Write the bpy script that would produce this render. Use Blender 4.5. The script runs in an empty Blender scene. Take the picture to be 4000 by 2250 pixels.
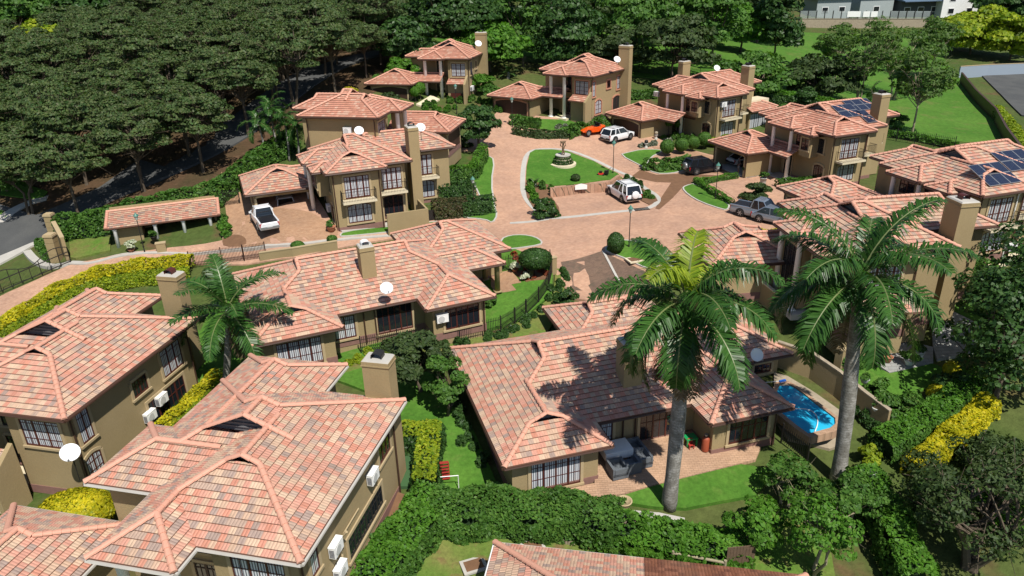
import bpy, bmesh, math, random
import numpy as np
from mathutils import Vector, Matrix
from mathutils.geometry import delaunay_2d_cdt
R = math.radians
rng = np.random.default_rng(7)
random.seed(7)
SC = bpy.context.scene
COL = SC.collection

# ---------------------------------------------------------------- camera, sky, sun, exposure
CAMZ = 24.0
F_PX, PITCH, ROLL = 1860.0, R(24.4), R(-1.5)        # focal length for a 2576 px wide frame
cp_, sp_, cr_, sr_ = math.cos(PITCH), math.sin(PITCH), math.cos(ROLL), math.sin(ROLL)
FW = np.array([0, cp_, -sp_])
RT = np.array([1., 0, 0]) * cr_ + np.array([0, sp_, cp_]) * sr_
UP = -np.array([1., 0, 0]) * sr_ + np.array([0, sp_, cp_]) * cr_
cam_d = bpy.data.cameras.new("camera")
cam = bpy.data.objects.new("camera", cam_d); COL.objects.link(cam)
cam.matrix_world = Matrix(((RT[0], UP[0], -FW[0], 0), (RT[1], UP[1], -FW[1], 0), (RT[2], UP[2], -FW[2], CAMZ), (0, 0, 0, 1)))
cam_d.sensor_width = 36; cam_d.lens = 36 * F_PX / 2576
cam_d.clip_start = 0.5; cam_d.clip_end = 4000
SC.camera = cam
SUN_AZ = math.atan2(0.46, -0.89)       # towards the sun, from +Y clockwise (behind the camera, to the right)
SUN_EL = R(57)
world = bpy.data.worlds.new("World"); SC.world = world; world.use_nodes = True
wn = world.node_tree.nodes; wl = world.node_tree.links
sky = wn.new("ShaderNodeTexSky"); sky.sky_type = 'NISHITA'; sky.sun_disc = False
sky.sun_elevation = SUN_EL; sky.sun_rotation = SUN_AZ; sky.altitude = 700; sky.dust_density = 0.6
wl.new(sky.outputs[0], wn["Background"].inputs[0]); wn["Background"].inputs[1].default_value = 0.085
sd = bpy.data.lights.new("sun", 'SUN'); sd.energy = 5.0; sd.angle = R(0.5); sd.color = (1, 0.95, 0.87)
so = bpy.data.objects.new("sun", sd); COL.objects.link(so)
sv = Vector((math.sin(SUN_AZ) * math.cos(SUN_EL), math.cos(SUN_AZ) * math.cos(SUN_EL), math.sin(SUN_EL)))
so.rotation_euler = sv.to_track_quat('Z', 'Y').to_euler(); so.location = sv * 150
SC.view_settings.view_transform = 'Standard'; SC.view_settings.look = 'None'
SC.view_settings.exposure = 0.25; SC.view_settings.gamma = 1
SC.cycles.use_denoising = True
SC.cycles.max_bounces = 6; SC.cycles.diffuse_bounces = 3; SC.cycles.transparent_max_bounces = 8

# ---------------------------------------------------------------- survey helpers (photogrammetry of the site)
def ray(px, py):
    return FW * F_PX + RT * (px - 1288) + UP * (724.5 - py)
def W(px, py, z):                       # point of the level z seen at (px, py) of the survey picture
    d = ray(px, py); k = (z - CAMZ) / d[2]
    return np.array([d[0] * k, d[1] * k, z])
CTRL = [((1582, 622), .4), ((1799, 502), .8), ((1542, 437), .8), ((1560, 505), .5), ((855, 580), .8), ((670, 590), 1.0), ((1105, 250), 5.8),
        ((1413, 292), 4), ((1708, 341), 1.7), ((1983, 443), 1.0), ((2438, 590), .8), ((2570, 610), .6), ((1000, 1251), -3.5), ((1496, 1214), -3.4),
        ((1680, 1265), -3.6), ((2030, 1040), -3.2), ((1096, 844), -1.6), ((1234, 720), -1.2), ((500, 850), -2.6), ((299, 637), -.5), ((555, 602), .1),
        ((50, 600), -1.2), ((1150, 1400), -5), ((2400, 1400), -5.5), ((2250, 920), -2.4), ((300, 480), 1.5), ((870, 250), 7), ((700, 330), 5),
        ((950, 190), 8.5), ((800, 20), 13), ((2100, 110), 4.5), ((2250, 250), 1.5), ((2450, 300), .6), ((2540, 230), .8), ((2030, 80), 5.5),
        ((1400, 100), 9), ((1750, 180), 6), ((0, 480), .5), ((0, 100), 9), ((1600, 20), 11), ((2500, 60), 5), ((1500, 690), -.9), ((1440, 720), -1.6),
        ((1390, 690), -.6), ((700, 620), .3), ((640, 645), -.4), ((1000, 560), .4), ((170, 650), -1.0), ((0, 750), -2.6), ((100, 1290), -3.7), ((1900, 720), .0), ((1850, 560), .4),
        ((1480, 1000), -3.2), ((900, 830), -1.6), ((1350, 780), -1.6), ((1250, 590), -.2), ((2450, 780), -.8), ((2000, 640), .3)]
_pts = [W(p[0], p[1], z) for p, z in CTRL]
_pts += [np.array(p, float) for p in [(-160, 60, -2), (-160, 200, 12), (0, 230, 15), (150, 230, 8), (150, 60, -3), (0, 5, -6), (-60, 10, -6), (60, 10, -7), (-100, 270, 15), (100, 270, 12)]]
_P = np.array(_pts)
def _tk(d2): return 0.5 * d2 * np.log(d2 + 1e-9)
_S = 0.01
_a = _P[:, :2] * _S
_K = _tk(((_a[:, None] - _a[None]) ** 2).sum(-1)) + np.eye(len(_P)) * 2e-4
_M = np.zeros((len(_P) + 3,) * 2); _M[:-3, :-3] = _K; _M[:-3, -3] = 1; _M[:-3, -2:] = _a; _M[-3, :-3] = 1; _M[-2:, :-3] = _a.T
_sol = np.linalg.solve(_M, np.r_[_P[:, 2], 0, 0, 0])
def gz_arr(xy):
    xy = np.atleast_2d(np.asarray(xy, float)).copy()
    xy[:, 0] = np.clip(xy[:, 0], -170, 160); xy[:, 1] = np.clip(xy[:, 1], 0, 275)
    a = xy * _S
    return _tk(((a[:, None] - _a[None]) ** 2).sum(-1)) @ _sol[:-3] + _sol[-3] + a @ _sol[-2:]
def gz(x, y): return float(gz_arr([[x, y]])[0])
def G(px, py):                          # point of the terrain seen at (px, py)
    d = ray(px, py); d = d / np.linalg.norm(d[:2])
    ts = np.linspace(15, 330, 316)
    P = np.array([0, 0, CAMZ]) + ts[:, None] * d
    below = P[:, 2] - gz_arr(P[:, :2]) < 0
    i = int(np.argmax(below)) if below.any() else 315
    lo, hi = ts[max(i - 1, 0)], ts[i]
    for _ in range(18):
        m = (lo + hi) / 2; p = np.array([0, 0, CAMZ]) + m * d
        if p[2] - gz(p[0], p[1]) < 0: hi = m
        else: lo = m
    p = np.array([0, 0, CAMZ]) + hi * d
    return np.array([p[0], p[1], gz(p[0], p[1])])

# ---------------------------------------------------------------- objects
def put(o, parent=None):
    COL.objects.link(o)
    if parent is not None: o.parent = parent
    return o
def thing(name, label, cat, loc=(0, 0, 0), rz=0, group=None):
    o = put(bpy.data.objects.new(name, None)); o.location = [float(v) for v in loc]; o.rotation_euler = (0, 0, rz)
    o.empty_display_size = .3
    o["label"] = label; o["category"] = cat
    if group: o["group"] = group
    return o
def tag(o, label, cat, group=None):
    o["label"] = label; o["category"] = cat
    if group: o["group"] = group
    return o
def kids(o): return [c for c in bpy.data.objects if c.parent is o]
def clone(root, loc, rz=None, label=None, scale=None, parent=None):
    c = root.copy(); COL.objects.link(c)
    if parent is None:
        c.location = [float(v) for v in loc]
        if rz is not None: c.rotation_euler = (0, 0, rz)
        if scale is not None: c.scale = (scale,) * 3 if np.isscalar(scale) else scale
        if label: c["label"] = label
    else: c.parent = parent
    for k in CH.get(root.name, ()):
        d = k.copy(); COL.objects.link(d); d.parent = c
        CH.setdefault(c.name, []).append(d)
        for k2 in CH.get(k.name, ()):
            e = k2.copy(); COL.objects.link(e); e.parent = d
            CH.setdefault(d.name, []).append(e)
    return c
CH = {}

class MB:
    """collects shapes and links them as ONE mesh object"""
    def __init__(s): s.v = []; s.f = []; s.m = []; s.uv = []; s.n = 0; s.hasuv = False
    def poly(s, pts, m=0, uv=None):
        k = len(s.v)
        s.v += [tuple(map(float, p)) for p in pts]; s.f.append(tuple(range(k, k + len(pts)))); s.m.append(m)
        if uv is not None: s.hasuv = True
        s.uv += list(uv) if uv is not None else [(0, 0)] * len(pts)
    def mesh(s, V, F, m=0):
        k = len(s.v); s.v += [tuple(map(float, p)) for p in V]
        for f in F: s.f.append(tuple(k + i for i in f)); s.m.append(m); s.uv += [(0, 0)] * len(f)
    def box(s, c, d, rz=0, m=0, top=None):
        x, y, z = d[0] / 2, d[1] / 2, d[2] / 2; tx = x if top is None else x * top; ty = y if top is None else y * top
        V = [(-x, -y, -z), (x, -y, -z), (x, y, -z), (-x, y, -z), (-tx, -ty, z), (tx, -ty, z), (tx, ty, z), (-tx, ty, z)]
        ca, sa = math.cos(rz), math.sin(rz)
        V = [(c[0] + a * ca - b * sa, c[1] + a * sa + b * ca, c[2] + e) for a, b, e in V]
        s.mesh(V, [(0, 3, 2, 1), (4, 5, 6, 7), (0, 1, 5, 4), (1, 2, 6, 5), (2, 3, 7, 6), (3, 0, 4, 7)], m)
    def box2(s, a, b, m=0): s.box([(a[i] + b[i]) / 2 for i in range(3)], [abs(b[i] - a[i]) for i in range(3)], 0, m)
    def tube(s, pts, rad, n=6, m=0, cap=True):
        pts = [Vector([float(q) for q in p]) for p in pts]; rad = rad if hasattr(rad, '__len__') else [rad] * len(pts)
        V = []; F = []; prev = None
        for i, p in enumerate(pts):
            t = (pts[min(i + 1, len(pts) - 1)] - pts[max(i - 1, 0)]).normalized()
            a = prev - t * prev.dot(t) if prev is not None and (prev - t * prev.dot(t)).length > 1e-4 else t.orthogonal()
            a.normalize(); b = t.cross(a); prev = a
            for k in range(n):
                w = 2 * math.pi * k / n; V.append(p + (a * math.cos(w) + b * math.sin(w)) * rad[i])
        for i in range(len(pts) - 1):
            for k in range(n): F.append((i * n + k, i * n + (k + 1) % n, (i + 1) * n + (k + 1) % n, (i + 1) * n + k))
        if cap: F += [tuple(range(n))[::-1], tuple((len(pts) - 1) * n + k for k in range(n))]
        s.mesh(V, F, m)
    def lathe(s, prof, c=(0, 0, 0), n=12, m=0):
        V = []; F = []
        for r, z in prof:
            for k in range(n): w = 2 * math.pi * k / n; V.append((c[0] + r * math.cos(w), c[1] + r * math.sin(w), c[2] + z))
        for i in range(len(prof) - 1):
            for k in range(n): F.append((i * n + k, i * n + (k + 1) % n, (i + 1) * n + (k + 1) % n, (i + 1) * n + k))
        F += [tuple(range(n))[::-1], tuple((len(prof) - 1) * n + k for k in range(n))]
        s.mesh(V, F, m)
    def prism(s, poly, z0, z1, m=0):
        n = len(poly); V = [(p[0], p[1], z0) for p in poly] + [(p[0], p[1], z1) for p in poly]
        s.mesh(V, [tuple(range(n))[::-1], tuple(range(n, 2 * n))] + [(i, (i + 1) % n, n + (i + 1) % n, n + i) for i in range(n)], m)
    def build(s, name, mats, parent=None, smooth=False):
        if not s.f: return None
        me = bpy.data.meshes.new(name); me.from_pydata(s.v, [], s.f)
        for mt in (mats if isinstance(mats, (list, tuple)) else [mats]): me.materials.append(mt)
        me.polygons.foreach_set("material_index", s.m)
        if s.hasuv:
            ul = me.uv_layers.new(name="UVMap"); ul.data.foreach_set("uv", np.array(s.uv, float).ravel())
        if smooth: me.polygons.foreach_set("use_smooth", [True] * len(s.f))
        me.update()
        o = put(bpy.data.objects.new(name, me), parent)
        if parent is not None: CH.setdefault(parent.name, []).append(o)
        return o

def quads_obj(name, V, mat, parent=None, mat2=None, split=None):
    """V: (n,4,3) array of quads -> one mesh object"""
    V = np.asarray(V, np.float32); n = len(V)
    me = bpy.data.meshes.new(name); me.vertices.add(4 * n); me.vertices.foreach_set("co", V.reshape(-1))
    me.loops.add(4 * n); me.loops.foreach_set("vertex_index", np.arange(4 * n, dtype=np.int32))
    me.polygons.add(n); me.polygons.foreach_set("loop_start", np.arange(0, 4 * n, 4, dtype=np.int32))
    me.polygons.foreach_set("loop_total", np.full(n, 4, np.int32))
    me.materials.append(mat)
    if mat2 is not None:
        me.materials.append(mat2); me.polygons.foreach_set("material_index", (np.arange(n) >= split).astype(np.int32))
    me.update(calc_edges=True)
    o = put(bpy.data.objects.new(name, me), parent)
    if parent is not None: CH.setdefault(parent.name, []).append(o)
    return o

# ---------------------------------------------------------------- materials
class NT:
    def __init__(s, name):
        s.mat = bpy.data.materials.new(name); s.mat.use_nodes = True; s.t = s.mat.node_tree; s.n = s.t.nodes; s.l = s.t.links
        s.b = s.n["Principled BSDF"]
    def __call__(s, typ, **kw):
        nd = s.n.new("ShaderNode" + typ)
        for k, v in kw.items():
            if k.startswith("i_"):
                key = k[2:]; key = int(key) if key.isdigit() else key.replace("_", " ")
                if isinstance(v, bpy.types.NodeSocket): s.l.new(v, nd.inputs[key])
                else: nd.inputs[key].default_value = v
            else: setattr(nd, k, v)
        return nd
    def math(s, op, a, b=0.0):
        return s("Math", operation=op, i_0=a, i_1=b).outputs[0]
    def ramp(s, fac, stops, interp='LINEAR'):
        r = s("ValToRGB"); r.color_ramp.interpolation = interp; e = r.color_ramp.elements
        while len(e) < len(stops): e.new(.5)
        for el, (p, c) in zip(e, stops): el.position = p; el.color = (*c, 1)
        s.l.new(fac, r.inputs[0]); return r.outputs[0]
    def mix(s, f, a, b, mode='MIX'):
        m = s("Mix", data_type='RGBA', blend_type=mode)
        for k, v in ((0, f), (6, a), (7, b)):
            if isinstance(v, bpy.types.NodeSocket): s.l.new(v, m.inputs[k])
            else: m.inputs[k].default_value = v if k == 0 else (*v, 1)
        return m.outputs[2]
    def noise(s, scale, detail=3, co=None, rough=.55):
        kw = dict(i_Scale=scale, i_Detail=detail, i_Roughness=rough)
        nd = s("TexNoise", **kw)
        s.l.new(co if co is not None else s.pos(), nd.inputs["Vector"]); return nd.outputs[0]
    def pos(s):
        if not hasattr(s, "_p"): s._p = s("NewGeometry").outputs["Position"]
        return s._p
    def out(s, col=None, rough=.8, bump=None, dist=.02, strength=1, metal=0, spec=.35):
        if col is not None:
            if isinstance(col, bpy.types.NodeSocket): s.l.new(col, s.b.inputs["Base Color"])
            else: s.b.inputs["Base Color"].default_value = (*col, 1)
        if isinstance(rough, bpy.types.NodeSocket): s.l.new(rough, s.b.inputs["Roughness"])
        else: s.b.inputs["Roughness"].default_value = rough
        s.b.inputs["Metallic"].default_value = metal; s.b.inputs["Specular IOR Level"].default_value = spec
        if bump is not None:
            bm = s("Bump", i_Height=bump, i_Distance=dist, i_Strength=strength); s.l.new(bm.outputs[0], s.b.inputs["Normal"])
        return s.mat
def plain(name, col, rough=.6, var=.12, sc=3.0, metal=0, spec=.35, bump=0):
    t = NT(name); n = t.noise(sc, 4)
    c = t.mix(n, [v * (1 - var) for v in col], [min(1, v * (1 + var)) for v in col])
    return t.out(c, rough, n if bump else None, bump, metal=metal, spec=spec)
def tile_mat(name, cols, dirt=.25, vary=1.0):
    t = NT(name); uv = t("UVMap", uv_map="UVMap").outputs[0]
    sx = t("SeparateXYZ", i_0=uv)
    cu = t.math('FLOOR', t.math('DIVIDE', sx.outputs[0], .3)); cv = t.math('FLOOR', t.math('DIVIDE', sx.outputs[1], .345))
    cell = t("CombineXYZ", i_0=cu, i_1=cv)
    wnz = t("TexWhiteNoise", noise_dimensions='2D', i_Vector=cell.outputs[0]).outputs[0]
    nn = len(cols); c = t.ramp(wnz, [(i / nn, k) for i, k in enumerate(cols)], 'CONSTANT')
    wn2 = t("TexWhiteNoise", noise_dimensions='3D', i_Vector=t("VectorMath", operation='ADD', i_0=cell.outputs[0], i_1=(7.3, 3.1, 5.)).outputs[0]).outputs[0]
    c = t.mix(1, c, t.ramp(wn2, [(0, (.91,) * 3), (1, (1.07,) * 3)]), 'MULTIPLY')
    # streaks along each tile
    st = t("TexNoise", i_Scale=1, i_Detail=2); t.l.new(t("VectorMath", operation='MULTIPLY', i_0=uv, i_1=(26, 3.2, 1)).outputs[0], st.inputs["Vector"])
    c = t.mix(1, c, t.ramp(st.outputs[0], [(.3, (.82,) * 3), (.7, (1.16,) * 3)]), 'MULTIPLY')
    big = t.noise(.35, 5); c = t.mix(t.math('MULTIPLY', t.ramp(big, [(.45, (0,) * 3), (.75, (1,) * 3)]), dirt), c, (.22, .15, .10))
    # rolls of the double roman profile
    wv = t.math('ABSOLUTE', t.math('SINE', t.math('MULTIPLY', sx.outputs[0], math.pi / .15)))
    return t.out(c, .62, wv, .028, .8, spec=.3)
def leaf_mat(name, cols, trans=.35, rough=.55):
    t = NT(name); g = t("NewGeometry")
    c = t.ramp(g.outputs["Random Per Island"], [(i / max(1, len(cols) - 1), k) for i, k in enumerate(cols)])
    n = t("TexNoise", i_Scale=.8, i_Detail=3); t.l.new(g.outputs["Position"], n.inputs["Vector"])
    c = t.mix(1, c, t.ramp(n.outputs[0], [(.3, (.65, .7, .6)), (.7, (1.25, 1.2, 1.1))]), 'MULTIPLY')
    t.out(c, rough, spec=.25)
    tr = t("BsdfTranslucent"); t.l.new(t.mix(1, c, (1.3, 1.5, .5), 'MULTIPLY'), tr.inputs[0])
    mx = t("MixShader", i_0=trans); t.l.new(t.b.outputs[0], mx.inputs[1]); t.l.new(tr.outputs[0], mx.inputs[2])
    t.l.new(mx.outputs[0], t.n["Material Output"].inputs[0]); return t.mat
M = {}
PINK, BEIGE, GREY, TERRA = (.52, .26, .19), (.52, .35, .245), (.32, .235, .195), (.50, .22, .15)
M['tile'] = tile_mat('roof tile', [PINK, BEIGE, GREY, (.52, .28, .2), BEIGE, PINK, TERRA, (.40, .285, .22), (.52, .37, .26)])
M['tile_far'] = tile_mat('faded roof tile', [(.50, .225, .155), (.52, .26, .18), (.47, .21, .14), (.55, .33, .24), (.50, .235, .16), (.44, .2, .14)], .18)
M['tile_brown'] = tile_mat('old roof tile', [(.2, .08, .045), (.16, .065, .04), (.24, .1, .06)], .5)
M['edge'] = plain('shaded tile edge', (.15, .075, .05), .9)  # riser colour darkened to stand in for shadow in the hollows under each tile
M['ridge'] = plain('ridge tile', (.56, .29, .205), .65, .12, 6)
t = NT('plaster'); n = t.noise(.5, 6); n2 = t.noise(12, 3)
M['wall'] = t.out(t.mix(1, t.mix(n, (.27, .2, .1), (.35, .27, .145)), t.ramp(n2, [(.3, (.93,) * 3), (.7, (1.05,) * 3)]), 'MULTIPLY'), .9, n2, .01)
M['plinth'] = plain('plinth', (.22, .12, .1), .85, .25, 5)
M['trim'] = plain('trim plaster', (.4, .31, .18), .85)
M['pinktrim'] = plain('pink trim', (.45, .22, .14), .85)
M['cream'] = plain('cream slab', (.62, .54, .38), .8)
M['white'] = plain('white paint', (.78, .78, .76), .5, .06)
M['wood'] = plain('dark wood', (.075, .02, .015), .4, .3, 8)
M['brown'] = plain('brown paint', (.06, .03, .02), .5)
M['darkwood'] = plain('garage door', (.05, .025, .018), .55, .3, 10)
t = NT('window glass'); t.out((.012, .015, .02), .06, spec=.7); M['glass'] = t.mat
t = NT('curtain glass'); sx = t("SeparateXYZ", i_0=t("UVMap", uv_map="UVMap").outputs[0])
w1 = t.math('SINE', t.math('MULTIPLY', sx.outputs[0], 48)); 
M['curtain'] = t.out(t.mix(t.ramp(t.math('ADD', t.math('MULTIPLY', w1, .5), .5), [(.25, (0,) * 3), (.7, (1,) * 3)]), (.13, .14, .17), (.62, .64, .66)), .12, spec=.6)
M['void'] = plain('dark interior', (.02, .017, .014), .9)
M['louver'] = plain('louvre', (.12, .12, .13), .7)
M['metal'] = plain('dark metal', (.03, .028, .026), .45, .2, 5, metal=.3)
M['steel'] = plain('grey steel', (.35, .36, .37), .35, .1, 5, metal=.6)
M['bark'] = plain('bark', (.11, .085, .06), .9, .4, 4, bump=.03)
M['palebark'] = plain('pale bark', (.3, .26, .17), .9, .3, 3)
M['concrete'] = plain('concrete', (.42, .40, .36), .9, .18, 1.6)
M['stone'] = plain('stone', (.3, .25, .18), .9, .35, 3, bump=.03)
M['black'] = plain('black plastic', (.012, .012, .014), .35, .2, 12, bump=.02)
M['soil'] = plain('soil', (.16, .085, .045), .95, .35, 2, bump=.03)
M['terracotta'] = plain('terracotta', (.38, .16, .09), .8)
M['dish'] = plain('dish white', (.75, .76, .77), .4, .04)
def solid(name, col, rough=.4, metal=0, spec=.5):
    if name not in M: M[name] = plain(name, col, rough, .05, 4, metal, spec)
    return M[name]
def ground_mat(name, a, b, c=None, s1=.25, s2=5, bump=.03):
    t = NT(name); n1 = t.noise(s1, 5); n2 = t.noise(s2, 4, rough=.7); col = t.mix(t.ramp(n1, [(.35, (0,) * 3), (.65, (1,) * 3)]), a, b)
    if c: n3 = t.noise(s1 * 3.1, 4); col = t.mix(t.ramp(n3, [(.55, (0,) * 3), (.72, (1,) * 3)]), col, c)
    col = t.mix(1, col, t.ramp(n2, [(.25, (.7,) * 3), (.75, (1.28,) * 3)]), 'MULTIPLY')
    return t.out(col, .95, n2, bump, spec=.15)
M['lawn'] = ground_mat('lawn grass', (.05, .135, .016), (.08, .18, .024), (.095, .175, .03), .35, 4)
M['lawn_dry'] = ground_mat('dry lawn', (.08, .16, .022), (.15, .16, .045), (.17, .115, .05), .4, 5)
M['field'] = ground_mat('field grass', (.055, .14, .017), (.08, .17, .024), (.11, .15, .035), .12, 2)
M['ground'] = ground_mat('rough ground', (.05, .085, .018), (.085, .1, .03), (.11, .07, .035), .1, 2, .1)
M['forest_floor'] = ground_mat('forest floor', (.085, .05, .028), (.06, .045, .022), (.13, .075, .045), .3, 3)
M['asphalt'] = ground_mat('asphalt', (.07, .073, .074), (.09, .092, .09), None, .4, 18, .005)
def brick_mat(name, cols, mortar, s=.23, stain=None):
    t = NT(name); br = t("TexBrick", i_Scale=1 / s, i_Mortar_Size=.03, i_Color1=(*cols[0], 1), i_Color2=(*cols[1], 1), i_Mortar=(*mortar, 1))
    t.l.new(t.pos(), br.inputs["Vector"]); br.inputs["Row Height"].default_value = .5; br.inputs["Brick Width"].default_value = 1
    n = t.noise(.3, 5); n2 = t.noise(2.2, 4)
    c = t.mix(1, br.outputs[0], t.ramp(n, [(.3, (.84, .84, .86)), (.7, (1.12, 1.1, 1.06))]), 'MULTIPLY')
    c = t.mix(1, c, t.ramp(n2, [(.3, (.88,) * 3), (.7, (1.08,) * 3)]), 'MULTIPLY')
    if stain: c = t.mix(t.ramp(t.noise(.9, 5, rough=.7), [(.5, (0,) * 3), (.62, (1,) * 3)]), c, stain)
    return t.out(c, .88, br.outputs[1], -.008, spec=.2)
M['paving'] = brick_mat('clay paving', [(.42, .245, .165), (.50, .31, .215)], (.40, .27, .19))
M['paving_drive'] = brick_mat('brown paving', [(.34, .2, .12), (.40, .25, .155)], (.28, .17, .11))
M['paving_old'] = brick_mat('old paving', [(.15, .10, .075), (.19, .125, .09)], (.12, .09, .06), .23, (.105, .085, .06))
M['patio'] = brick_mat('patio paving', [(.40, .255, .165), (.46, .3, .2)], (.3, .2, .13), .3)
M['slate'] = brick_mat('slate tiles', [(.27, .28, .27), (.33, .33, .31)], (.22, .22, .21), .6)
M['blockwall'] = brick_mat('block wall', [(.36, .2, .13), (.44, .27, .18)], (.12, .09, .06), .4)
# ---------------------------------------------------------------- houses: tiled hip roofs with small gablets, plaster walls, framed windows
TAN = math.tan(R(24)); COS = math.cos(R(24)); CRS = .345 * COS
def _ev(kn, v, after):
    if after:
        i = max([k for k in range(len(kn)) if kn[k][0] <= v + 1e-7] or [0]); j = min(i + 1, len(kn) - 1)
    else:
        j = min([k for k in range(len(kn)) if kn[k][0] >= v - 1e-7] or [len(kn) - 1]); i = max(j - 1, 0)
    (v0, a0), (v1, a1) = kn[i], kn[j]
    return a0 if abs(v1 - v0) < 1e-9 and after else (a1 if abs(v1 - v0) < 1e-9 else a0 + (a1 - a0) * (v - v0) / (v1 - v0))
def slope(mb, P, lo, hi, uo=0.0):
    vm = min(lo[-1][0], hi[-1][0]); br = {0.0, vm} | {k[0] for k in lo + hi if k[0] < vm} | {i * CRS for i in range(int(vm / CRS) + 1)}
    br = sorted(br)
    for va, vb in zip(br, br[1:]):
        if vb - va < 1e-4: continue
        k = math.floor((va + 1e-5) / CRS); ha = .05 * (1 - (va - k * CRS) / CRS); hb = .05 * (1 - (vb - k * CRS) / CRS)
        la, ra, lb, rb = _ev(lo, va, True), _ev(hi, va, True), _ev(lo, vb, False), _ev(hi, vb, False)
        q = [(la, va, ha), (ra, va, ha), (rb, vb, hb), (lb, vb, hb)]
        uv = [(a + uo, v / COS) for a, v, h in q]
        if rb - lb < 1e-4: q = q[:3]; uv = uv[:3]
        pts = [P(*c) for c in q]
        n = (Vector(pts[1]) - Vector(pts[0])).cross(Vector(pts[2]) - Vector(pts[0]))
        if n.z < 0: pts = pts[::-1]; uv = uv[::-1]
        mb.poly(pts, 0, uv)
        if abs(va - k * CRS) < 1e-4: mb.poly([P(la, va, -.02 if k else -.1), P(ra, va, -.02 if k else -.1), P(ra, va, ha), P(la, va, ha)], 1, [(la, 0), (ra, 0), (ra, .1), (la, .1)])
def caps(mb, p, q, m=0):
    p, q = Vector(p), Vector(q)
    if (q - p).length < .2: return
    if p.z > q.z: p, q = q, p
    n = max(1, round((q - p).length / .38)); d = (q - p) / n
    side = d.cross(Vector((0, 0, 1))).normalized(); up = side.cross(d).normalized()
    for i in range(n):
        a = p + d * i; b = p + d * (i + 1.08); V = []
        for c, r in ((a, .165), (b, .125)):
            for k in range(7):
                w = math.pi * k / 6; V.append(c + side * math.cos(w) * r + up * (math.sin(w) * r * .85 + .015))
        mb.mesh(V, [(k, k + 1, k + 8, k + 7) for k in range(6)] + [tuple(range(7))[::-1]], m)
class Roof:
    def __init__(s): s.t = MB(); s.c = MB(); s.vent = []; s.u = random.random() * 50
class House:
    def __init__(s, name, label, cat, xy, ang, zg, tile='tile', gutter='brown', trim='trim', group=None):
        s.root = thing(name, label, cat, (xy[0], xy[1], zg), R(ang), group); s.zg = zg; s.ang = R(ang); s.xy = xy
        s.roofs = {}; s.gut = MB(); s.tile = tile; s.gm = gutter; s.trim = trim
    def w(s, x, y, z=0):
        c, q = math.cos(s.ang), math.sin(s.ang)
        return np.array([s.xy[0] + x * c - y * q, s.xy[1] + x * q + y * c, s.zg + z])
    def loc(s, p):
        c, q = math.cos(s.ang), math.sin(s.ang); dx, dy = p[0] - s.xy[0], p[1] - s.xy[1]
        return (dx * c + dy * q, -dx * q + dy * c)
    def block(s, ax, a0, a1, b0, b1, ze, e0=.8, e1=.8, grp='roof', lo0=None, hi0=None, lo1=None, hi1=None, skip=(), e0lo=None, e0hi=None, e1lo=None, e1hi=None, vent='louver'):
        """ridge along ax; e0/e1: gablet half width of the hip end, 0 = plain hip, None = open end"""
        rf = s.roofs.setdefault(grp, Roof()); w = (b1 - b0) / 2; mid = (b0 + b1) / 2; rf.u += 3.7
        X = (lambda a, b, z: (a, b, z)) if ax == 'x' else (lambda a, b, z: (b, a, z))
        t0 = w - e0 if e0 is not None else 0; t1 = w - e1 if e1 is not None else 0
        l = [(0, a0), (w, a0)] if e0 is None else [(0, a0), (t0, a0 + t0), (w, a0 + t0)]
        h = [(0, a1), (w, a1)] if e1 is None else [(0, a1), (t1, a1 - t1), (w, a1 - t1)]
        z = lambda v, hh=0: ze + TAN * v + hh
        def gut(P, lo, hi):
            p, q = Vector(P(lo[0][1], -.05, -.07)), Vector(P(hi[0][1], -.05, -.07))
            if (p - q).length > .3: s.gut.tube([p, q], .075, 5)
            f = [P(lo[0][1], .02, -.22), P(hi[0][1], .02, -.22), P(hi[0][1], .02, -.02), P(lo[0][1], .02, -.02)]; s.gut.poly(f)
        if 's0' not in skip:
            P = lambda a, v, hh: X(a, b0 + v, z(v, hh)); slope(rf.t, P, lo0 or l, hi0 or h, rf.u); gut(P, lo0 or l, hi0 or h)
        if 's1' not in skip:
            P = lambda a, v, hh: X(a, b1 - v, z(v, hh)); slope(rf.t, P, lo1 or l, hi1 or h, rf.u + 11); gut(P, lo1 or l, hi1 or h)
        zr = z(w)
        for k, (e, a, t, sg, el, eh) in enumerate(((e0, a0, t0, 1, e0lo, e0hi), (e1, a1, t1, -1, e1lo, e1hi))):
            if e is None: continue
            if 'e%d' % k not in skip:
                P = lambda b, v, hh: X(a + sg * v, b, z(v, hh))
                L = el or [(0, b0), (t, b0 + t)]; H = eh or [(0, b1), (t, b1 - t)]
                slope(rf.t, P, L, H, rf.u + 23 + 7 * k); gut(P, L, H)
            am = a + sg * t
            if e > 0:
                mb = MB(); av = am + sg * .3
                mb.poly([X(av, b0 + t + .1, z(t) - .05), X(av, b1 - t - .1, z(t) - .05), X(av, mid, zr - .05)])
                for q in range(1, 5):
                    f = q / 5; hw = (e - .25) * (1 - f); zz = z(t) + (zr - z(t)) * f
                    if hw > .1: mb.box(X(av - sg * .05, mid, zz), (.05, 2 * hw, .06) if ax == 'x' else (2 * hw, .05, .06))
                rf.vent.append((mb, vent))
                for bb in (b0 + t, b1 - t): caps(rf.c, X(am, bb, z(t, .05)), X(am, mid, zr + .05))
            for bb, q, nm in ((b0, 1, '0'), (b1, -1, '1')):
                if 'h%d%s' % (k, nm) not in skip: caps(rf.c, X(a, bb, z(0, .03)), X(am, bb + q * t, z(t, .05)))
        if 'r' not in skip: caps(rf.c, X(a0 + t0, mid, zr + .04), X(a1 - t1, mid, zr + .04))
    def cap(s, p, q, grp='roof'): caps(s.roofs[grp].c, p, q)
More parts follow.
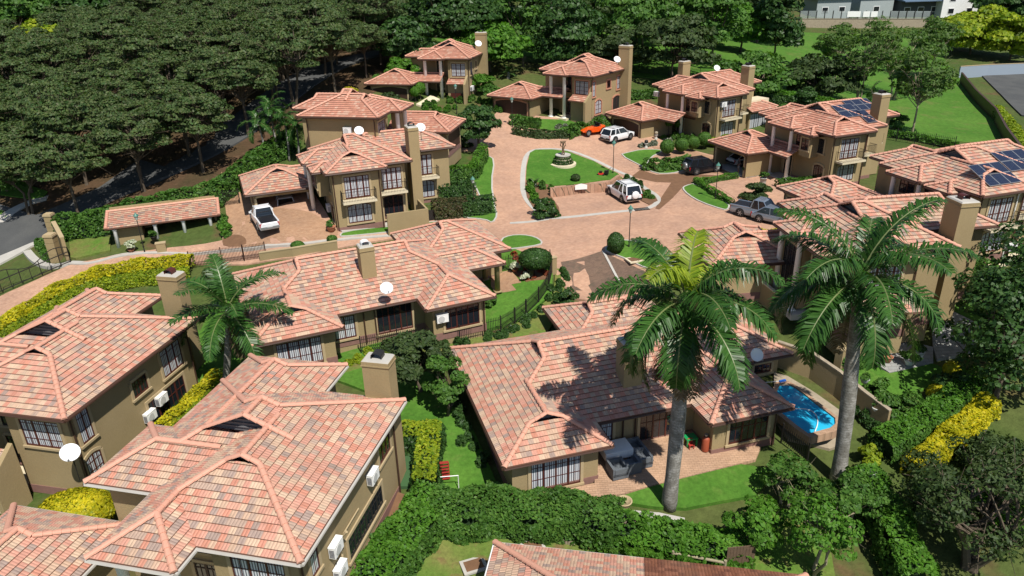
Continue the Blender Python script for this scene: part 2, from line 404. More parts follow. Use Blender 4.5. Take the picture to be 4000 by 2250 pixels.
    def walls(s, poly, zt, z0=-1.6, plinth=True, name='wall'):
        mb = MB(); mb.prism(poly, z0, zt); o = mb.build(name, M['wall'], s.root)
        if plinth:
            n = len(poly); mb = MB()
            for i in range(n):
                p, q = np.array(poly[i]), np.array(poly[(i + 1) % n]); d = q - p; L = np.linalg.norm(d)
                if L < .3: continue
                nn = np.array([d[1], -d[0]]) / L; c = (p + q) / 2 + nn * .015
                mb.box((c[0], c[1], .0), (L + .03, .04, .55), math.atan2(d[1], d[0]))
            mb.build('plinth', M['plinth'], s.root)
    def finish(s):
        for g, rf in s.roofs.items():
            o = rf.t.build(g, [M[s.tile], M['edge']], s.root)
            rf.c.build('ridge_tiles', M['ridge'], o)
            for mb, m in rf.vent: mb.build('gable_vent', M[m], o)
        s.gut.build('gutter', M[s.gm], s.root)
        return s
    # ---- things on a wall running from p0 to p1 (outside on the right hand)
    def face(s, p0, p1):
        p0, p1 = np.array(p0, float), np.array(p1, float); d = (p1 - p0) / np.linalg.norm(p1 - p0); n = np.array([d[1], -d[0]])
        return lambda u, o, z: (p0[0] + d[0] * u + n[0] * o, p0[1] + d[1] * u + n[1] * o, z)
    def window(s, T, u, z, w, h, n=3, rows=2, arch=0, curtain=True, door=False, frame='wood', name=None, surround=True, open_=False):
        """centre u, sill height z"""
        fr = MB(); pa = MB(); tr = MB(); K = 8
        top = lambda x: h + arch * (1 - (2 * x / w) ** 2)     # x from the centre
        def bar(x0, z0, x1, z1, th=.07, o=.05, mb=fr):
            dx, dz = x1 - x0, z1 - z0; L = math.hypot(dx, dz); nx, nz = -dz / L * th / 2, dx / L * th / 2
            V = [T(u + a, oo, z + b) for oo in (-.02, o) for a, b in ((x0 - nx, z0 - nz), (x1 - nx, z1 - nz), (x1 + nx, z1 + nz), (x0 + nx, z0 + nz))]
            mb.mesh(V, [(4, 5, 6, 7), (0, 1, 5, 4), (1, 2, 6, 5), (2, 3, 7, 6), (3, 0, 4, 7)])
        xs = [-w / 2 + w * i / K for i in range(K + 1)]
        pts = [(-w / 2, 0), (w / 2, 0)] + [(x, top(x)) for x in xs[::-1]]
        pa.poly([T(u + x, .02, z + zz) for x, zz in pts], 0, [(x + 3.1, zz) for x, zz in pts])
        bar(-w / 2, 0, -w / 2, h, .11); bar(w / 2, 0, w / 2, h, .11); bar(-w / 2, .04, w / 2, .04, .12)
        for a, b in zip(xs, xs[1:]): bar(a, top(a) - .03, b, top(b) - .03, .1)
        for i in range(1, n): x = -w / 2 + w * i / n; bar(x, 0, x, top(x), .1 if not door else .14)
        for i in range(n):
            x = -w / 2 + w * (i + .5) / n
            if w / n > .5: bar(x, 0, x, top(x), .035, .04)
        for r in range(1, rows + 1):
            zz = h * r / (rows + .5); bar(-w / 2, zz, w / 2, zz, .035 if not door else .06, .042)
        if door:
            for i in range(n): x = -w / 2 + w * (i + .5) / n; bar(x, .25, x, .26, w / n * .95, .035)
        o = fr.build(name or ('door' if door else 'window'), M[frame], s.root)
        pa.build('pane', M['curtain' if curtain else 'glass'], o)
        if surround:
            e = .09
            bar(-w / 2 - e, -.02, -w / 2 - e, h, .18, .075, tr); bar(w / 2 + e, -.02, w / 2 + e, h, .18, .075, tr)
            for a, b in zip(xs, xs[1:]): bar(a * 1.1, top(a) + .09, b * 1.1, top(b) + .09, .18, .075, tr)
            if not door: bar(-w / 2 - .22, -.08, w / 2 + .22, -.08, .14, .14, tr)
            tr.build('surround', M[s.trim], o)
        return o
    def garage(s, T, u, w, h, arch=.35, open_=False):
        K = 10; mb = MB(); tr = MB(); top = lambda x: h + arch * (1 - (2 * x / w) ** 2) if arch else h
        xs = [-w / 2 + w * i / K for i in range(K + 1)]
        if not open_:
            mb.poly([T(u - w / 2, .03, 0), T(u + w / 2, .03, 0)] + [T(u + x, .03, top(x)) for x in xs[::-1]])
            for r in range(1, 5): a, b = T(u - w / 2 + .05, .045, h * r / 5 - .03), T(u + w / 2 - .05, .045, h * r / 5); mb.poly([a, (b[0], b[1], a[2]), b, (a[0], a[1], b[2])])
            mb.build('garage_door', M['darkwood'], s.root)
        for (x0, z0), (x1, z1) in [((-w / 2, 0), (-w / 2, h)), ((w / 2, h), (w / 2, 0))] + [((a, top(a)), (b, top(b))) for a, b in zip(xs, xs[1:])]:
            dx, dz = x1 - x0, z1 - z0; L = math.hypot(dx, dz); nx, nz = -dz / L * .22, dx / L * .22
            V = [T(u + a, oo, b) for oo in (0, .06) for a, b in ((x0, z0), (x1, z1), (x1 + nx, z1 + nz), (x0 + nx, z0 + nz))]
            tr.mesh(V, [(4, 5, 6, 7), (0, 1, 5, 4), (1, 2, 6, 5), (2, 3, 7, 6), (3, 0, 4, 7)])
        tr.build('garage_surround', M[s.trim], s.root)
    def pipe(s, T, u, z1, z0=-.3, mat='brown', r=.05):
        mb = MB(); mb.tube([T(u, .1, z0), T(u, .1, z1 - .5), T(u, .5, z1)], r, 6); mb.build('downpipe', M[mat], s.root)
    def column(s, x, y, z1, z0=0, r=.2, mat='white', base=True):
        mb = MB(); mb.lathe([(r, z0), (r * .95, z1 - .25), (r * 1.25, z1 - .15), (r * 1.25, z1)], (x, y, 0), 14)
        if base: mb.box((x, y, z0 + .06), (r * 2.7, r * 2.7, .14))
        mb.build('column', M[mat], s.root, True)
    def balcony(s, T, u, z, w, d=1.0, mat='cream', pots=False):
        mb = MB(); V = [T(u - w / 2, 0, z), T(u + w / 2, 0, z), T(u + w / 2, d, z), T(u - w / 2, d, z)]; zz = [(*p[:2], z - .2) for p in V]
        mb.mesh(V + zz, [(0, 1, 2, 3), (7, 6, 5, 4), (0, 4, 5, 1), (1, 5, 6, 2), (2, 6, 7, 3), (3, 7, 4, 0)]); o = mb.build('balcony', M[mat], s.root)
        rb = MB(); path = [(-w / 2, 0), (-w / 2, d), (w / 2, d), (w / 2, 0)]
        for (x0, y0), (x1, y1) in zip(path, path[1:]):
            L = math.hypot(x1 - x0, y1 - y0); k = max(2, int(L / .14))
            rb.tube([T(u + x0, y0, z + .95), T(u + x1, y1, z + .95)], .025, 4); rb.tube([T(u + x0, y0, z + .1), T(u + x1, y1, z + .1)], .018, 4)
            for i in range(k + 1):
                f = i / k; x, y = x0 + (x1 - x0) * f, y0 + (y1 - y0) * f; rb.tube([T(u + x, y, z), T(u + x, y, z + .95)], .012, 3, cap=False)
        rb.build('railing', M['metal'], o)
    def chimney(s, x, y, z0, z1, w=1.2, d=.9, cowl='metal'):
        mb = MB(); mb.box2((x - w / 2, y - d / 2, z0), (x + w / 2, y + d / 2, z1 - .35))
        mb.box2((x - w / 2 - .05, y - d / 2 - .05, z1 - .35), (x + w / 2 + .05, y + d / 2 + .05, z1 - .28)); mb.box2((x - w / 2 - .02, y - d / 2 - .02, z1 - .28), (x + w / 2 + .02, y + d / 2 + .02, z1 - .08))
        mb.box((x, y, z1 - .04), (w, d, .08), 0, 1, .9)
        o = mb.build('chimney', [M['wall'], M['concrete']], s.root)
        c = MB()
        for i in range(6):
            a0, a1 = math.pi * i / 6, math.pi * (i + 1) / 6; rr = .3
            c.poly([(x + rr * math.cos(a), y + yy, z1 + .16 + rr * .55 * math.sin(a)) for a, yy in ((a0, -.3), (a1, -.3), (a1, .3), (a0, .3))])
        for sx in (-.28, .28): c.box((x + sx, y, z1 + .08), (.04, .5, .2))
        c.build('chimney_cowl', M[cowl], o)
        fl = MB(); fl.box((x, y, z0 + .02), (w + .3, d + .3, .03)); return o
# ---- house type with three stacked roofs along the plot (front block, tall middle block, lower back block)
def type1(name, label, xy, ang, zg, h=5.6, v=4.7, pw=4.05, pd=1.45, L=11., Wx=12.3, Wy=2.65, jog=4.7, D=11.95, B3=-4.7, Dk=14.9, gut='brown', tile='tile', mir=False, trim='trim', far=False):
    H = House(name, label, 'house', xy, ang, zg, tile, gut, trim)
    xl = -(v + pw); w1 = -xl / 2; t1 = w1 - .8; w2 = L / 2; g2 = w2 * .43; t2 = w2 - g2; y2 = Wy; pwh = pw / 2
    yg = y2 + t2; wj = jog / 2
    H.block('y', 0, yg + 1, xl, 0, h, .8, None, skip=('s1', 'h00'), lo0=[(0, -pd), (pwh, -pd + pwh), (pwh, pwh), (t1, t1), (w1, t1)])
    H.block('y', -pd, pwh + .3, xl, xl + pw, h, 0, None, skip=('s0',))
    H.cap((xl + pwh, pwh, h + pwh * TAN + .05), (xl + t1, t1, h + t1 * TAN + .05))
    H.block('y', y2, D, -L, 0, h, g2, .9, lo1=[(0, 0), (t1, t1), (w1, t1), (w1, yg), (w2, yg)], skip=('h01', 'h00'),
            e0lo=[(0, -Wx), (wj, -Wx + wj), (wj, -L + wj), (t2, -L + t2)])
    H.cap((-L + wj, y2 + wj, h + wj * TAN + .05), (-L + t2, y2 + t2, h + t2 * TAN + .05))
    H.block('x', -Wx, -L / 2 - 1, y2, y2 + jog, h, 0, None, skip=('s0',))
    w3 = (B3 + L) / 2
    H.block('y', D - w2 - .5, Dk, -L, B3, h, None, .75, lo0=[(0, D), (w3, D - w3)])
    o = .6
    H.walls([(xl + pw + .1, o), (-o, o), (-o, D - o), (B3 - o, D - o), (B3 - o, Dk - o), (-L + o, Dk - o), (-L + o, y2 + jog - o), (-Wx + o, y2 + jog - o), (-Wx + o, y2 + o), (xl + o, y2 + o), (xl + o, 2.2), (xl + pw + .1, 2.2)], h + .22)
    for cx in (xl + .75, xl + pw - .75): H.column(cx, -pd + .75, h - .05, 0, .23)
    T = H.face((-v, o), (-o, o)); wd = v - o
    H.window(T, wd * .55, 3.15, min(2.5, wd * .68), 1.75, 3, 3, frame='wood' if not far else 'metal')
    Tp = H.face((xl + o, 2.2), (xl + pw + .1, 2.2))
    H.window(Tp, pw * .42, .05, 1.2, 2.2, 2, 3, curtain=False, door=True, frame='darkwood'); H.window(Tp, pw * .42, 3.0, .9, 2.3, 1, 4, curtain=False, frame='metal')
    H.T_front, H.T_right, H.T_porch = T, H.face((-o, o), (-o, D - o)), Tp
    H.pipe(H.T_right, .12, h, mat='brown'); H.pipe(H.T_right, D - 2 * o - .15, h, mat='brown')
    mb = MB(); mb.box2((xl + .2, -pd + .2, -.4), (xl + pw - .1, 2.2, .06)); mb.build('porch_slab', M['cream'], H.root)
    return H
def leanto(H, x0, x1, y1, dep, z):
    """small tiled roof in front of the front wall with a plaster fin on its right"""
    rf = H.roofs.setdefault('niche_roof', Roof())
    slope(rf.t, lambda a, v, hh: (a, y1 - dep + v, z + v * .5 + hh), [(0, x0), (dep, x0)], [(0, x1), (dep, x1)], 3)
    mb = MB(); mb.mesh([(x1, y1, -1), (x1 + .3, y1, -1), (x1 + .3, y1 - dep - .35, -1), (x1, y1 - dep - .35, -1), (x1, y1, z + dep * .5 + .5), (x1 + .3, y1, z + dep * .5 + .5), (x1 + .3, y1 - dep - .35, z), (x1, y1 - dep - .35, z)],
        [(0, 3, 2, 1), (4, 5, 6, 7), (0, 1, 5, 4), (1, 2, 6, 5), (2, 3, 7, 6), (3, 0, 4, 7)])
    mb.box2((x0, y1 - .5, -.5), (x1 - .02, y1 + .01, z + .02)); mb.build('niche_wall', M['wall'], H.root)
# ---- house type with the gabled balcony end and a porch on its left flank
def type2(name, label, xy, ang, zg, h=5.6, gut='brown', tile='tile_far', trim='trim', X2=8.3, X3=13.7, Yb=10.3, vent='void', wht=False):
    H = House(name, label, 'house', xy, ang, zg, tile, gut, trim)
    Wd, y2, y3 = 5.6, 1.32, 4.7; wM = Wd / 2; tM = wM - .85; w2 = (Yb - y2) / 2; g2 = 1.5; t2 = w2 - g2
    H.block('y', 0, y2 + w2, 0, Wd, h, .85, None, skip=('s0',), vent=vent)
    ym = y2 + w2
    H.block('x', 0, X2, y2, Yb, h, g2, .0, e0lo=[(0, 0), (tM, tM), (wM, tM), (wM, y2 + wM), (t2, y2 + t2)], skip=('h00',), lo0=[(0, wM), (wM - .4, wM), (wM, wM), (t2, t2), (w2, t2)])
    H.cap((wM, y2 + wM, h + wM * TAN + .05), (t2, y2 + t2, h + t2 * TAN + .05))
    H.block('x', X2 - 6.2, X3, y3, Yb + 1.0, h, 0, .6)
    H.block('y', Yb - 5, Yb + 2.3, 1, 6.2, h, None, .6)
    H.block('x', -1.4, 2.2, 4.55, 8.1, h, 0, None, grp='porch_roof')
    H.block('x', -.95, 1.5, 2.0, 4.5, h - .28, 0, None, grp='bay_roof')
    o = .6
    H.walls([(o, o), (Wd - o, o), (Wd - o, y2 + o), (X2 - o, y2 + o), (X2 - o, y3 + o), (X3 - o, y3 + o), (X3 - o, Yb + .4), (5.6, Yb + .4), (5.6, Yb + 1.7), (1 + o, Yb + 1.7), (1 + o, Yb - o), (o, Yb - o)], h + .22)
    mb = MB(); mb.box2((-.45, 2.5, 2.9), (o + .05, 4.05, h - .15)); mb.build('bay', M['wall'], H.root)
    for cy in (5.0, 7.7): H.column(-.85, cy, h - .05, 0, .2)
    H.T_front = H.face((o, o), (Wd - o, o)); H.T_b2 = H.face((Wd - o, y2 + o), (X2 - o, y2 + o)); H.T_b3 = H.face((X2 - o, y3 + o), (X3 - o, y3 + o)); H.T_left = H.face((o, Yb - o), (o, o)); H.T_bay = H.face((-.45, 4.05), (-.45, 2.5)); H.T_right = H.face((X3 - o, y3 + o), (X3 - o, Yb))
    c = (Wd - 2 * o) / 2
    H.window(H.T_front, c, 2.95, 2.3, 2.05, 4, 2, door=True); H.balcony(H.T_front, c, 2.85, 3.1, 1.0)
    H.window(H.T_front, c, .55, 2.2, 1.6, 3, 2, arch=.25)
    for T, u in ((H.T_front, .1), (H.T_front, Wd - 2 * o - .1)): H.pipe(T, u, h)
    H.window(H.T_bay, .78, 3.6, 1.0, 1.2, 2, 2, curtain=False)
    H.window(H.T_left, 8.1 - .6, 3.4, 1.0, 1.5, 2, 2, curtain=False, frame='metal'); H.window(H.T_left, 7.7, .5, 1.3, 1.5, 2, 2, arch=.2, curtain=False)
    H.window(H.T_left, 3.2, .05, 1.1, 2.2, 1, 2, door=True, curtain=False, frame='darkwood'); H.window(H.T_left, 4.4, 3.2, .8, 1.8, 1, 3, curtain=False)
    mb = MB(); mb.box2((-1.2, 4.2, -.4), (o, 8.2, .06)); mb.build('porch_slab', M['concrete'], H.root)
    H.c = c; return H
# ---- single storey house with two front wings
def type3(name, label, xy, ang, zg, h=2.6, s=1.0, gut='brown', tile='tile', gar=None, porch=None, room=None):
    H = House(name, label, 'house', xy, ang, zg, tile, gut)
    a = lambda v: v * s
    WL, V1, RWx, Rx, Y2, Yb = a(6.24), a(6.24), a(12.3), a(17.8), a(2.24), a(13.7)
    wl = WL / 2; tl = wl - 1.0; wr = (Rx - RWx) / 2; wm = (Yb - Y2) / 2; g = 1.1; tm = wm - g
    H.block('y', 0, Y2 + wl + .5, 0, WL, h, 1.0, None, skip=('s0',))
    H.block('y', 0, Y2 + wr + .5, RWx, Rx, h, 0, None, skip=('s1',))
    H.block('x', 0, Rx, Y2, Yb, h, g, g, skip=('h00', 'h10'),
            e0lo=[(0, 0), (tl, tl), (wl, tl), (wl, Y2 + wl), (tm, Y2 + tm)], e1lo=[(0, 0), (wr, wr), (wr, Y2 + wr), (tm, Y2 + tm)],
            lo0=[(0, wl), (wl, wl), (tm, tm), (wm, tm)], hi0=[(0, Rx - wr), (wr, Rx - wr), (tm, Rx - tm), (wm, Rx - tm)])
    H.cap((wl, Y2 + wl, h + wl * TAN + .05), (tm, Y2 + tm, h + tm * TAN + .05)); H.cap((Rx - wr, Y2 + wr, h + wr * TAN + .05), (Rx - tm, Y2 + tm, h + tm * TAN + .05))
    o = .6
    H.walls([(o, o), (WL - o, o), (WL - o, Y2 + o), (RWx + o, Y2 + o), (RWx + o, o), (Rx - o, o), (Rx - o, Yb - o), (o, Yb - o)], h + .22)
    H.Tl = H.face((o, o), (WL - o, o)); H.Tm = H.face((WL - o, Y2 + o), (RWx + o, Y2 + o)); H.Tr = H.face((RWx + o, o), (Rx - o, o)); H.Ts = H.face((RWx + o, Y2 + o), (RWx + o, o)); H.Tright = H.face((Rx - o, o), (Rx - o, Yb - o))
    H.window(H.Tl, (WL - 1.2) * .5, .08, 2.9, 2.0, 4, 2, name='door')
    H.window(H.Tm, 1.1, .35, 1.5, 1.75, 2, 2); H.window(H.Tm, (RWx - WL + 1.2) * .68, .1, 2.6, 2.1, 3, 1, curtain=False)
    H.window(H.Tr, (Rx - RWx - 1.2) * .55, .45, 2.6, 1.65, 3, 1, curtain=False)
    for u in (2.5, 3.3): H.pipe(H.Tm, u, h)
    H.pipe(H.Tr, (Rx - RWx - 1.2) - .15, h)
    if gar:
        H.block('x', gar[0], gar[1], gar[2], gar[3], h, .8, 0, grp='garage_roof')
        H.walls([(gar[0] + o, gar[2] + o), (gar[1] - o, gar[2] + o), (gar[1] - o, gar[3] - o), (gar[0] + o, gar[3] - o)], h + .2, name='garage_wall')
    if porch:
        H.block('x', porch[0], porch[1], porch[2], porch[3], h, None, 0, grp='porch_roof')
        for y in (porch[2] + .5, porch[3] - .6): H.column(porch[1] - .55, y, h - .05, 0, .22, 'wall')
    if room:
        H.block('x', room[0], room[1], room[2], room[3], h, None, 0, grp='side_roof')
        H.walls([(Rx - 1, room[2] + o), (room[1] - o, room[2] + o), (room[1] - o, room[3] - o), (Rx - 1, room[3] - o)], h + .2, name='side_wall', plinth=False)
    return H
def garage_wing(H, world_q, world_r, fl, dep=None, h=2.75, zoff=0, w=6.9, d=6.6, open_=False, gab=.8, stretch=3, side='l'):
    """double garage with its own hip roof; world_q is the front right eave corner, world_r the way back along the side"""
    q = np.array(H.loc(world_q)); r = np.array(H.loc(world_r)); y = (r - q) / np.linalg.norm(r - q); x = np.array([y[1], -y[0]])
    g = House.__new__(House); g.root = H.root; g.roofs = {}; g.gut = MB(); g.tile = H.tile; g.gm = H.gm; g.trim = H.trim; g.zg = H.zg; g.ang = H.ang; g.xy = H.xy
    A = math.atan2(x[1], x[0]); ca, sa = math.cos(A), math.sin(A)
    g.block('y', 0, d, -w, 0, h + zoff, gab, .0, grp='garage_roof')
    g.block('x', -w / 2, stretch, d * .42, d - .2, h + zoff, None, None, grp='garage_roof') if stretch else None
    o = .55
    def tr(mb):
        mb.v = [(q[0] + a * ca - b * sa, q[1] + a * sa + b * ca, c) for a, b, c in mb.v]
    for rf in g.roofs.values():
        tr(rf.t); tr(rf.c); [tr(m) for m, _ in rf.vent]
    tr(g.gut); g.finish()
    P = lambda a, b: (q[0] + a * ca - b * sa, q[1] + a * sa + b * ca)
    if not open_:
        H.walls([P(-w + o, o), P(-o, o), P(-o, d - o), P(-w + o, d - o)], h + zoff + .2, name='garage_wall', z0=-1.2 + zoff)
    else:
        hw = (w - 2 * o - 4.9) / 2
        for a, b, c_, e in ((-w + o, o, -w + o + hw, o + .25), (-o - hw, o, -o, o + .25), (-w + o, o + .25, -w + o + .25, d - o), (-o - .25, o + .25, -o, d - o), (-w + o + .25, d - o - .25, -o - .25, d - o)):
            H.walls([P(a, b), P(c_, b), P(c_, e), P(a, e)], h + zoff + .2, name='garage_wall', plinth=False, z0=-1.2 + zoff)
        mb = MB(); mb.prism([P(-w + o + hw, o), P(-o - hw, o), P(-o - hw, o + .25), P(-w + o + hw, o + .25)], zoff + 2.2, zoff + h + .2); mb.build('garage_lintel', M['wall'], H.root)
        mb = MB(); mb.prism([P(-w + o, o + .1), P(-o, o + .1), P(-o, d - o), P(-w + o, d - o)], zoff - .3, zoff + .03); mb.build('garage_floor', M['concrete'], H.root)
        mb = MB(); mb.prism([P(-w + o, o + .1), P(-o, o + .1), P(-o, d - o), P(-w + o, d - o)], zoff + h - .1, zoff + h + .1); mb.build('garage_ceiling', M['wall'], H.root)
    p0, p1 = P(-w + o, o), P(-o, o); T = H.face(p0, p1); T2 = (lambda u, oo, z: (*T(u, oo, z)[:2], z + zoff))
    H.garage(T2, (w - 2 * o) / 2, 4.9 if w > 6.2 else 4.4, 2.05 + (.12 if open_ else 0), .3, open_)
    H.pipe(T2, .1, h); H.pipe(T2, w - 2 * o - .1, h)
    H.P_gar = lambda a, b, z=0: H.w(*P(a, b), z + zoff); H.A_gar = H.ang + A
    return T2
# ---------------------------------------------------------------- vegetation
M['leaf_forest'] = leaf_mat('grey green leaves', [(.045, .08, .028), (.065, .115, .035), (.1, .14, .045), (.085, .1, .045), (.05, .115, .035)], .3)
M['leaf_dark'] = leaf_mat('dark green leaves', [(.022, .06, .016), (.036, .09, .022), (.055, .115, .028), (.036, .08, .022)], .25, .45)
M['leaf_mid'] = leaf_mat('mid green leaves', [(.04, .11, .017), (.062, .155, .025), (.095, .19, .034), (.05, .125, .021)], .3)
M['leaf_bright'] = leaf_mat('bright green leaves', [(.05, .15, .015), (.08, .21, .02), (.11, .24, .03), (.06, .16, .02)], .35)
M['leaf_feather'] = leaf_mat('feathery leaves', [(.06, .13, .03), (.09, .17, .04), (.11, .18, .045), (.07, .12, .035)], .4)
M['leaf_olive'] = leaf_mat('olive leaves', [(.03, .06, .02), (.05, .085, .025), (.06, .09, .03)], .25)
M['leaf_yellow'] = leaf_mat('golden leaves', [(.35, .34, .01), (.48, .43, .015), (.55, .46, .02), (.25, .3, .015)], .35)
M['leaf_lime'] = leaf_mat('lime leaves', [(.16, .24, .015), (.24, .32, .02), (.32, .36, .02), (.1, .2, .015)], .35)
M['leaf_grey'] = leaf_mat('silver leaves', [(.1, .12, .09), (.16, .18, .14), (.3, .32, .28)], .25)
M['leaf_brown'] = leaf_mat('brown clipped leaves', [(.07, .05, .03), (.06, .08, .025), (.09, .06, .035), (.04, .07, .02)], .25)
M['leaf_red'] = leaf_mat('red leaves', [(.2, .04, .02), (.3, .06, .03), (.12, .06, .02)], .25)
M['flower_white'] = leaf_mat('white flowers', [(.5, .52, .45), (.65, .66, .6), (.2, .28, .12)], .2)
M['palm_leaf'] = leaf_mat('palm leaflets', [(.025, .075, .015), (.04, .11, .022), (.055, .135, .03)], .25, .35)
M['palm_leaf_y'] = leaf_mat('young palm leaflets', [(.2, .28, .02), (.3, .36, .03), (.14, .24, .02)], .35, .4)
M['palm_dead'] = leaf_mat('dead palm leaflets', [(.13, .095, .06), (.19, .14, .09), (.1, .075, .05)], .2, .8)
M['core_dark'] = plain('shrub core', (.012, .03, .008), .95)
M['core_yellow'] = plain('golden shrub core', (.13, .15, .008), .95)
def rquads(C, N, size, asp=1.6, jit=.9, r=None):
    """leaf quads (diamonds) at centres C facing roughly N"""
    r = r or rng; n = len(C)
    N = N + r.normal(0, jit, (n, 3)); N /= np.linalg.norm(N, axis=1)[:, None] + 1e-9
    A = np.cross(N, r.normal(0, 1, (n, 3))); A /= np.linalg.norm(A, axis=1)[:, None] + 1e-9
    B = np.cross(N, A); s = (size * r.uniform(.6, 1.4, n))[:, None]
    return np.stack([C - A * s * asp * .5, C - B * s * .5 + A * s * .1, C + A * s * asp * .5, C + B * s * .5 + A * s * .1], 1)
def crown_pts(r, n, rx, ry, rz, lobes, lr=(.3, .5), flat=0., low=-.55, fill=.35):
    """leaf positions on the outside of many overlapping lobes that fill an ellipsoid"""
    L = []
    while len(L) < lobes:
        p = r.normal(0, 1, 3); p /= np.linalg.norm(p); p *= r.uniform(.35, .92) ** .7
        if p[2] < low: continue
        L.append(p)
    L = np.array(L); lrr = r.uniform(*lr, lobes); nl = r.choice(lobes, n, p=lrr ** 2 / (lrr ** 2).sum())
    d = r.normal(0, 1, (n, 3)); d[:, 2] = np.abs(d[:, 2]) * (1 - fill) + d[:, 2] * fill; d /= np.linalg.norm(d, axis=1)[:, None]
    rad = lrr[nl] * r.uniform(.55, 1.08, n) ** .5
    P = L[nl] + d * rad[:, None] * np.array([1, 1, .8 - flat * .4]); N = d + .6 * P / (np.linalg.norm(P, axis=1)[:, None] + 1e-6) + np.array([0, 0, .5])
    return P * np.array([rx, ry, rz]), N, L * np.array([rx, ry, rz])
def make_tree(name, label, cat, seed, h, cr, cz, n, leaf, size, lobes=22, bark='bark', tr=.16, flat=0., lr=(.3, .5), multi=1, twigs=True, asp=1.6, fill=.35, low=-.55, group=None, sparse=False):
    """h: height of the crown's middle, cr/cz: crown radii"""
    r = np.random.default_rng(seed)
    root = thing(name, label, cat, group=group)
    P, N, L = crown_pts(r, n, cr, cr, cz, lobes, lr, flat, low, fill); P[:, 2] += h; L[:, 2] += h
    mb = MB(); k = multi
    for m in range(k):
        w = 2 * math.pi * m / k + r.uniform(0, 2); off = np.array([math.cos(w), math.sin(w), 0]) * (0 if k == 1 else .35)
        top = np.array([off[0] * cr * 1.2, off[1] * cr * 1.2, h - cz * .35]); mid = off * 1.5 + np.array([r.normal(0, .15), r.normal(0, .15), (h - cz * .4) * .5])
        mb.tube([off * .5 + [0, 0, -.5], off * .7 + [0, 0, .2], mid, top], [tr * 1.5, tr * 1.1, tr * .85, tr * .6], 7)
        for j in range(m, lobes, k):
            e = L[j]; q = top + (e - top) * .5 + np.array([0, 0, -.12 * cz]) + r.normal(0, .08 * cr, 3)
            s0 = mid + (top - mid) * r.uniform(.3, 1)
            mb.tube([s0, q, e], [tr * .42, tr * .25, tr * .08], 5, cap=False)
            if twigs:
                for _ in range(3):
                    e2 = e + r.normal(0, .22, 3) * [cr, cr, cz]; mb.tube([q + (e - q) * r.uniform(.2, .9), e2], [tr * .14, tr * .04], 3, cap=False)
    mb.build('trunk', M[bark], root)
    quads_obj('crown', rquads(P, N, size, asp, .8, r), M[leaf], root)
    return root
def make_shrub(name, label, cat, seed, rx, ry, rz, n, leaf, size, lobes=14, tidy=False, stem=0., core='core_dark', group=None, leaf2=None, frac=.3, asp=1.6):
    """rounded shrub standing on the ground; stem lifts it on a bare stem (topiary)"""
    r = np.random.default_rng(seed); root = thing(name, label, cat, group=group)
    if tidy:
        d = r.normal(0, 1, (n, 3)); d /= np.linalg.norm(d, axis=1)[:, None]; P = d * r.uniform(.93, 1.05, n)[:, None] * [rx, ry, rz]; N = d * 1.6
    else: P, N, _ = crown_pts(r, n, rx, ry, rz, lobes, (.3, .5), low=-.7, fill=.5)
    c = stem + rz * (1 if tidy or stem else .75); P[:, 2] += c; ok = P[:, 2] > .03; P, N = P[ok], N[ok]
    if stem or not tidy:
        mb = MB(); mb.tube([(0, 0, -.3), (.02, .02, stem + .1), (0, 0, c)], [.06, .05, .03], 6); mb.build('stem', M['bark'], root)
    Q = rquads(P, N, size, asp, .55 if tidy else .8, r)
    if leaf2: quads_obj('foliage', Q, M[leaf], root, M[leaf2], int(len(Q) * (1 - frac)))
    else: quads_obj('foliage', Q, M[leaf], root)
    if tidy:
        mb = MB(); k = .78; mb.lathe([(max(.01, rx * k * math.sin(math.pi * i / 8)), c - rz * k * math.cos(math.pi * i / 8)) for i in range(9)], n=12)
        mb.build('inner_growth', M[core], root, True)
    return root
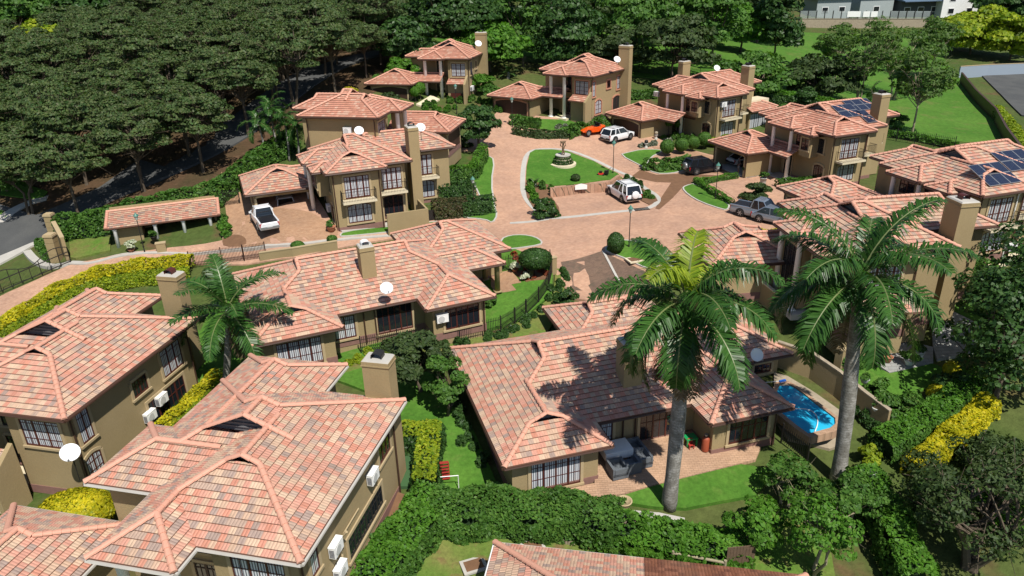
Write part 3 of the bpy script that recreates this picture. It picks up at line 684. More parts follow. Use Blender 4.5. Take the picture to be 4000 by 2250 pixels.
def hedge(name, label, pts, width, height, leaf, size=.12, dens=110, core='core_dark', cat='hedge', group=None, wob=.12, top_leaf=None, base=0., round_=.35, zf=None):
    """clipped hedge along a path of ground points"""
    P = [np.array(p[:2], float) for p in pts]; root = thing(name, label, cat, (P[0][0], P[0][1], gz(*P[0])), group=group)
    o = np.array(root.location); r = np.random.default_rng(abs(hash(label)) % 2 ** 31 if False else sum(map(ord, label)))
    Q = []; NN = []; cb = MB(); tops = []
    for a, b in zip(P, P[1:]):
        d = b - a; L = np.linalg.norm(d); d /= L; nrm = np.array([-d[1], d[0]])
        n = int(dens * L * (width + 2 * height)); s = r.uniform(-width * .3, L + width * .3, n); c = r.uniform(0, width + 2 * height, n)
        side = np.where(c < height, -1, np.where(c > height + width, 1, 0))
        z = np.where(side == -1, c, np.where(side == 1, width + 2 * height - c, height)); x = np.where(side == 0, c - height - width / 2, side * width / 2)
        rr = round_ * width; over = np.maximum(0, np.abs(x) - (width / 2 - rr)) / rr * np.clip((z - (height - rr)) / rr, 0, 1)
        x = x * (1 - .12 * over); z = z - over * rr * .35
        wv = wob * (np.sin(s * 1.9 + x * 2) + .6 * np.sin(s * 4.3 + z * 3 + 1)) + r.normal(0, .045, n)
        x = x + np.sign(x) * wv * (np.abs(side)) * .6; z = z + wv * (side == 0) * .6
        X = a[0] + d[0] * s + nrm[0] * x; Y = a[1] + d[1] * s + nrm[1] * x
        Z = gz_arr(np.c_[X, Y]) + base + np.maximum(.02, z)
        Q.append(np.c_[X, Y, Z]); NN.append(np.c_[nrm[0] * side * 1.4, nrm[1] * side * 1.4, np.where(side == 0, 1.6, .35)]); tops.append(side == 0)
        k = max(1, int(L / 1.2)); hw = width / 2 - .1
        V = []
        for i in range(k + 1):
            c2 = a + d * L * i / k; zz = gz(*c2) + base
            V += [(c2[0] - nrm[0] * hw, c2[1] - nrm[1] * hw, zz - .4), (c2[0] + nrm[0] * hw, c2[1] + nrm[1] * hw, zz - .4), (c2[0] + nrm[0] * hw * .5, c2[1] + nrm[1] * hw * .5, zz + height - .22 - wob), (c2[0] - nrm[0] * hw * .5, c2[1] - nrm[1] * hw * .5, zz + height - .22 - wob)]
        F = []
        for i in range(k): F += [(4 * i + j, 4 * i + (j + 1) % 4, 4 * i + 4 + (j + 1) % 4, 4 * i + 4 + j) for j in range(4)]
        F += [(3, 2, 1, 0), (4 * k, 4 * k + 1, 4 * k + 2, 4 * k + 3)]
        cb.mesh([(v[0] - o[0], v[1] - o[1], v[2] - o[2]) for v in V], F)
    Q = np.concatenate(Q) - o; NN = np.concatenate(NN); tp = np.concatenate(tops)
    if top_leaf:
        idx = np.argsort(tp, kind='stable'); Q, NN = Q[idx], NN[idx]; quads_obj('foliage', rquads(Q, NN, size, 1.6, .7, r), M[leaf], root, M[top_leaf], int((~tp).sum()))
    else: quads_obj('foliage', rquads(Q, NN, size, 1.6, .7, r), M[leaf], root)
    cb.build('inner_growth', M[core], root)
    return root
def scatter(name, label, cat, pts, h, n, leaf, size, seed=1, group=None, spread=.35):
    """loose plants filling a strip or bed: leaf clumps along ground points, one planting"""
    r = np.random.default_rng(seed); P = np.array([p[:2] for p in pts], float); root = thing(name, label, cat, (P[0][0], P[0][1], gz(*P[0])), group=group)
    seg = np.linalg.norm(np.diff(P, axis=0), axis=1); i = r.choice(len(seg), n, p=seg / seg.sum()); f = r.uniform(0, 1, n)[:, None]
    C = P[i] * (1 - f) + P[i + 1] * f; k = max(3, int(seg.sum() / .5)); cl = C[r.integers(0, n, k)] + r.normal(0, spread * .6, (k, 2)); ch = h * r.uniform(.5, 1.15, k)
    j = r.integers(0, k, n); d = r.normal(0, 1, (n, 3)); d /= np.linalg.norm(d, axis=1)[:, None]; d[:, 2] = np.abs(d[:, 2])
    X = cl[j] + d[:, :2] * spread * .8; Z = gz_arr(X) + .05 + d[:, 2] * ch[j]
    quads_obj('foliage', rquads(np.c_[X, Z] - np.array(root.location), d + [0, 0, .6], size, 1.8, .8, r), M[leaf], root)
    return root
def frond(r, length, elev, droop, leaf_len, npair, width=.05, hang=.6, base=(0, 0, 0), az=0.):
    """rachis points and leaflet quads of one feather frond"""
    pts = []; p = np.array(base, float); k = 14; e = elev
    ca, sa = math.cos(az), math.sin(az)
    for i in range(k + 1):
        pts.append(p.copy()); e2 = e - droop * (i / k) ** 1.3 * 1.6
        p = p + length / k * np.array([math.cos(e2) * ca, math.cos(e2) * sa, math.sin(e2)])
    pts = np.array(pts); Q = []
    for i in range(npair):
        f = .12 + .88 * (i + .5) / npair; x = f * k; j = min(int(x), k - 1); c = pts[j] + (pts[j + 1] - pts[j]) * (x - j)
        t = pts[j + 1] - pts[j]; t /= np.linalg.norm(t); side = np.cross(t, [0, 0, 1.]); side /= np.linalg.norm(side) + 1e-6; up = np.cross(side, t)
        ll = leaf_len * (math.sin(math.pi * min(1, f * .85 + .12)) ** .6) * r.uniform(.85, 1.15)
        for sg in (-1, 1):
            d1 = side * sg * r.uniform(.75, 1) + t * r.uniform(.35, .7) + up * r.uniform(-.15, .45); d1 /= np.linalg.norm(d1)
            m1 = c + d1 * ll * .5; d2 = d1 + np.array([0, 0, -hang * r.uniform(.6, 1.5)]); d2 /= np.linalg.norm(d2); e1 = m1 + d2 * ll * .5
            wv = np.cross(d1, up); wv /= np.linalg.norm(wv) + 1e-6; wv = wv * width * .5
            Q.append([c - wv * .6, c + wv * .6, m1 + wv, m1 - wv]); Q.append([m1 - wv, m1 + wv, e1 + wv * .15, e1 - wv * .15])
    return pts, Q
def palm(name, label, loc, h, lean, tr, nf, fl, ll, seed, npair=60, young=0, dead=0, shaft=True, cat='palm tree', hang=.6, width=.06, trunkm='palm_trunk', elevs=(1.3, -.5), droop=(.7, 1.1), az0=0., group=None):
    r = np.random.default_rng(seed); root = thing(name, label, cat, loc, group=group)
    top = np.array([lean[0], lean[1], h]); K = 26
    sh = lambda f: np.array([lean[0] * f, lean[1] * f, h * f]) + np.array([.12 * math.sin(f * 3), 0, 0])
    prof = [tr * (1.35 - .35 * min(1, f * 6) + .18 * math.sin(math.pi * min(1, f * 1.15)) - .38 * max(0, f - .5) * 1.3) for f in np.linspace(0, 1, K)]
    mb = MB(); mb.tube([sh(f) + [0, 0, -.4 if f == 0 else 0] for f in np.linspace(0, 1, K)], prof, 12); mb.build('trunk', M[trunkm], root, True)
    if shaft:
        mb = MB(); mb.tube([sh(1) - [0, 0, .1], sh(1) + [0, 0, .5], sh(1) + [0, 0, 1.25]], [prof[-1] * 1.12, prof[-1] * 1.15, prof[-1] * .5], 12); mb.build('crownshaft', solid('palm shaft', (.1, .16, .05)), root, True)
    b = sh(1) + [0, 0, 1.0 if shaft else 0]
    for i in range(nf):
        f = i / max(1, nf - 1); az = az0 + i * 2.39996 + r.normal(0, .15); el = elevs[0] + (elevs[1] - elevs[0]) * f ** .8 + r.normal(0, .07)
        pts, Q = frond(r, fl * r.uniform(.88, 1.08), el, r.uniform(*droop), ll, npair, width, hang, b - [0, 0, .35 * f], az)
        mat = 'palm_leaf_y' if i < young else 'palm_leaf'
        o = quads_obj('frond', Q, M[mat], root); mb = MB(); mb.tube(pts, np.linspace(.06, .012, len(pts)) * (tr / .22) ** .5, 5); mb.build('frond_stalk', solid('frond stalk', (.14, .17, .06)), o)
    for i in range(dead):
        az = az0 + 1 + i * 2.1 + r.normal(0, .3); pts, Q = frond(r, fl * .8, -1.05, .35, ll * .8, int(npair * .7), width * .7, .9, sh(1) - [0, 0, .1], az)
        quads_obj('dead_frond', Q, M['palm_dead'], root)
    return root
t = NT('palm trunk'); sz = t("SeparateXYZ", i_0=t.pos()); ring = t.math('SINE', t.math('MULTIPLY', sz.outputs[2], 38)); n = t.noise(2.2, 5); n2 = t.noise(9, 4, rough=.7)
cc_ = t.mix(t.ramp(n, [(.42, (0,) * 3), (.62, (1,) * 3)]), (.20, .19, .165), (.36, .35, .32)); cc_ = t.mix(t.ramp(n2, [(.5, (0,) * 3), (.68, (1,) * 3)]), cc_, (.11, .1, .08))
M['palm_trunk'] = t.out(t.mix(t.math('MULTIPLY', t.math('ADD', t.math('MULTIPLY', ring, .5), .5), .35), cc_, (.12, .11, .09)), .9, n2, .03)
# ---------------------------------------------------------------- terrain and ground sheets
def inpoly(P, poly):
    x, y = P[:, 0], P[:, 1]; c = np.zeros(len(P), bool); n = len(poly)
    for i in range(n):
        (x0, y0), (x1, y1) = poly[i][:2], poly[(i + 1) % n][:2]
        k = (y0 > y) != (y1 > y)
        c ^= k & (x < (x1 - x0) * (y - y0) / ((y1 - y0) or 1e-9) + x0)
    return c
def smooth(P, it=2, closed=True):
    P = [np.array(p[:2], float) for p in P]
    for _ in range(it):
        Q = []; n = len(P)
        for i in range(n if closed else n - 1):
            a, b = P[i], P[(i + 1) % n]; Q += [a * .75 + b * .25, a * .25 + b * .75]
        P = Q if closed else [P[0]] + Q + [P[-1]]
    return P
def sheet(name, pts, mat, dz=.0, step=1.3, kind='structure', sm=0, skirt=.5, label=None):
    P = [np.array(p[:2], float) for p in pts]
    if sm: P = smooth(P, sm)
    B = []
    for i in range(len(P)):
        a, b = P[i], P[(i + 1) % len(P)]; k = max(1, int(np.linalg.norm(b - a) / step))
        B += [a + (b - a) * j / k for j in range(k)]
    A = np.array(B); lo, hi = A.min(0), A.max(0)
    g = np.stack(np.meshgrid(np.arange(lo[0], hi[0], step), np.arange(lo[1], hi[1], step)), -1).reshape(-1, 2) + .013
    g = g[inpoly(g, B)] if len(g) else g
    n = len(B); V = [Vector(p) for p in np.r_[A, g]] if len(g) else [Vector(p) for p in A]
    r = delaunay_2d_cdt(V, [(i, (i + 1) % n) for i in range(n)], [list(range(n))], 1, 1e-5)
    vs = np.array([v[:] for v in r[0]]); z = gz_arr(vs) + dz; F = [tuple(f) for f in r[2]]
    out = [v for v in np.c_[vs, z]]
    e = {}
    for f in F:
        for i in range(len(f)):
            k = (f[i], f[(i + 1) % len(f)]); e[k] = 1
    for a, b in list(e):
        if (b, a) not in e:
            k = len(out); out += [out[a] - [0, 0, skirt], out[b] - [0, 0, skirt]]; F.append((a, k, k + 1, b))
    me = bpy.data.meshes.new(name); me.from_pydata([tuple(map(float, v)) for v in out], [], F); me.materials.append(M[mat]); me.update()
    o = put(bpy.data.objects.new(name, me)); o["kind"] = kind
    if label: o["label"] = label
    return o
def ribbon(name, pts, w, mat, dz=.02, h=.3, closed=False, kind='structure', sm=2, parent=None):
    """kerb or channel of width w along ground points"""
    P = smooth(pts, sm, closed) if sm else [np.array(p[:2], float) for p in pts]
    mb = MB(); n = len(P); V = []
    for i in range(n):
        a, b = P[(i - 1) % n if closed else max(i - 1, 0)], P[(i + 1) % n if closed else min(i + 1, n - 1)]
        d = (b - a) / (np.linalg.norm(b - a) + 1e-9); nr = np.array([-d[1], d[0]]) * w / 2; z = gz(*P[i]) + dz
        l, r = P[i] + nr, P[i] - nr; V += [(*l, z), (*r, z), (*r, z - h), (*l, z - h)]
    F = []
    for i in range(n if closed else n - 1):
        j = (i + 1) % n; F += [(4 * i + k, 4 * j + k, 4 * j + (k + 1) % 4, 4 * i + (k + 1) % 4) for k in range(4)]
    if not closed: F += [(0, 1, 2, 3), (4 * n - 1, 4 * n - 2, 4 * n - 3, 4 * n - 4)]
    mb.mesh(V, F); o = mb.build(name, M[mat], parent)
    if parent is None: o["kind"] = kind
    return o
def S2(ox, oy, k):                       # points measured in an enlarged survey tile
    return lambda *pts: [G((ox + x / k) * .644, (oy + y / k) * .644) for x, y in pts]
def D(*pts): return [G(x, y) for x, y in pts]
m6, m7, m8 = S2(1000, 562, 2.574), S2(2000, 562, 2.574), S2(3000, 562, 2.574)
b1, b2, b3, b4 = (S2(k, 1125, 2.576) for k in (0, 1000, 2000, 3000))
n1, n2, n3, n4 = (S2(k, 1687, 2.574) for k in (0, 1000, 2000, 3000))
t1_, t2_, t3_, t4_ = (S2(k, 0, 2.576) for k in (0, 1000, 2000, 3000)); m5 = S2(0, 562, 2.574); y5 = S2(1500, 1000, 1.82)
# base terrain
xs = np.r_[np.arange(-170, -60, 5), np.arange(-60, 75, 1.5), np.arange(75, 165, 5)]; ys = np.r_[np.arange(2, 130, 1.5), np.arange(130, 280, 5)]
gx, gy = np.meshgrid(xs, ys); gp = np.c_[gx.ravel(), gy.ravel()]; zz = gz_arr(gp) - .16; nx, ny = len(xs), len(ys)
mb = MB(); mb.v = [tuple(map(float, p)) for p in np.c_[gp, zz]]
for j in range(ny - 1):
    for i in range(nx - 1): mb.f.append((j * nx + i, j * nx + i + 1, (j + 1) * nx + i + 1, (j + 1) * nx + i)); mb.m.append(0)
# far skirt of the terrain out to the horizon
edge = [j * nx for j in range(ny)] + [(ny - 1) * nx + i for i in range(nx)] + [j * nx + nx - 1 for j in range(ny - 1, -1, -1)]
for a, b in zip(edge, edge[1:]):
    k = len(mb.v); pa, pb = np.array(mb.v[a]), np.array(mb.v[b]); c = np.array([0, 140, 0.])
    oa, ob = c + (pa - c) * 8, c + (pb - c) * 8; oa[2] = pa[2] - 6; ob[2] = pb[2] - 6
    mb.v += [tuple(oa), tuple(ob)]; mb.f.append((a, b, k + 1, k)); mb.m.append(0)
mb.uv = [(0, 0)] * (4 * len(mb.f)); o = mb.build('ground', M['ground'], None, True); o["kind"] = "structure"
sheet('forest_floor', D((-20, 520), (110, 560), (330, 545), (440, 500), (640, 400), (700, 330), (880, 260), (1010, 200), (1000, 120), (880, 60), (700, 70), (480, 90), (250, 120), (100, 150), (-20, 250)), 'forest_floor', -.08, 3)
sheet('meadow', D((1900, 70), (2050, 82), (2330, 84), (2400, 180), (2470, 240), (2530, 330), (2540, 365), (2300, 345), (2190, 315), (1900, 235), (1600, 190), (1300, 150), (1100, 110), (1000, 60), (1200, 30), (1600, 60)), 'field', -.06, 3)
sheet('paving', D((-30, 760), (20, 735), (170, 668), (300, 640), (430, 622), (560, 604), (560, 560), (590, 520), (640, 470), (780, 470), (835, 560), (855, 583), (1000, 564), (1130, 548), (1190, 530), (1200, 380), (1150, 378), (1165, 345), (1228, 305), (1250, 282), (1400, 296),
    (1500, 320), (1535, 318), (1650, 345), (1800, 392), (1860, 400), (1960, 440), (2060, 470), (2070, 540), (1900, 600), (1690, 640), (1640, 700), (1560, 758), (1440, 750), (1385, 672), (1262, 640), (1140, 600), (1010, 596), (870, 620), (760, 645), (620, 665), (480, 662), (330, 668), (150, 760), (-30, 850)), 'paving', 0, 1.5)
sheet('road', D((-40, 660), (90, 606), (160, 570), (250, 520), (330, 480), (420, 420), (350, 400), (250, 470), (150, 515), (90, 540), (-40, 500)), 'asphalt', -.03, 2)
ribbon('forest_road', D((250, 490), (420, 420), (560, 350), (680, 260), (760, 200), (860, 150), (960, 124), (1040, 110)), 6, 'asphalt', -.03, .3)
sheet('verge', m5((20, 405), (250, 400), (480, 480), (440, 530), (300, 550), (0, 510)), 'lawn', .03); sheet('verge', m5((-10, 660), (85, 700), (60, 735), (-10, 765)), 'lawn', .03)
ribbon('pavement', m5((-10, 790), (90, 690), (300, 580), (480, 530)), 1.5, 'concrete', .03, .3)
sheet('pavement', m5((-10, 1130), (300, 1000), (480, 930), (500, 1010), (330, 1020), (230, 1080), (-10, 1210)), 'concrete', .02)
sheet('gravel_bed', m5((690, 930), (800, 930), (1110, 940), (1110, 1070), (960, 1100), (760, 1150), (710, 1140)), 'lawn_dry', .02)
sheet('driveway', m6((-350, 280), (60, 640), (560, 690), (740, 800), (830, 870), (810, 950), (430, 980), (0, 1030), (-200, 1040), (-300, 700)), 'paving_drive', .01, 1)
sheet('soil_bed', m5((2230, 960), (2300, 915), (2420, 915), (2480, 960), (2470, 1020), (2250, 1040)), 'soil', .03, 1, sm=1)
# traffic island
isl = m7((140, 370), (148, 230), (180, 95), (235, 64), (400, 62), (560, 80), (820, 178), (1060, 300), (1110, 350), (900, 372), (650, 410), (420, 425))
sheet('island_lawn', isl, 'lawn', .09, 1)
sheet('island_bed', m7((130, 430), (140, 370), (420, 425), (400, 540), (470, 640), (480, 695), (420, 720), (310, 712), (210, 640), (150, 540)), 'soil', .07, 1)
sheet('island_bed', m7((1110, 350), (1170, 330), (1290, 440), (1440, 530), (1465, 575), (1380, 615), (1290, 570), (1100, 410)), 'soil', .07, 1)
ring = m7((105, 440), (110, 250), (140, 110), (215, 52), (400, 45), (580, 62), (850, 165), (1090, 290), (1190, 322), (1310, 430), (1460, 520), (1475, 580), (1400, 640), (1280, 662), (1000, 690), (700, 725), (480, 745), (370, 750), (280, 700), (170, 600), (120, 510))
ribbon('kerb', ring, .55, 'concrete', .03, .3, True)
ribbon('kerb', m7((-20, 795), (180, 785), (370, 755)), .5, 'concrete', .02); ribbon('kerb', m6((0, 1030), (430, 1000), (760, 960), (1440, 905)), .9, 'concrete', .02, .3, sm=1); ribbon('kerb', m5((1890, 1100), (2200, 1065), (2574, 1030)), .9, 'concrete', .02)
ribbon('kerb', m5((700, 1190), (900, 1200), (1180, 1120), (1500, 1080), (1890, 1095)), .7, 'concrete', .02)
ribbon('kerb', m5((270, 1075), (350, 1170), (480, 1230), (620, 1215), (700, 1190)), .7, 'concrete', .05)
for q in (m7((1085, 112), (1160, 92), (1300, 60), (1500, 60), (1500, 90), (1400, 130), (1340, 230), (1440, 275), (1740, 235), (1760, 262), (1600, 302), (1440, 300), (1310, 228)),
          m7((1712, 450), (1745, 425), (1840, 400), (2185, 610), (2175, 662), (2120, 665), (1900, 592), (1770, 515)),
          m7((925, 1070), (990, 1000), (1110, 970), (1250, 985), (1480, 1030), (1480, 1270), (1350, 1255), (1180, 1172), (1000, 1102)),
          m7((-110, 960), (-20, 925), (110, 918), (230, 940), (303, 985), (290, 1020), (0, 1062), (-110, 1060)),
          m6((845, 920), (880, 890), (1250, 842), (1800, 782), (1860, 790), (1440, 878), (1100, 915), (860, 937)),
          m6((2200, 200), (2330, 118), (2400, 165), (2365, 390), (2400, 640), (2428, 720), (2380, 800), (2300, 760), (2080, 745), (2200, 700), (2330, 690), (2150, 310))):
    sheet('lawn', q, 'lawn', .07, 1, sm=1); ribbon('kerb', q, .16, 'concrete', .085, .3, True, sm=1)
ribbon('footpath', m6((850, 870), (1270, 815), (1700, 740), (2110, 700)), .9, 'concrete', .03, .3, sm=0)
sheet('soil_spill', m7((1290, 260), (1450, 310), (1720, 300), (2140, 320), (1900, 370), (1800, 400), (1720, 430), (1620, 540), (1480, 660), (1440, 650), (1500, 540), (1600, 390), (1450, 385), (1200, 330)), 'soil', .012, 1, kind='stuff', label='brown soil washed across the paving')
sheet('driveway', m7((490, 1190), (910, 1075), (960, 1110), (1330, 1280), (1420, 1500), (600, 1500), (540, 1330)), 'paving_old', .02, 1)
ribbon('kerb', m7((915, 1080), (1000, 1240), (1085, 1400)), .2, 'concrete', .06, sm=1)
# gardens of the lower houses
sheet('lawn', D((560, 700), (700, 690), (1180, 640), (1290, 625), (1392, 668), (1388, 740), (1310, 805), (1130, 862), (840, 915), (620, 960), (500, 975), (500, 840)), 'lawn', .03, 1.5)
sheet('verge', D((1130, 866), (1312, 808), (1392, 742), (1398, 675), (1418, 676), (1440, 745), (1380, 830), (1300, 880), (1140, 900), (830, 960), (840, 918)), 'lawn_dry', .0, 1.5)
sheet('terrace', y5((760, 130), (900, 105), (975, 190), (905, 205), (940, 245), (800, 270), (760, 220)), 'paving_drive', .06, 1); sheet('terrace', y5((380, 600), (720, 520), (700, 490), (380, 560)), 'cream' if 0 else 'concrete', .06, 1)
sheet('flower_bed', y5((910, 110), (1160, 105), (1170, 165), (1010, 185), (950, 150)), 'soil', .05, 1)
sheet('lawn', D((480, 820), (560, 860), (600, 960), (520, 990), (300, 1120), (200, 1180), (60, 1120), (300, 900)), 'lawn', .02, 1.3)
sheet('lawn', D((830, 950), (1000, 900), (1120, 960), (1190, 1080), (1260, 1240), (1090, 1240), (1000, 1190), (960, 1000)), 'lawn', .03, 1.2)
sheet('artificial_turf', D((995, 1130), (1048, 1135), (1040, 1225), (1000, 1225)), solid('artificial turf', (.035, .09, .03), .95) and 'artificial turf', .05, 1)
sheet('soil_path', D((1000, 1238), (1020, 1245), (980, 1330), (920, 1470), (860, 1470), (930, 1340)), 'soil', .02, 1)
sheet('terrace', n3((480, 590), (620, 620), (850, 690), (1100, 630), (1620, 490), (2450, 280), (2500, 160), (2150, 20), (1300, -60), (840, 150), (830, 520)), 'patio', .04, 1)
sheet('lawn', n3((1130, 640), (1620, 498), (2300, 330), (2650, 380), (2450, 640), (1750, 770), (1450, 760), (1160, 715)), 'lawn', .05, 1, sm=0)
sheet('lawn', D((1030, 1480), (1105, 1335), (1160, 1322), (1300, 1335), (1480, 1350), (1700, 1385), (1790, 1450), (1780, 1520), (1000, 1520)), 'lawn_dry', .0, 1)
sheet('soil_bed', D((1900, 1290), (2080, 1330), (2110, 1500), (1860, 1500)), 'lawn_dry', .02, 1.2)
sheet('lawn', b4((900, 700), (1220, 860), (1650, 762), (1760, 800), (1700, 940), (1500, 1060), (1200, 1150), (1050, 1080), (860, 950)), 'lawn', .03, 1)
sheet('terrace', b4((1000, 705), (1080, 600), (1400, 540), (1660, 600), (1660, 760), (1220, 858)), 'slate', .06, 1); sheet('footpath', b4((1640, 270), (1790, 205), (2150, 380), (2150, 640), (1700, 720), (1660, 600)), 'slate', .05, 1)
sheet('lawn', b4((1830, 215), (1950, 100), (2400, 190), (2300, 330), (2150, 372)), 'lawn', .04, 1)
sheet('pool_deck', b4((60, 850), (200, 890), (480, 1060), (720, 1230), (850, 1330), (800, 1560), (620, 1620), (200, 1520), (40, 1280), (60, 1000)), 'patio' if 0 else 'stone', .03, 1)
sheet('terrace', D((2440, 655), (2500, 640), (2600, 622), (2620, 660), (2480, 670)), 'cream', .05, 1)
sheet('driveway', D((2470, 190), (2600, 178), (2640, 300), (2570, 290), (2520, 240)), 'asphalt', .05, 2)
for q in (m8((1650, 560), (1700, 500), (1900, 520), (1840, 640)),): pass
sheet('garden_path', t2_((1610, 1050), (1760, 960), (1850, 1000), (1700, 1080)), 'cream', .06, 1); sheet('driveway', D((1640, 370), (1720, 372), (1900, 420), (1830, 440), (1740, 430)), 'paving_drive', .02, 1)
sheet('lawn', t3_((0, 1160), (280, 1200), (700, 1220), (560, 1330), (180, 1290)), 'lawn', .05, 1); sheet('forecourt', m7((2010, 400), (2250, 340), (2400, 345), (2574, 400), (2574, 520), (2260, 560)), 'paving', .03, 1)
# ---------------------------------------------------------------- vehicles
def paint(name, col, metal=.2):
    if name not in M:
        t = NT(name); t.out(col, .22, metal=metal, spec=.6); t.b.inputs["Coat Weight"].default_value = .6; M[name] = t.mat
    return M[name]
M['tyre'] = plain('tyre rubber', (.018, .018, .018), .85); M['rim'] = plain('alloy rim', (.4, .41, .42), .3, .1, 5, .7); M['carglass'] = plain('car glass', (.01, .012, .015), .05, .05, 3, 0, .8)
M['redlamp'] = plain('tail lamp', (.35, .012, .015), .25); M['headlamp'] = plain('head lamp', (.55, .57, .6), .15, .05, 3, .3); M['plate'] = plain('number plate', (.6, .62, .62), .5)
def wheels(root, xs, half, r, w=.24, rim='rim'):
    for x in xs:
        for sg in (-1, 1):
            mb = MB(); n = 20; V = []; prof = [(r * .72, -w / 2), (r * .95, -w / 2), (r, -w * .3), (r, w * .3), (r * .95, w / 2), (r * .72, w / 2)]
            for pr, py in prof:
                for k in range(n): a = 2 * math.pi * k / n; V.append((x + pr * math.cos(a), sg * half + py, r + pr * math.sin(a)))
            mb.mesh(V, [(i * n + k, i * n + (k + 1) % n, (i + 1) * n + (k + 1) % n, (i + 1) * n + k) for i in range(len(prof) - 1) for k in range(n)])
            o = mb.build('wheel', M['tyre'], root, True); rb = MB(); yy = sg * (half + 0) + sg * w * .42
            rb.tube([(x, yy - sg * .1, r), (x, yy - sg * .03, r)], [r * .72, r * .72], 20)
            rb.tube([(x, yy - sg * .03, r), (x, yy + sg * .02, r)], [.08, .06], 8)
            for k in range(6):
                a = k * math.pi / 3; rb.tube([(x, yy, r), (x + r * .68 * math.cos(a), yy, r + r * .68 * math.sin(a))], .035, 4)
            rb.build('rim', M[rim], o)
def car(name, label, cat, loc, rz, L, Wd, Ht, paintm, kind='suv', spare=False, rails=False, rim='rim', group=None):
    root = thing(name, label, cat, loc, rz, group); w = Wd / 2; r = .37 if kind != 'sedan' else .33
    zb = .98 if kind != 'sedan' else .86; zl = .28
    st = [(-L / 2, .86, zb - .1, .42), (-L / 2 + .08, .95, zb - .02, .3), (-L * .3, 1, zb, zl), (0, 1, zb, zl), (L * .22, 1, zb, zl), (L * .27, .99, zb - .02, zl), (L * .4, .95, zb - .07, zl), (L / 2 - .1, .88, zb - .17, .3), (L / 2, .74, zb - .27, .42)]
    V = []; F = []
    for x, k, z1, z0 in st:
        ww = w * k
        sec = [(-ww * .94, z0), (-ww, z0 + .22), (-ww * .985, z1 - .22), (-ww * .955, z1 - .06), (-ww * .86, z1), (ww * .86, z1), (ww * .955, z1 - .06), (ww * .985, z1 - .22), (ww, z0 + .22), (ww * .94, z0)]
        V += [(x, y, z) for y, z in sec]
    m = 10
    for i in range(len(st) - 1): F += [(m * i + j, m * i + (j + 1) % m, m * i + m + (j + 1) % m, m * i + m + j) for j in range(m)]
    F += [tuple(range(m))[::-1], tuple(m * (len(st) - 1) + j for j in range(m))]
    mb = MB(); mb.mesh(V, F); mb.build('body', paintm, root)
    if kind == 'pickup': x0, x1, x2, x3 = -.55, -.35, L * .12, L * .24
    elif kind == 'sedan': x0, x1, x2, x3 = -L * .4, -L * .22, L * .05, L * .23
    else: x0, x1, x2, x3 = -L / 2 + .06, -L / 2 + .42, L * .06, L * .24
    zr = Ht; wb, wt = w * .9, w * .74; yy = lambda z: wb + (wt - wb) * (z - zb) / (zr - zb)
    C = [(x0, zb), (x3, zb), (x2, zr - .05), (x1, zr - .05)]
    mb = MB(); V = [(x, s * yy(z), z) for s in (-1, 1) for x, z in C]
    mb.mesh(V, [(0, 1, 2, 3), (7, 6, 5, 4), (0, 3, 7, 4), (1, 5, 6, 2), (3, 2, 6, 7)]); mb.build('windows', M['carglass'], root)
    mb = MB(); mb.mesh([(x, s * yt, z) for s in (-1, 1) for x, yt, z in ((x1 - .08, wt, zr - .06), (x2 + .06, wt, zr - .06), (x2 - .1, wt * .9, zr + .02), (x1 + .08, wt * .9, zr + .02))],
        [(0, 1, 2, 3), (7, 6, 5, 4), (0, 3, 7, 4), (1, 5, 6, 2), (3, 2, 6, 7), (0, 4, 5, 1)])
    for s in (-1, 1):
        for a, b, rr in (((x0, zb), (x1, zr - .04), .06), ((x3, zb), (x2, zr - .04), .045), (((x0 * .35 + x3 * .65 - .35), zb), ((x1 * .35 + x2 * .65 - .2), zr - .04), .05)) + ((((x0 + .95), zb), ((x1 + .75), zr - .04), .07),) * (kind == 'suv'):
            mb.tube([(a[0], s * yy(a[1]), a[1]), (b[0], s * yy(b[1]), b[1])], rr, 5)
        mb.tube([(x0, s * wb, zb), (x3, s * wb, zb)], .03, 4)
    mb.build('roof', paintm, root)
    if kind == 'pickup':
        mb = MB(); mb.box2((-L / 2 + .12, -w * .8, zb - .02), (x0 - .05, w * .8, zb + .03)); mb.build('load_cover', M['black'], root)
        mb = MB(); mb.tube([(x0 - .12, -w * .82, zb), (x0 - .12, -w * .72, zb + .45), (x0 - .12, w * .72, zb + .45), (x0 - .12, w * .82, zb)], .04, 6); mb.build('sports_bar', M['black'], root)
        for s in (-1, 1): mb = MB(); mb.box2((-L / 2 + .02, s * w * .8, zb - .04), (x0 - .02, s * w * .95, zb + .08)); mb.build('side_rail', paintm, root)
    wheels(root, (-L * .29, L * .31), w - .1, r, .25, rim)
    mb = MB()
    for x in (-L * .29, L * .31):
        for s in (-1, 1): mb.tube([(x, s * (w - .3), r + .02), (x, s * (w + .004), r + .02)], r + .08, 18)
    mb.box2((-L * .42, -w * .93, .2), (L * .42, w * .93, .34)); mb.build('wheel_arches', M['black'], root)
    for s in (-1, 1):
        mb = MB(); mb.box((-L / 2 + .07, s * w * .82, zb - .22), (.12, .2, .36)); mb.build('tail_light', M['redlamp'], root)
        mb = MB(); mb.box((L / 2 - .14, s * w * .64, zb - .26), (.2, .36, .16)); mb.build('headlight', M['headlamp'], root)
        mb = MB(); mb.box((L * .2, s * (w + .08), zb + .1), (.12, .2, .16)); mb.build('mirror', paintm, root)
    mb = MB(); mb.box((-L / 2 + .02, 0, .5), (.16, Wd * .9, .22)); mb.box((L / 2 - .02, 0, .47), (.14, Wd * .72, .26)); mb.build('bumper', M['steel'] if kind == 'pickup' else M['black'], root)
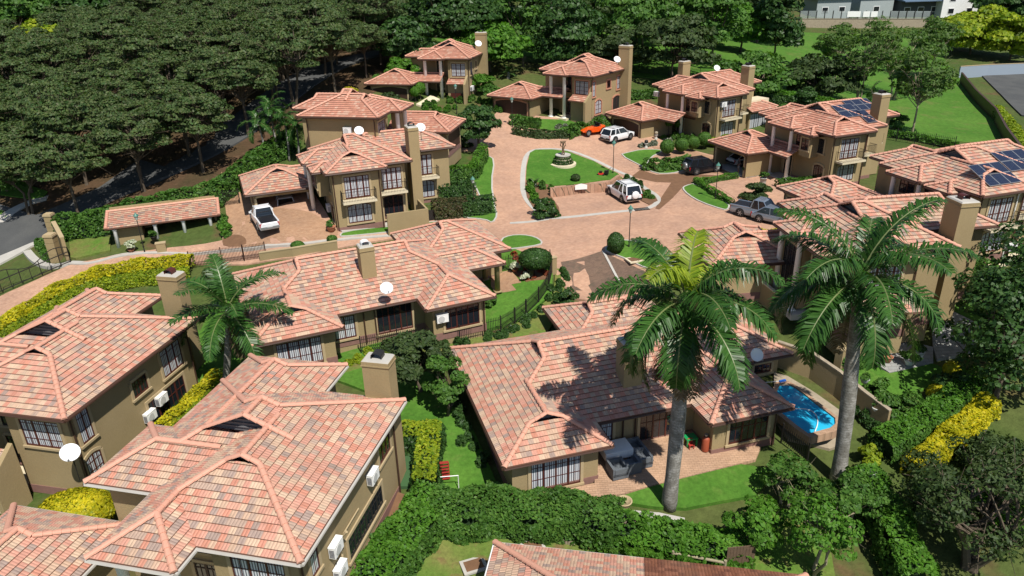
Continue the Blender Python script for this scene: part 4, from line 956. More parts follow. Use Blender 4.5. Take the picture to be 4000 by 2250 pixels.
    mb = MB(); mb.box((-L / 2 - .065, .0, .62 if kind != 'sedan' else .66), (.02, .5, .13)); mb.build('number_plate', M['plate'], root)
    if spare:
        mb = MB(); mb.tube([(-L / 2 - .02, -.05, .98), (-L / 2 - .2, -.05, .98), (-L / 2 - .24, -.05, .98)], [.4, .39, .3], 20); mb.build('spare_wheel_cover', paintm if spare != 'steel' else M['steel'], root, True)
    if rails:
        mb = MB()
        for s in (-1, 1): mb.tube([(x1 + .15, s * wt * .88, zr + .07), (x2 - .15, s * wt * .88, zr + .07)], .03, 5)
        for x in (x1 + .5, x2 - .5): mb.tube([(x, -wt * .9, zr + .1), (x, wt * .9, zr + .1)], .025, 5)
        mb.build('roof_rack', M['steel'], root)
    return root
def by_wheels(pf, pr, side, half, L):
    """pose from the ground points under the near front and rear wheels"""
    a, b = G(*pf), G(*pr); f = (a - b)[:2]; f /= np.linalg.norm(f); lft = np.array([-f[1], f[0]])
    mid = (a + b)[:2] / 2 - f * L * .01; c = mid - lft * half * (1 if side == 'L' else -1)
    return (c[0], c[1], gz(*c) + .02), math.atan2(f[1], f[0])
# ---------------------------------------------------------------- small things
def lamp(label, px, py, h=3.6):
    p = G(px, py); root = thing('street_lamp', label, 'street lamp', p, 0, 'green lantern street lamps')
    mb = MB(); mb.tube([(0, 0, -.2), (0, 0, .25), (0, 0, .3), (0, 0, h - .45)], [.07, .07, .042, .036], 8); mb.lathe([(.09, .5), (.09, .56)], n=8); mb.build('post', M['metal'], root)
    mb = MB(); mb.lathe([(.06, h - .47), (.1, h - .43), (.19, h - .1), (.19, h - .08)], n=8); mb.build('lantern', solid('lantern glass', (.42, .5, .46), .3), root)
    mb = MB(); mb.lathe([(.25, h - .08), (.2, h), (.07, h + .16), (.02, h + .26)], n=8); mb.build('lantern_cap', solid('lantern green', (.05, .17, .13), .5), root)
    return root
def dish(label, loc, az, mast=.6, d=.85, el=35):
    root = thing('satellite_dish', label, 'satellite dish', loc, 0, 'satellite dishes')
    q = Matrix.Rotation(az, 4, 'Z') @ Matrix.Rotation(R(90 - el), 4, 'Y'); mb = MB(); V = []; n = 24; c = Vector((0, 0, 0))
    for r_, z in ((.02, .0), (d * .25, .025), (d * .42, .075), (d * .5, .11), (d * .5, .09), (d * .42, .055), (d * .02, -.03)):
        for k in range(n): a = 2 * math.pi * k / n; V.append(q @ Vector((r_ * math.cos(a), r_ * 1.08 * math.sin(a), z)))
    mb.mesh(V, [(i * n + k, i * n + (k + 1) % n, (i + 1) * n + (k + 1) % n, (i + 1) * n + k) for i in range(6) for k in range(n)]); mb.build('reflector', M['dish'], root, True)
    mb = MB(); e = q @ Vector((d * .5, 0, .1)); f = q @ Vector((d * .45, 0, d * .6)); mb.tube([e, f], .018, 5); mb.tube([f - Vector((0, 0, .05)), f + Vector((0, 0, .06))], .05, 6); mb.build('feed_arm', M['steel'], root)
    mb = MB(); b = q @ Vector((0, 0, -.05)); mb.tube([b, b + Vector((0, 0, -.15)), Vector((b.x, b.y, -mast))], .03, 6); mb.build('mast', M['metal'], root)
    return root
def aircon(label, loc, ang, w=.85, h=.6, d=.32):
    """condenser; local -Y faces away from the wall"""
    root = thing('air_conditioner', label, 'air conditioner', loc, ang, 'air conditioner condensers')
    mb = MB(); mb.box((0, -d / 2, h / 2), (w, d, h)); mb.box((0, -d / 2, h + .01), (w + .03, d + .03, .03)); mb.build('casing', M['white'], root)
    mb = MB(); mb.tube([(-w * .12, -d - .005, h * .5), (-w * .12, -d - .03, h * .5)], h * .4, 18); mb.build('fan_grille', solid('grille', (.5, .5, .49)), root)
    mb = MB()
    for i in range(6): mb.box((w / 2 + .012, -d / 2, h * (.15 + .13 * i)), (.02, d * .75, h * .05))
    for i in range(6): mb.box((-w / 2 - .012, -d / 2, h * (.15 + .13 * i)), (.02, d * .75, h * .05))
    mb.build('side_louvres', M['louver'], root); mb = MB()
    for s in (-1, 1): mb.box((s * w * .35, -d / 2 + .02, -.03), (.05, d + .1, .05))
    mb.build('bracket', M['metal'], root); return root
def wallhit(H, T, px, py):
    a, b = np.array(H.w(*T(0, 0, 0))), np.array(H.w(*T(1, 0, 0))); n = np.array([b[1] - a[1], -(b[0] - a[0]), 0]); d = ray(px, py); o = np.array([0, 0, CAMZ])
    k = ((a - o) @ n) / (d @ n); p = o + d * k; return (p - a) @ (b - a), p[2] - H.zg, p, math.atan2(b[1] - a[1], b[0] - a[0])
def wall_ac(label, H, T, px, py, **k):
    u, z, p, an = wallhit(H, T, px, py); n = np.array([math.sin(an), -math.cos(an), 0]); return aircon(label, p - [0, 0, .3] + n * .06, an, **k)
def solar(label, H, o, ux, uy, nx, ny, pw=1.0, ph=1.66):
    """o local corner, ux/uy unit vectors on the roof plane"""
    p = H.w(*o); root = thing('solar_array', label, 'solar panels', p, H.ang, 'rooftop solar arrays'); ux, uy = np.array(ux), np.array(uy); nn = np.cross(ux, uy); nn /= np.linalg.norm(nn)
    for i in range(nx):
        for j in range(ny):
            mb = MB(); c = ux * (i * (pw + .02)) + uy * (j * (ph + .02)) + nn * .16; q = [c, c + ux * pw, c + ux * pw + uy * ph, c + uy * ph]
            mb.mesh([*q, *[v - nn * .04 for v in q]], [(0, 1, 2, 3), (7, 6, 5, 4), (0, 4, 5, 1), (1, 5, 6, 2), (2, 6, 7, 3), (3, 7, 4, 0)], 0)
            e = .045; q2 = [c + ux * e + uy * e, c + ux * (pw - e) + uy * e, c + ux * (pw - e) + uy * (ph - e), c + ux * e + uy * (ph - e)]
            mb.poly([v + nn * .004 for v in q2], 1, [(0, 0), (6, 0), (6, 10), (0, 10)]); mb.build('panel', [M['steel'], M['pv']], root)
    return root
t = NT('solar cells'); br = t("TexBrick", i_Scale=1, i_Mortar_Size=.05, i_Color1=(.01, .014, .035, 1), i_Color2=(.012, .018, .042, 1), i_Mortar=(.06, .07, .1, 1), offset=0); t.l.new(t("UVMap", uv_map="UVMap").outputs[0], br.inputs["Vector"]); br.inputs["Brick Width"].default_value = 1; br.inputs["Row Height"].default_value = 1
M['pv'] = t.out(br.outputs[0], .12, spec=.6)
def fence(name, label, pts, h=1.5, cat='fence', mat='metal', post=2.4, gap=.13, base=0.):
    P = [np.array(p[:2], float) for p in pts]; root = thing(name, label, cat, (P[0][0], P[0][1], gz(*P[0]))); o = np.array(root.location); mb = MB(); cum = 0
    for a, b in zip(P, P[1:]):
        L = np.linalg.norm(b - a); n = max(1, int(L / gap)); d = (b - a) / L; an = math.atan2(d[1], d[0]); za, zb = gz(*a) + base, gz(*b) + base
        for zz in (.18, h - .2): mb.tube([np.array([*a, za + zz]) - o, np.array([*b, zb + zz]) - o], .022, 4)
        for i in range(n + 1):
            p = a + (b - a) * i / n; z = za + (zb - za) * i / n; mb.box((p[0] - o[0], p[1] - o[1], z - o[2] + h / 2 + .03), (.035, .022, h), an)
        k = max(1, round(L / post))
        for i in range(k + 1):
            p = a + (b - a) * i / k; z = za + (zb - za) * i / k; pb = MB(); pb.box((p[0] - o[0], p[1] - o[1], z - o[2] + h / 2), (.08, .08, h + .25), an)
            if i or a is P[0]: pb.build('post', M[mat], root)
    mb.build('palisade', M[mat], root); return root
def wall(name, label, pts, h, th=.22, mat='wall', cap='trim', base=0., cat='wall'):
    P = [np.array(p[:2], float) for p in pts]; root = thing(name, label, cat, (P[0][0], P[0][1], gz(*P[0]))); o = np.array(root.location); mb = MB(); cb = MB()
    for i, (a, b) in enumerate(zip(P, P[1:])):
        d = (b - a) / np.linalg.norm(b - a); nr = np.array([-d[1], d[0]]) * th / 2; za, zb = gz(*a) + base, gz(*b) + base; e = d * (.0 if i == 0 else th * .45)
        for m_, w_, z0, z1 in ((mb, 1, -.8, h), (cb, 1.25, h, h + .08)):
            V = [(*(a - e - nr * w_), za + z0), (*(b - nr * w_), zb + z0), (*(b + nr * w_), zb + z0), (*(a - e + nr * w_), za + z0), (*(a - e - nr * w_), za + z1), (*(b - nr * w_), zb + z1), (*(b + nr * w_), zb + z1), (*(a - e + nr * w_), za + z1)]
            m_.mesh([np.array(v) - o for v in V], [(0, 3, 2, 1), (4, 5, 6, 7), (0, 1, 5, 4), (1, 2, 6, 5), (2, 3, 7, 6), (3, 0, 4, 7)])
    mb.build('wall_body', M[mat], root); cb.build('coping', M[cap], root); return root
def pot(label, p, r=.3, h=.45, mat='terracotta', plant=None, pr=.4, seed=1, size=.14, group='garden pots', name='plant_pot'):
    root = thing(name, label, 'plant pot', p, group=group); mb = MB(); mb.lathe([(r * .62, 0), (r * .85, h * .5), (r, h * .92), (r * 1.1, h * .93), (r * 1.1, h), (r * .9, h), (r * .85, h * .85), (.01, h * .84)], n=16); mb.build('pot', M[mat] if mat in M else mat, root, True)
    if plant:
        r_ = np.random.default_rng(seed); P, N, _ = crown_pts(r_, 420, pr, pr, pr, 8, (.35, .6), low=-.3); P[:, 2] += h + pr * .6; quads_obj('plant', rquads(P, N, size, 1.8, .8, r_), M[plant], root)
    return root
def box_thing(name, label, cat, p, rz, size, mat, top=None, capm=None):
    root = thing(name, label, cat, p, rz); mb = MB(); mb.box((0, 0, size[2] / 2 - .1), (size[0], size[1], size[2] + .2)); mb.build('body', M[mat], root)
    if capm: mb = MB(); mb.box((0, 0, size[2] + .04), (size[0] * 1.15, size[1] * 1.15, .08)); mb.build('cap', M[capm], root)
    return root
# ---------------------------------------------------------------- the houses
def Wz(px, py, z): return W(px, py, z)[:2]
f_ = lambda ox, oy, k: (lambda p, z: W(ox + p[0] * k, oy + p[1] * k, z)[:2])
h2_, h1_, h4_, h3_ = f_(193.2, 869.4, .7077), f_(0, 676.2, .5111), f_(579.6, 534.5, .5087), f_(1094.8, 721.3, .6525)
c1_, c7_, a_, b_, e_, fF_, g_, g2_, gb_ = f_(579.6, 322, .2222), f_(708.4, 193.2, .3538), f_(901.6, 64.4, .2752), f_(1223.6, 115.9, .2752), f_(1513.4, 148.1, .3096), f_(1771, 244.7, .3538), f_(2189.6, 322, .3932), f_(1932, 361.9, .25), f_(1738.8, 547.4, .3146)
HS = {}
HS['H2'] = H = type1('house', 'large house filling the lower left, a thick chimney with black cowl at its back', h2_((797, 775), 2.1), -13.2, -3.5, 5.6, gut='concrete')
H.chimney(-1.35, 12.05, 0, 8.1, 1.5, 1.0)
T = H.T_right
H.window(T, 9.3, 3.3, 1.5, 1.5, 3, 1, curtain=False); H.window(T, 6.3, 1.0, 4.2, 1.25, 6, 1, curtain=False, frame='metal'); H.window(T, 1.2, 3.2, .7, 1.6, 1, 1)
H.window(T, .9, .3, 1.0, 1.6, 2, 2, frame='wood')
H.pipe(T, 3.4, 3.6, mat='trim', r=.07)
mb = MB(); mb.tube([T(3.5, .07, 3.0), T(5.6, .07, 3.0)], .04, 6); mb.build('waste_pipe', M['trim'], H.root)
HS['H1'] = H = type1('house', 'two storey house at the left edge with paired condensers on its shaded side wall', h1_((318, 745), 2.1), -12.6, -3.5, 5.6)
H.chimney(-2.6, 13.6, 0, 8.1, 1.5, 1.0, 'wood')
T = H.T_right
H.window(T, 8.8, 3.05, 2.0, 1.9, 3, 2); H.window(T, 5.6, 3.3, 1.3, 1.1, 2, 1, curtain=False); H.window(T, 1.0, 3.1, .9, 2.0, 2, 2); H.window(T, 7.6, .2, 3.6, 2.2, 4, 1, curtain=False, door=True); H.window(T, .9, .7, 1.2, 1.4, 2, 2, arch=.2)
leanto(H, -8.7, -4.3, -.0, 1.4, 2.4); H.finish()
H = HS['H2']; q = H.loc(W(215, 1300, -.7)); H.block('y', q[1] - 8, q[1], q[0] - 4.2, q[0] + 2.6, 2.8, .8, .7, grp='garage_roof'); H.walls([(q[0] - 3.6, q[1] - 7.4), (q[0] + 2, q[1] - 7.4), (q[0] + 2, q[1] - .6), (q[0] - 3.6, q[1] - .6)], 3.0, name='garage_wall')
H.finish()
HS['A'] = H = type1('house', 'rear house with two white porch columns and a bench under its small tiled niche roof', a_((1020, 303), 11.1), -14, 5.5, 5.6, v=3.5, pw=3.74, pd=.75, L=8.6, Wx=10, Wy=1.8, jog=3.6, D=8.6, B3=-3.6, Dk=10.5, tile='tile_far')
H.chimney(-.2, 6.6, 0, 8.4, 1.5, .9); T = H.T_right
H.window(T, 1.6, 3.2, 1.1, 1.7, 2, 2); H.window(T, 4.0, 3.7, .8, 1.0, 1, 1, curtain=False); H.window(T, 6.3, 3.1, 1.0, 1.8, 2, 2)
leanto(H, -3.4, -.9, .6, 1.1, 2.3)
garage_wing(H, a_((490, 530), 8.4), a_((577, 490), 8.4)[:2], None); H.finish()
HS['B'] = H = type1('house', 'rear house with white porch columns and a brown garage door above the orange buggy', b_((970, 283), 9.5), -38.1, 3.9, 5.6, v=3.5, pw=3.6, pd=.75, L=8.6, Wx=9.8, Wy=2.2, jog=3.6, D=9.2, B3=-3.6, Dk=11, tile='tile_far', trim='pinktrim')
H.chimney(-.1, 8.4, 0, 8.6, 1.6, .9); T = H.T_right
H.window(T, .7, 2.9, .6, 1.9, 1, 2); H.window(T, 4.4, 3.5, .9, 1.0, 2, 1, curtain=False); H.window(T, 7.2, 3.0, 1.3, 1.7, 2, 2); H.window(T, 1.9, .55, 1.5, 1.5, 2, 2, arch=.3); H.window(T, 6.6, .3, 2.0, 1.6, 1, 0, arch=.3, curtain=False)
leanto(H, -3.3, -.7, .6, 1.2, 2.5)
garage_wing(H, b_((410, 485), 6.7), b_((550, 440), 6.7), None); H.finish()
K_ang = -12.7 + 90
HS['K'] = H = type1('house', 'house with white columns between the palm clump and the round topped tree', c7_((690, 300), 9.5), -12.7 + 90, 4.0, 5.6, v=3.4, pw=3.7, pd=1.1, L=8.6, Wx=9.4, Wy=2.0, jog=3.6, D=8.7, B3=-3.6, Dk=11, tile='tile_far')
HS['K'].finish()
HS['K'].root.scale = (-1, 1, 1)
def dirv(a): return np.array([math.cos(a), math.sin(a)])
def gw(H, fl, ang, w=6.9, **k):
    """garage from its front left eave corner and the direction along its front"""
    q = np.array(fl[:2]) + dirv(ang) * w; return garage_wing(H, q, q + dirv(ang + math.pi / 2), None, w=w, **k)
# K's garage has a root of its own frame, so it is a separate block of the same house
KG = House('garage_block', 'low garage roof between the two columned porch and the round topped tree', 'garage', c7_((1195, 395), 6.7), 77.5, 4.0, 'tile_far')
KG.block('y', 0, 7.2, 0, 6.4, 2.7, .8, None); KG.walls([(.55, .55), (5.9, .55), (5.9, 6.9), (.55, 6.9)], 2.9); KG.garage(KG.face((.55, .55), (5.9, .55)), 2.7, 4.6, 2.05)
KG.finish()
mb = KG.chimney(-1.2, 5.2, -.5, 5.4, 1.5, 1.0)
# C
HS['C'] = H = type2('house', 'balconied house in the centre with the white pickup in front of its open garage', c1_((1070, 528), 6.4), 21.3, .8, 5.6, tile='tile')
H.chimney(9.0, 3.4, 0, 8.4, 1.0, 1.5)
T = H.T_b2; H.window(T, 1.35, 2.95, 1.9, 2.05, 4, 2, door=True); H.balcony(T, 1.3, 2.85, 2.6, 1.0)
H.window(T, 1.3, .05, 1.9, 2.1, 2, 1, arch=.2, curtain=False)
T = H.T_b3; H.window(T, 2.6, 2.95, 2.0, 2.05, 4, 2, door=True); H.balcony(T, 2.6, 2.85, 2.9, 1.0); H.window(T, 2.6, .55, 2.2, 1.6, 3, 2, arch=.25)
mb = MB(); mb.box2((4.95, -1.1, -1), (8.9, -.9, 1.45)); mb.box2((8.72, -.9, -1), (8.9, 2.2, 1.45)); mb.build('patio_wall', M['wall'], H.root)
gw(H, c1_((165, 778), 3.6), R(21.6), open_=True, d=7.4, zoff=.15, stretch=2.0); C_gar = (H.P_gar, H.A_gar); H.finish()
# E, F
HS['E'] = H = type2('house', 'house with a white glazed garden room and four clipped ball trees in front', e_((945, 315), 7.2), 32.8, 1.5, 5.6)
H.chimney(8.9, 3.2, 0, 8.4, 1.1, 1.3); H.chimney(5.0, 10.8, 3, 8.6, 1.4, .9)
T = H.T_b2; H.window(T, 1.2, 3.0, 1.0, 1.9, 2, 2, curtain=False); H.balcony(T, 1.3, 2.85, 1.8, .9)
H.block('x', 8.6, 14.2, 1.6, 5.4, 2.6, None, 0, skip=('s1', 'r'), grp='garden_room_roof')
mb = MB(); mb.box2((8.7, 3.3, 2.4), (13.9, 5.3, 3.6)); mb.build('roof_terrace', M['cream'], H.root)
H.walls([(8.8, 2.2), (13.6, 2.2), (13.6, 5.3), (8.8, 5.3)], 2.7, name='garden_room'); T = H.face((8.8, 2.2), (13.6, 2.2)); H.window(T, 2.4, .1, 4.3, 2.1, 5, 0, frame='metal')
gw(H, e_((35, 432), 4.4), H.ang - math.pi / 2, d=6.6); H.finish()
HS['F'] = H = type2('house', 'house with three groups of solar panels and a black vehicle before its open garage', fF_((925, 287), 6.5), 21.4, 1.0, 5.6)
H.chimney(8.9, 3.2, 0, 8.6, 1.2, 1.2, 'metal')
T = H.T_b2; H.window(T, 1.1, 2.9, .9, 2.0, 2, 2); H.balcony(T, 1.2, 2.85, 1.7, .9); T = H.T_b3; H.balcony(T, 2.8, 2.85, 2.2, .9); H.window(T, 2.8, 2.95, 1.4, 2, 2, 2)
gw(H, fF_((30, 315), 3.7), H.ang - math.pi / 2, d=6.6, open_=True); F_gar = (H.P_gar, H.A_gar); H.finish()
HS['G'] = H = type2('house', 'house at the right edge with a large solar array and two white columns in shade', g_((718, 440), 6.5), 17.7, .9, 5.6, X2=9.5, X3=14, tile='tile')
T = H.T_left; H.window(T, 9.1 - 2.2, 3.2, 1.2, 1.8, 2, 2, curtain=True); H.window(T, 2.2, 3.6, 1.6, 1.2, 2, 1, curtain=False); H.pipe(H.T_front, 3.75, h := 5.6, mat='white')
T = H.T_b2; H.window(T, 1.6, 3.0, 1.6, 1.9, 3, 2); H.balcony(T, 1.7, 2.85, 2.2, .9); H.window(T, 1.6, .5, 1.8, 1.6, 3, 2, arch=.2, curtain=False)
gw(H, W(1932 + 90 * .25, 361.9 + 430 * .25, 3.7), H.ang - math.pi / 2, d=6.6, stretch=4); H.finish()
p = g2_((290, 970), 5.6); c, s = math.cos(R(6.4)), math.sin(R(6.4))
HS['G2'] = H = type2('house', 'house behind the right hand royal palm with a pale vent in its roof gable', (p[0] - (-1.4 * c - 4.55 * s), p[1] - (-1.4 * s + 4.55 * c)), 6.4, 0., 5.6, tile='tile', vent='louver')
H.chimney(9.3, 3.3, -.5, 8.3, 1.3, 1.6, 'wood')
mb = MB(); mb.box2((-.6, 4.8, .2), (.62, 7.85, 5.4)); mb.build('stair_bay', M['wall'], H.root)
T = H.face((-.6, 7.85), (-.6, 4.8)); H.window(T, 1.3, 1.2, 1.9, 3.4, 3, 3, curtain=False, frame='metal')
q = H.loc(gb_((165, 400), 2.8)); H.block('y', q[1], q[1] + 7.4, q[0], q[0] + 6.9, 2.8, .9, .8, grp='garage_roof'); H.block('x', q[0] + 3, q[0] + 9, q[1] + 1.2, q[1] + 6, 2.8, None, None, grp='garage_roof')
H.walls([(q[0] + .55, q[1] + .55), (q[0] + 6.3, q[1] + .55), (q[0] + 6.3, q[1] + 6.8), (q[0] + .55, q[1] + 6.8)], 3.0, name='garage_wall', z0=-3)
rf = H.roofs.setdefault('niche_roof', Roof()); slope(rf.t, lambda a, v, hh: (a, -1.0 + v, 2.3 + v * .5 + hh), [(0, .5), (1.6, .5)], [(0, 5.2), (1.6, 5.2)], 3)
H.finish()
# single storey houses
HS['H3'] = H = type3('house', 'single storey house beside the blue pool, palm shadows across its roof', h3_((265, 700), -.8), 16.1, -3.4, 2.6, 1.0, gar=(8.2, 16.5, 11.2, 17.6), room=(12.5, 21.6, 5.4, 11.5))
q = H.loc(h3_((790, 400), .6)); H.chimney(q[0] + .2, 4.6, 2.6, 6.3, 1.2, 1.2); H.window(H.face((17.2, 6), (21, 6)), 2.6, 1.2, 1.3, .7, 2, 1, curtain=False); H.finish()
p = W(579.6 + 968 * .5087, 534.5 + 485 * .5087, 1.5)[:2]; p = p - dirv(R(23.1)) * 12.3 * .95
HS['H4'] = H = type3('house', 'single storey house in the middle with a tall plain chimney on its front slope', p, 23.1, -1.1, 2.6, .95, gar=(13.6, 21.6, 8.0, 16.2), porch=(14.5, 20.0, 5.4, 9.2), room=None)
H.chimney(9.0, 5.2, 2.4, 6.2, 1.05, 1.05, 'dish'); H.finish()
# guardhouse
p = W(400 * .644 + 22 * .2212, 750 * .644 + 425 * .2212, 1.6)[:2]
HS['GH'] = H = House('gatehouse', 'small open gatehouse with four white columns and a sloping tiled roof', 'gatehouse', p, 19.8, -.75, 'tile')
rf = H.roofs.setdefault('roof', Roof()); slope(rf.t, lambda a, v, hh: (a, v, 2.35 + v * .26 + hh), [(0, 0), (3.0, 0)], [(0, 10.1), (3.0, 10.1)], 2)
for x in (.1, 10.0): H.cap((x, -.05, 2.38), (x, 3.0, 3.16))
H.cap((0, 3.0, 3.14), (10.1, 3.0, 3.14))
mb = MB(); mb.box2((.3, 3.0, -1), (9.8, 3.25, 3.45)); mb.box2((.5, .75, -1), (3.0, 3, 2.3)); mb.box2((9.5, .9, -1), (9.7, 3, 2.3)); mb.box2((5.6, .6, -1), (9.5, .75, .85)); mb.box2((5.5, .2, -1), (9.7, .6, .12)); mb.build('wall', M['wall'], H.root)
mb = MB(); mb.box2((3.0, .25, -.6), (5.5, 3, .06)); mb.build('step', M['cream'], H.root)
mb = MB(); mb.box2((.1, .1, 2.16), (10., .28, 2.34)); mb.build('beam', M['wood'], H.root)
for x in (.75, 4.2, 6.7, 9.1): H.column(x, .35, 2.2, -.3, .17, base=False)
H.window(H.face((3.0, .8), (3.0, 3)), 1.1, 1.3, .7, .6, 1, 1, curtain=False, surround=False); H.finish()
# roof at the bottom edge
p = W(1245, 1361, -2.2)[:2]; q2 = W(1720, 1412, -2.2)[:2]; d = (q2 - p) / np.linalg.norm(q2 - p); an = math.degrees(math.atan2(d[1], d[0]))
HS['H7'] = H = House('house', 'house cut by the bottom edge with a partly browned tiled roof', 'house', p, an, -5.0, 'tile', 'white')
H.block('x', 0, 14.5, -7, 0, 2.7, 0, 0); H.walls([(.6, -6.4), (13.9, -6.4), (13.9, -.6), (.6, -.6)], 2.9); H.finish()
p = H.w(0, 0); H = HS['H7']; rf = H.roofs['roof']
mb = MB(); slope(mb, lambda a, v, hh: (a, -v, 2.7 + v * TAN + hh + .02), [(0, 7.2), (3.5, 7.2)], [(0, 14.4), (3.5, 10.9)], 3); mb.build('weathered_roof', [M['tile_brown'], M['edge']], H.root)
# ---------------------------------------------------------------- trees, hedges and garden plants
def at(root, px, py, rz=None, dz=0):
    p = G(px, py); root.location = (float(p[0]), float(p[1]), float(p[2] + dz))
    if rz is not None: root.rotation_euler = (0, 0, rz)
    return root
# the grove of thin grey green trees on the left
protos = [make_tree('grove_tree', 'grey green grove tree with a broad thin crown over brown soil', 'tree', 100 + i, 6.2 + .35 * (i % 3), 4.0 + .3 * (i % 2), 2.7, 11000, 'leaf_forest', .21, 60, tr=.16, flat=.2, lr=(.17, .3), multi=1 + i % 2, group='grove trees on the left slope', asp=1.3, fill=.5) for i in range(5)]
gpoly = np.array([p[:2] for p in D((-60, 500), (60, 545), (210, 560), (345, 535), (430, 485), (560, 410), (680, 330), (750, 290), (860, 250), (950, 200), (990, 140), (1010, 95), (880, 62), (700, 65), (480, 85), (300, 120), (180, 160), (60, 200), (-60, 240))])
r_ = np.random.default_rng(5); pl = []; lo, hi = gpoly.min(0), gpoly.max(0)
for _ in range(9000):
    p = r_.uniform(lo, hi)
    if inpoly(p[None], gpoly)[0] and all((p[0] - q[0]) ** 2 + (p[1] - q[1]) ** 2 > 5.3 ** 2 for q in pl): pl.append(p)
for i, p in enumerate(pl):
    s = r_.uniform(.85, 1.15); o = protos[i] if i < 5 else clone(protos[i % 5], (0, 0, 0))
    o.location = (p[0], p[1], gz(*p) - .1); o.rotation_euler = (0, 0, r_.uniform(0, 6.28)); o.scale = (s, s, s * r_.uniform(.9, 1.1))
# background trees, each with its own place
KIND = {'dark': ('leaf_dark', 30, (.26, .42)), 'mid': ('leaf_mid', 28, (.28, .42)), 'bright': ('leaf_bright', 24, (.3, .42)), 'olive': ('leaf_olive', 30, (.24, .38)), 'lime': ('leaf_lime', 22, (.3, .42))}
BT = [('dark', 1140, 150, 7.5, 6.5, 5, 'wide dark tree behind the roof of the rear left house'), ('bright', 1232, 178, 4.2, 4.6, 3.8, 'bright green dome tree beside the rear chimney'), ('mid', 1312, 150, 6.5, 4.2, 5.5, 'tall green tree between the two rear chimneys'),
      ('dark', 1412, 172, 6.0, 5.0, 5.2, 'dark rounded tree behind the rear middle house'), ('olive', 1540, 180, 3.6, 4.3, 3.2, 'low grey green dome tree right of the rear middle chimney'), ('mid', 1600, 150, 8.0, 6.5, 5, 'big tree on the skyline above the rear middle chimney'),
      ('olive', 1690, 205, 5.8, 5.6, 3.6, 'spreading tree with a forked trunk in front of the black fence'), ('mid', 1790, 160, 7.5, 5.2, 4.6, 'airy tree above the two chimneys of the glazed house'), ('bright', 1862, 130, 5.8, 4.2, 4.6, 'fresh green crown left of the dark conifer'),
      ('dark', 1945, 150, 7.2, 3.6, 6.8, 'dark upright conifer at the corner of the grey fence'), ('mid', 1905, 232, 3.0, 4.8, 2.6, 'low green tree by the long hedge'), ('olive', 2062, 250, 3.2, 4.6, 2.8, 'dull green tree at the end of the long hedge'),
      ('dark', 1010, 175, 4.2, 4.0, 3.2, 'dark bushy tree left of the rear left house'), ('bright', 1025, 205, 1.8, 1.9, 1.6, 'small bright bush left of the rear left house'), ('dark', 1085, 125, 5.2, 4.2, 3.6, 'mid sized dark tree below the skyline trees'),
      ('lime', 2440, 135, 4.6, 6.2, 4.0, 'pale green tree at the far right above the black shadow'), ('lime', 2540, 150, 4.4, 5.5, 4.0, 'pale green tree touching the right edge'), ('dark', 2540, 60, 5.0, 6.5, 4, 'dark tree in front of the grey houses at the right'),
      ('lime', 120, 190, 5.0, 4.2, 3.6, 'yellow green tree in the upper left corner'), ('dark', 30, 260, 4.0, 4.4, 3.4, 'dark green tree at the left edge'), ('mid', 20, 480, 3.0, 3.4, 2.6, 'green tree at the left edge above the lawn'), ('lime', 0, 310, 3.0, 2.6, 2.2, 'yellow bush at the left edge'),
      ('dark', 230, 110, 8.5, 5.0, 5.5, 'tall dark tree in the upper left, nearest to the yellow green tree'), ('dark', 330, 90, 8.5, 5.5, 5.5, 'second tall dark tree along the top left'), ('mid', 440, 80, 8.5, 5.2, 5, 'green tree along the top left'), ('dark', 545, 70, 8, 5.2, 5, 'dark tree above the middle of the grove'), ('mid', 650, 62, 7.5, 4.8, 4.6, 'green tree left of the pillared building'), ('olive', 930, 60, 7.5, 5.2, 4.5, 'dull green tree right of the pillared building'),
      ('dark', 60, 120, 8.0, 5.0, 5.5, 'dark tree in the top left corner'), ('mid', 1040, 70, 7.5, 5.0, 4.6, 'green tree right of the distant white lamp'), ('olive', 1230, 60, 7.0, 5.0, 4.5, 'dull tree below the white houses'), ('dark', 1480, 62, 7.5, 5.5, 4.6, 'dark tree right of the white houses'), ('mid', 1380, 70, 3.5, 4.0, 2.6, 'low green tree below the white houses'),
      ('dark', 1700, 60, 8.0, 5.5, 5, 'dark tree on the skyline left of the blue roofed building'), ('mid', 1890, 60, 7.0, 5.2, 4.6, 'green tree on the skyline left of the conifer'), ('dark', 2505, 990, 4.6, 4.3, 4.6, 'dense glossy dark tree at the right edge beside the slate path'), ('dark', 2600, 860, 4.8, 4.0, 4.6, 'dense dark tree cut by the right edge')]
n_leaf = {'dark': 5200, 'mid': 5000, 'bright': 4500, 'olive': 5000, 'lime': 4600}
for i, (k, px, py, h, cr, cz, lab) in enumerate(BT):
    lf, lobes, lr = KIND[k]; d = G(px, py); far = d[1] > 62; cr *= 1.22 if far else 1; cz *= 1.2 if far else 1; h *= .9 if far else 1; dist = float(np.hypot(d[0], d[1])); sz = max(.24, dist * .0031); near = dist < 60
    at(make_tree('broadleaf_tree' if 'conifer' not in lab else 'conifer', lab, 'tree', 300 + i, h, cr, cz, int((9000 if near else n_leaf[k]) * (cr / 4.5) ** 1.1), lf, .2 if near else sz, lobes, tr=.2, lr=lr, twigs=False, group='background trees' if not near else None, fill=.45), px, py, i * .9)
wood = [make_tree('wood_tree', 'leafy tree in the closed wood behind the houses', 'tree', 380 + i, 5.6 + .5 * i, 5.2, 5.0, 5600, ['leaf_dark', 'leaf_mid', 'leaf_olive', 'leaf_mid'][i], .42, 30, tr=.2, lr=(.26, .42), twigs=False, group='trees of the wood behind the houses', fill=.5) for i in range(4)]
r_ = np.random.default_rng(11); wp = []
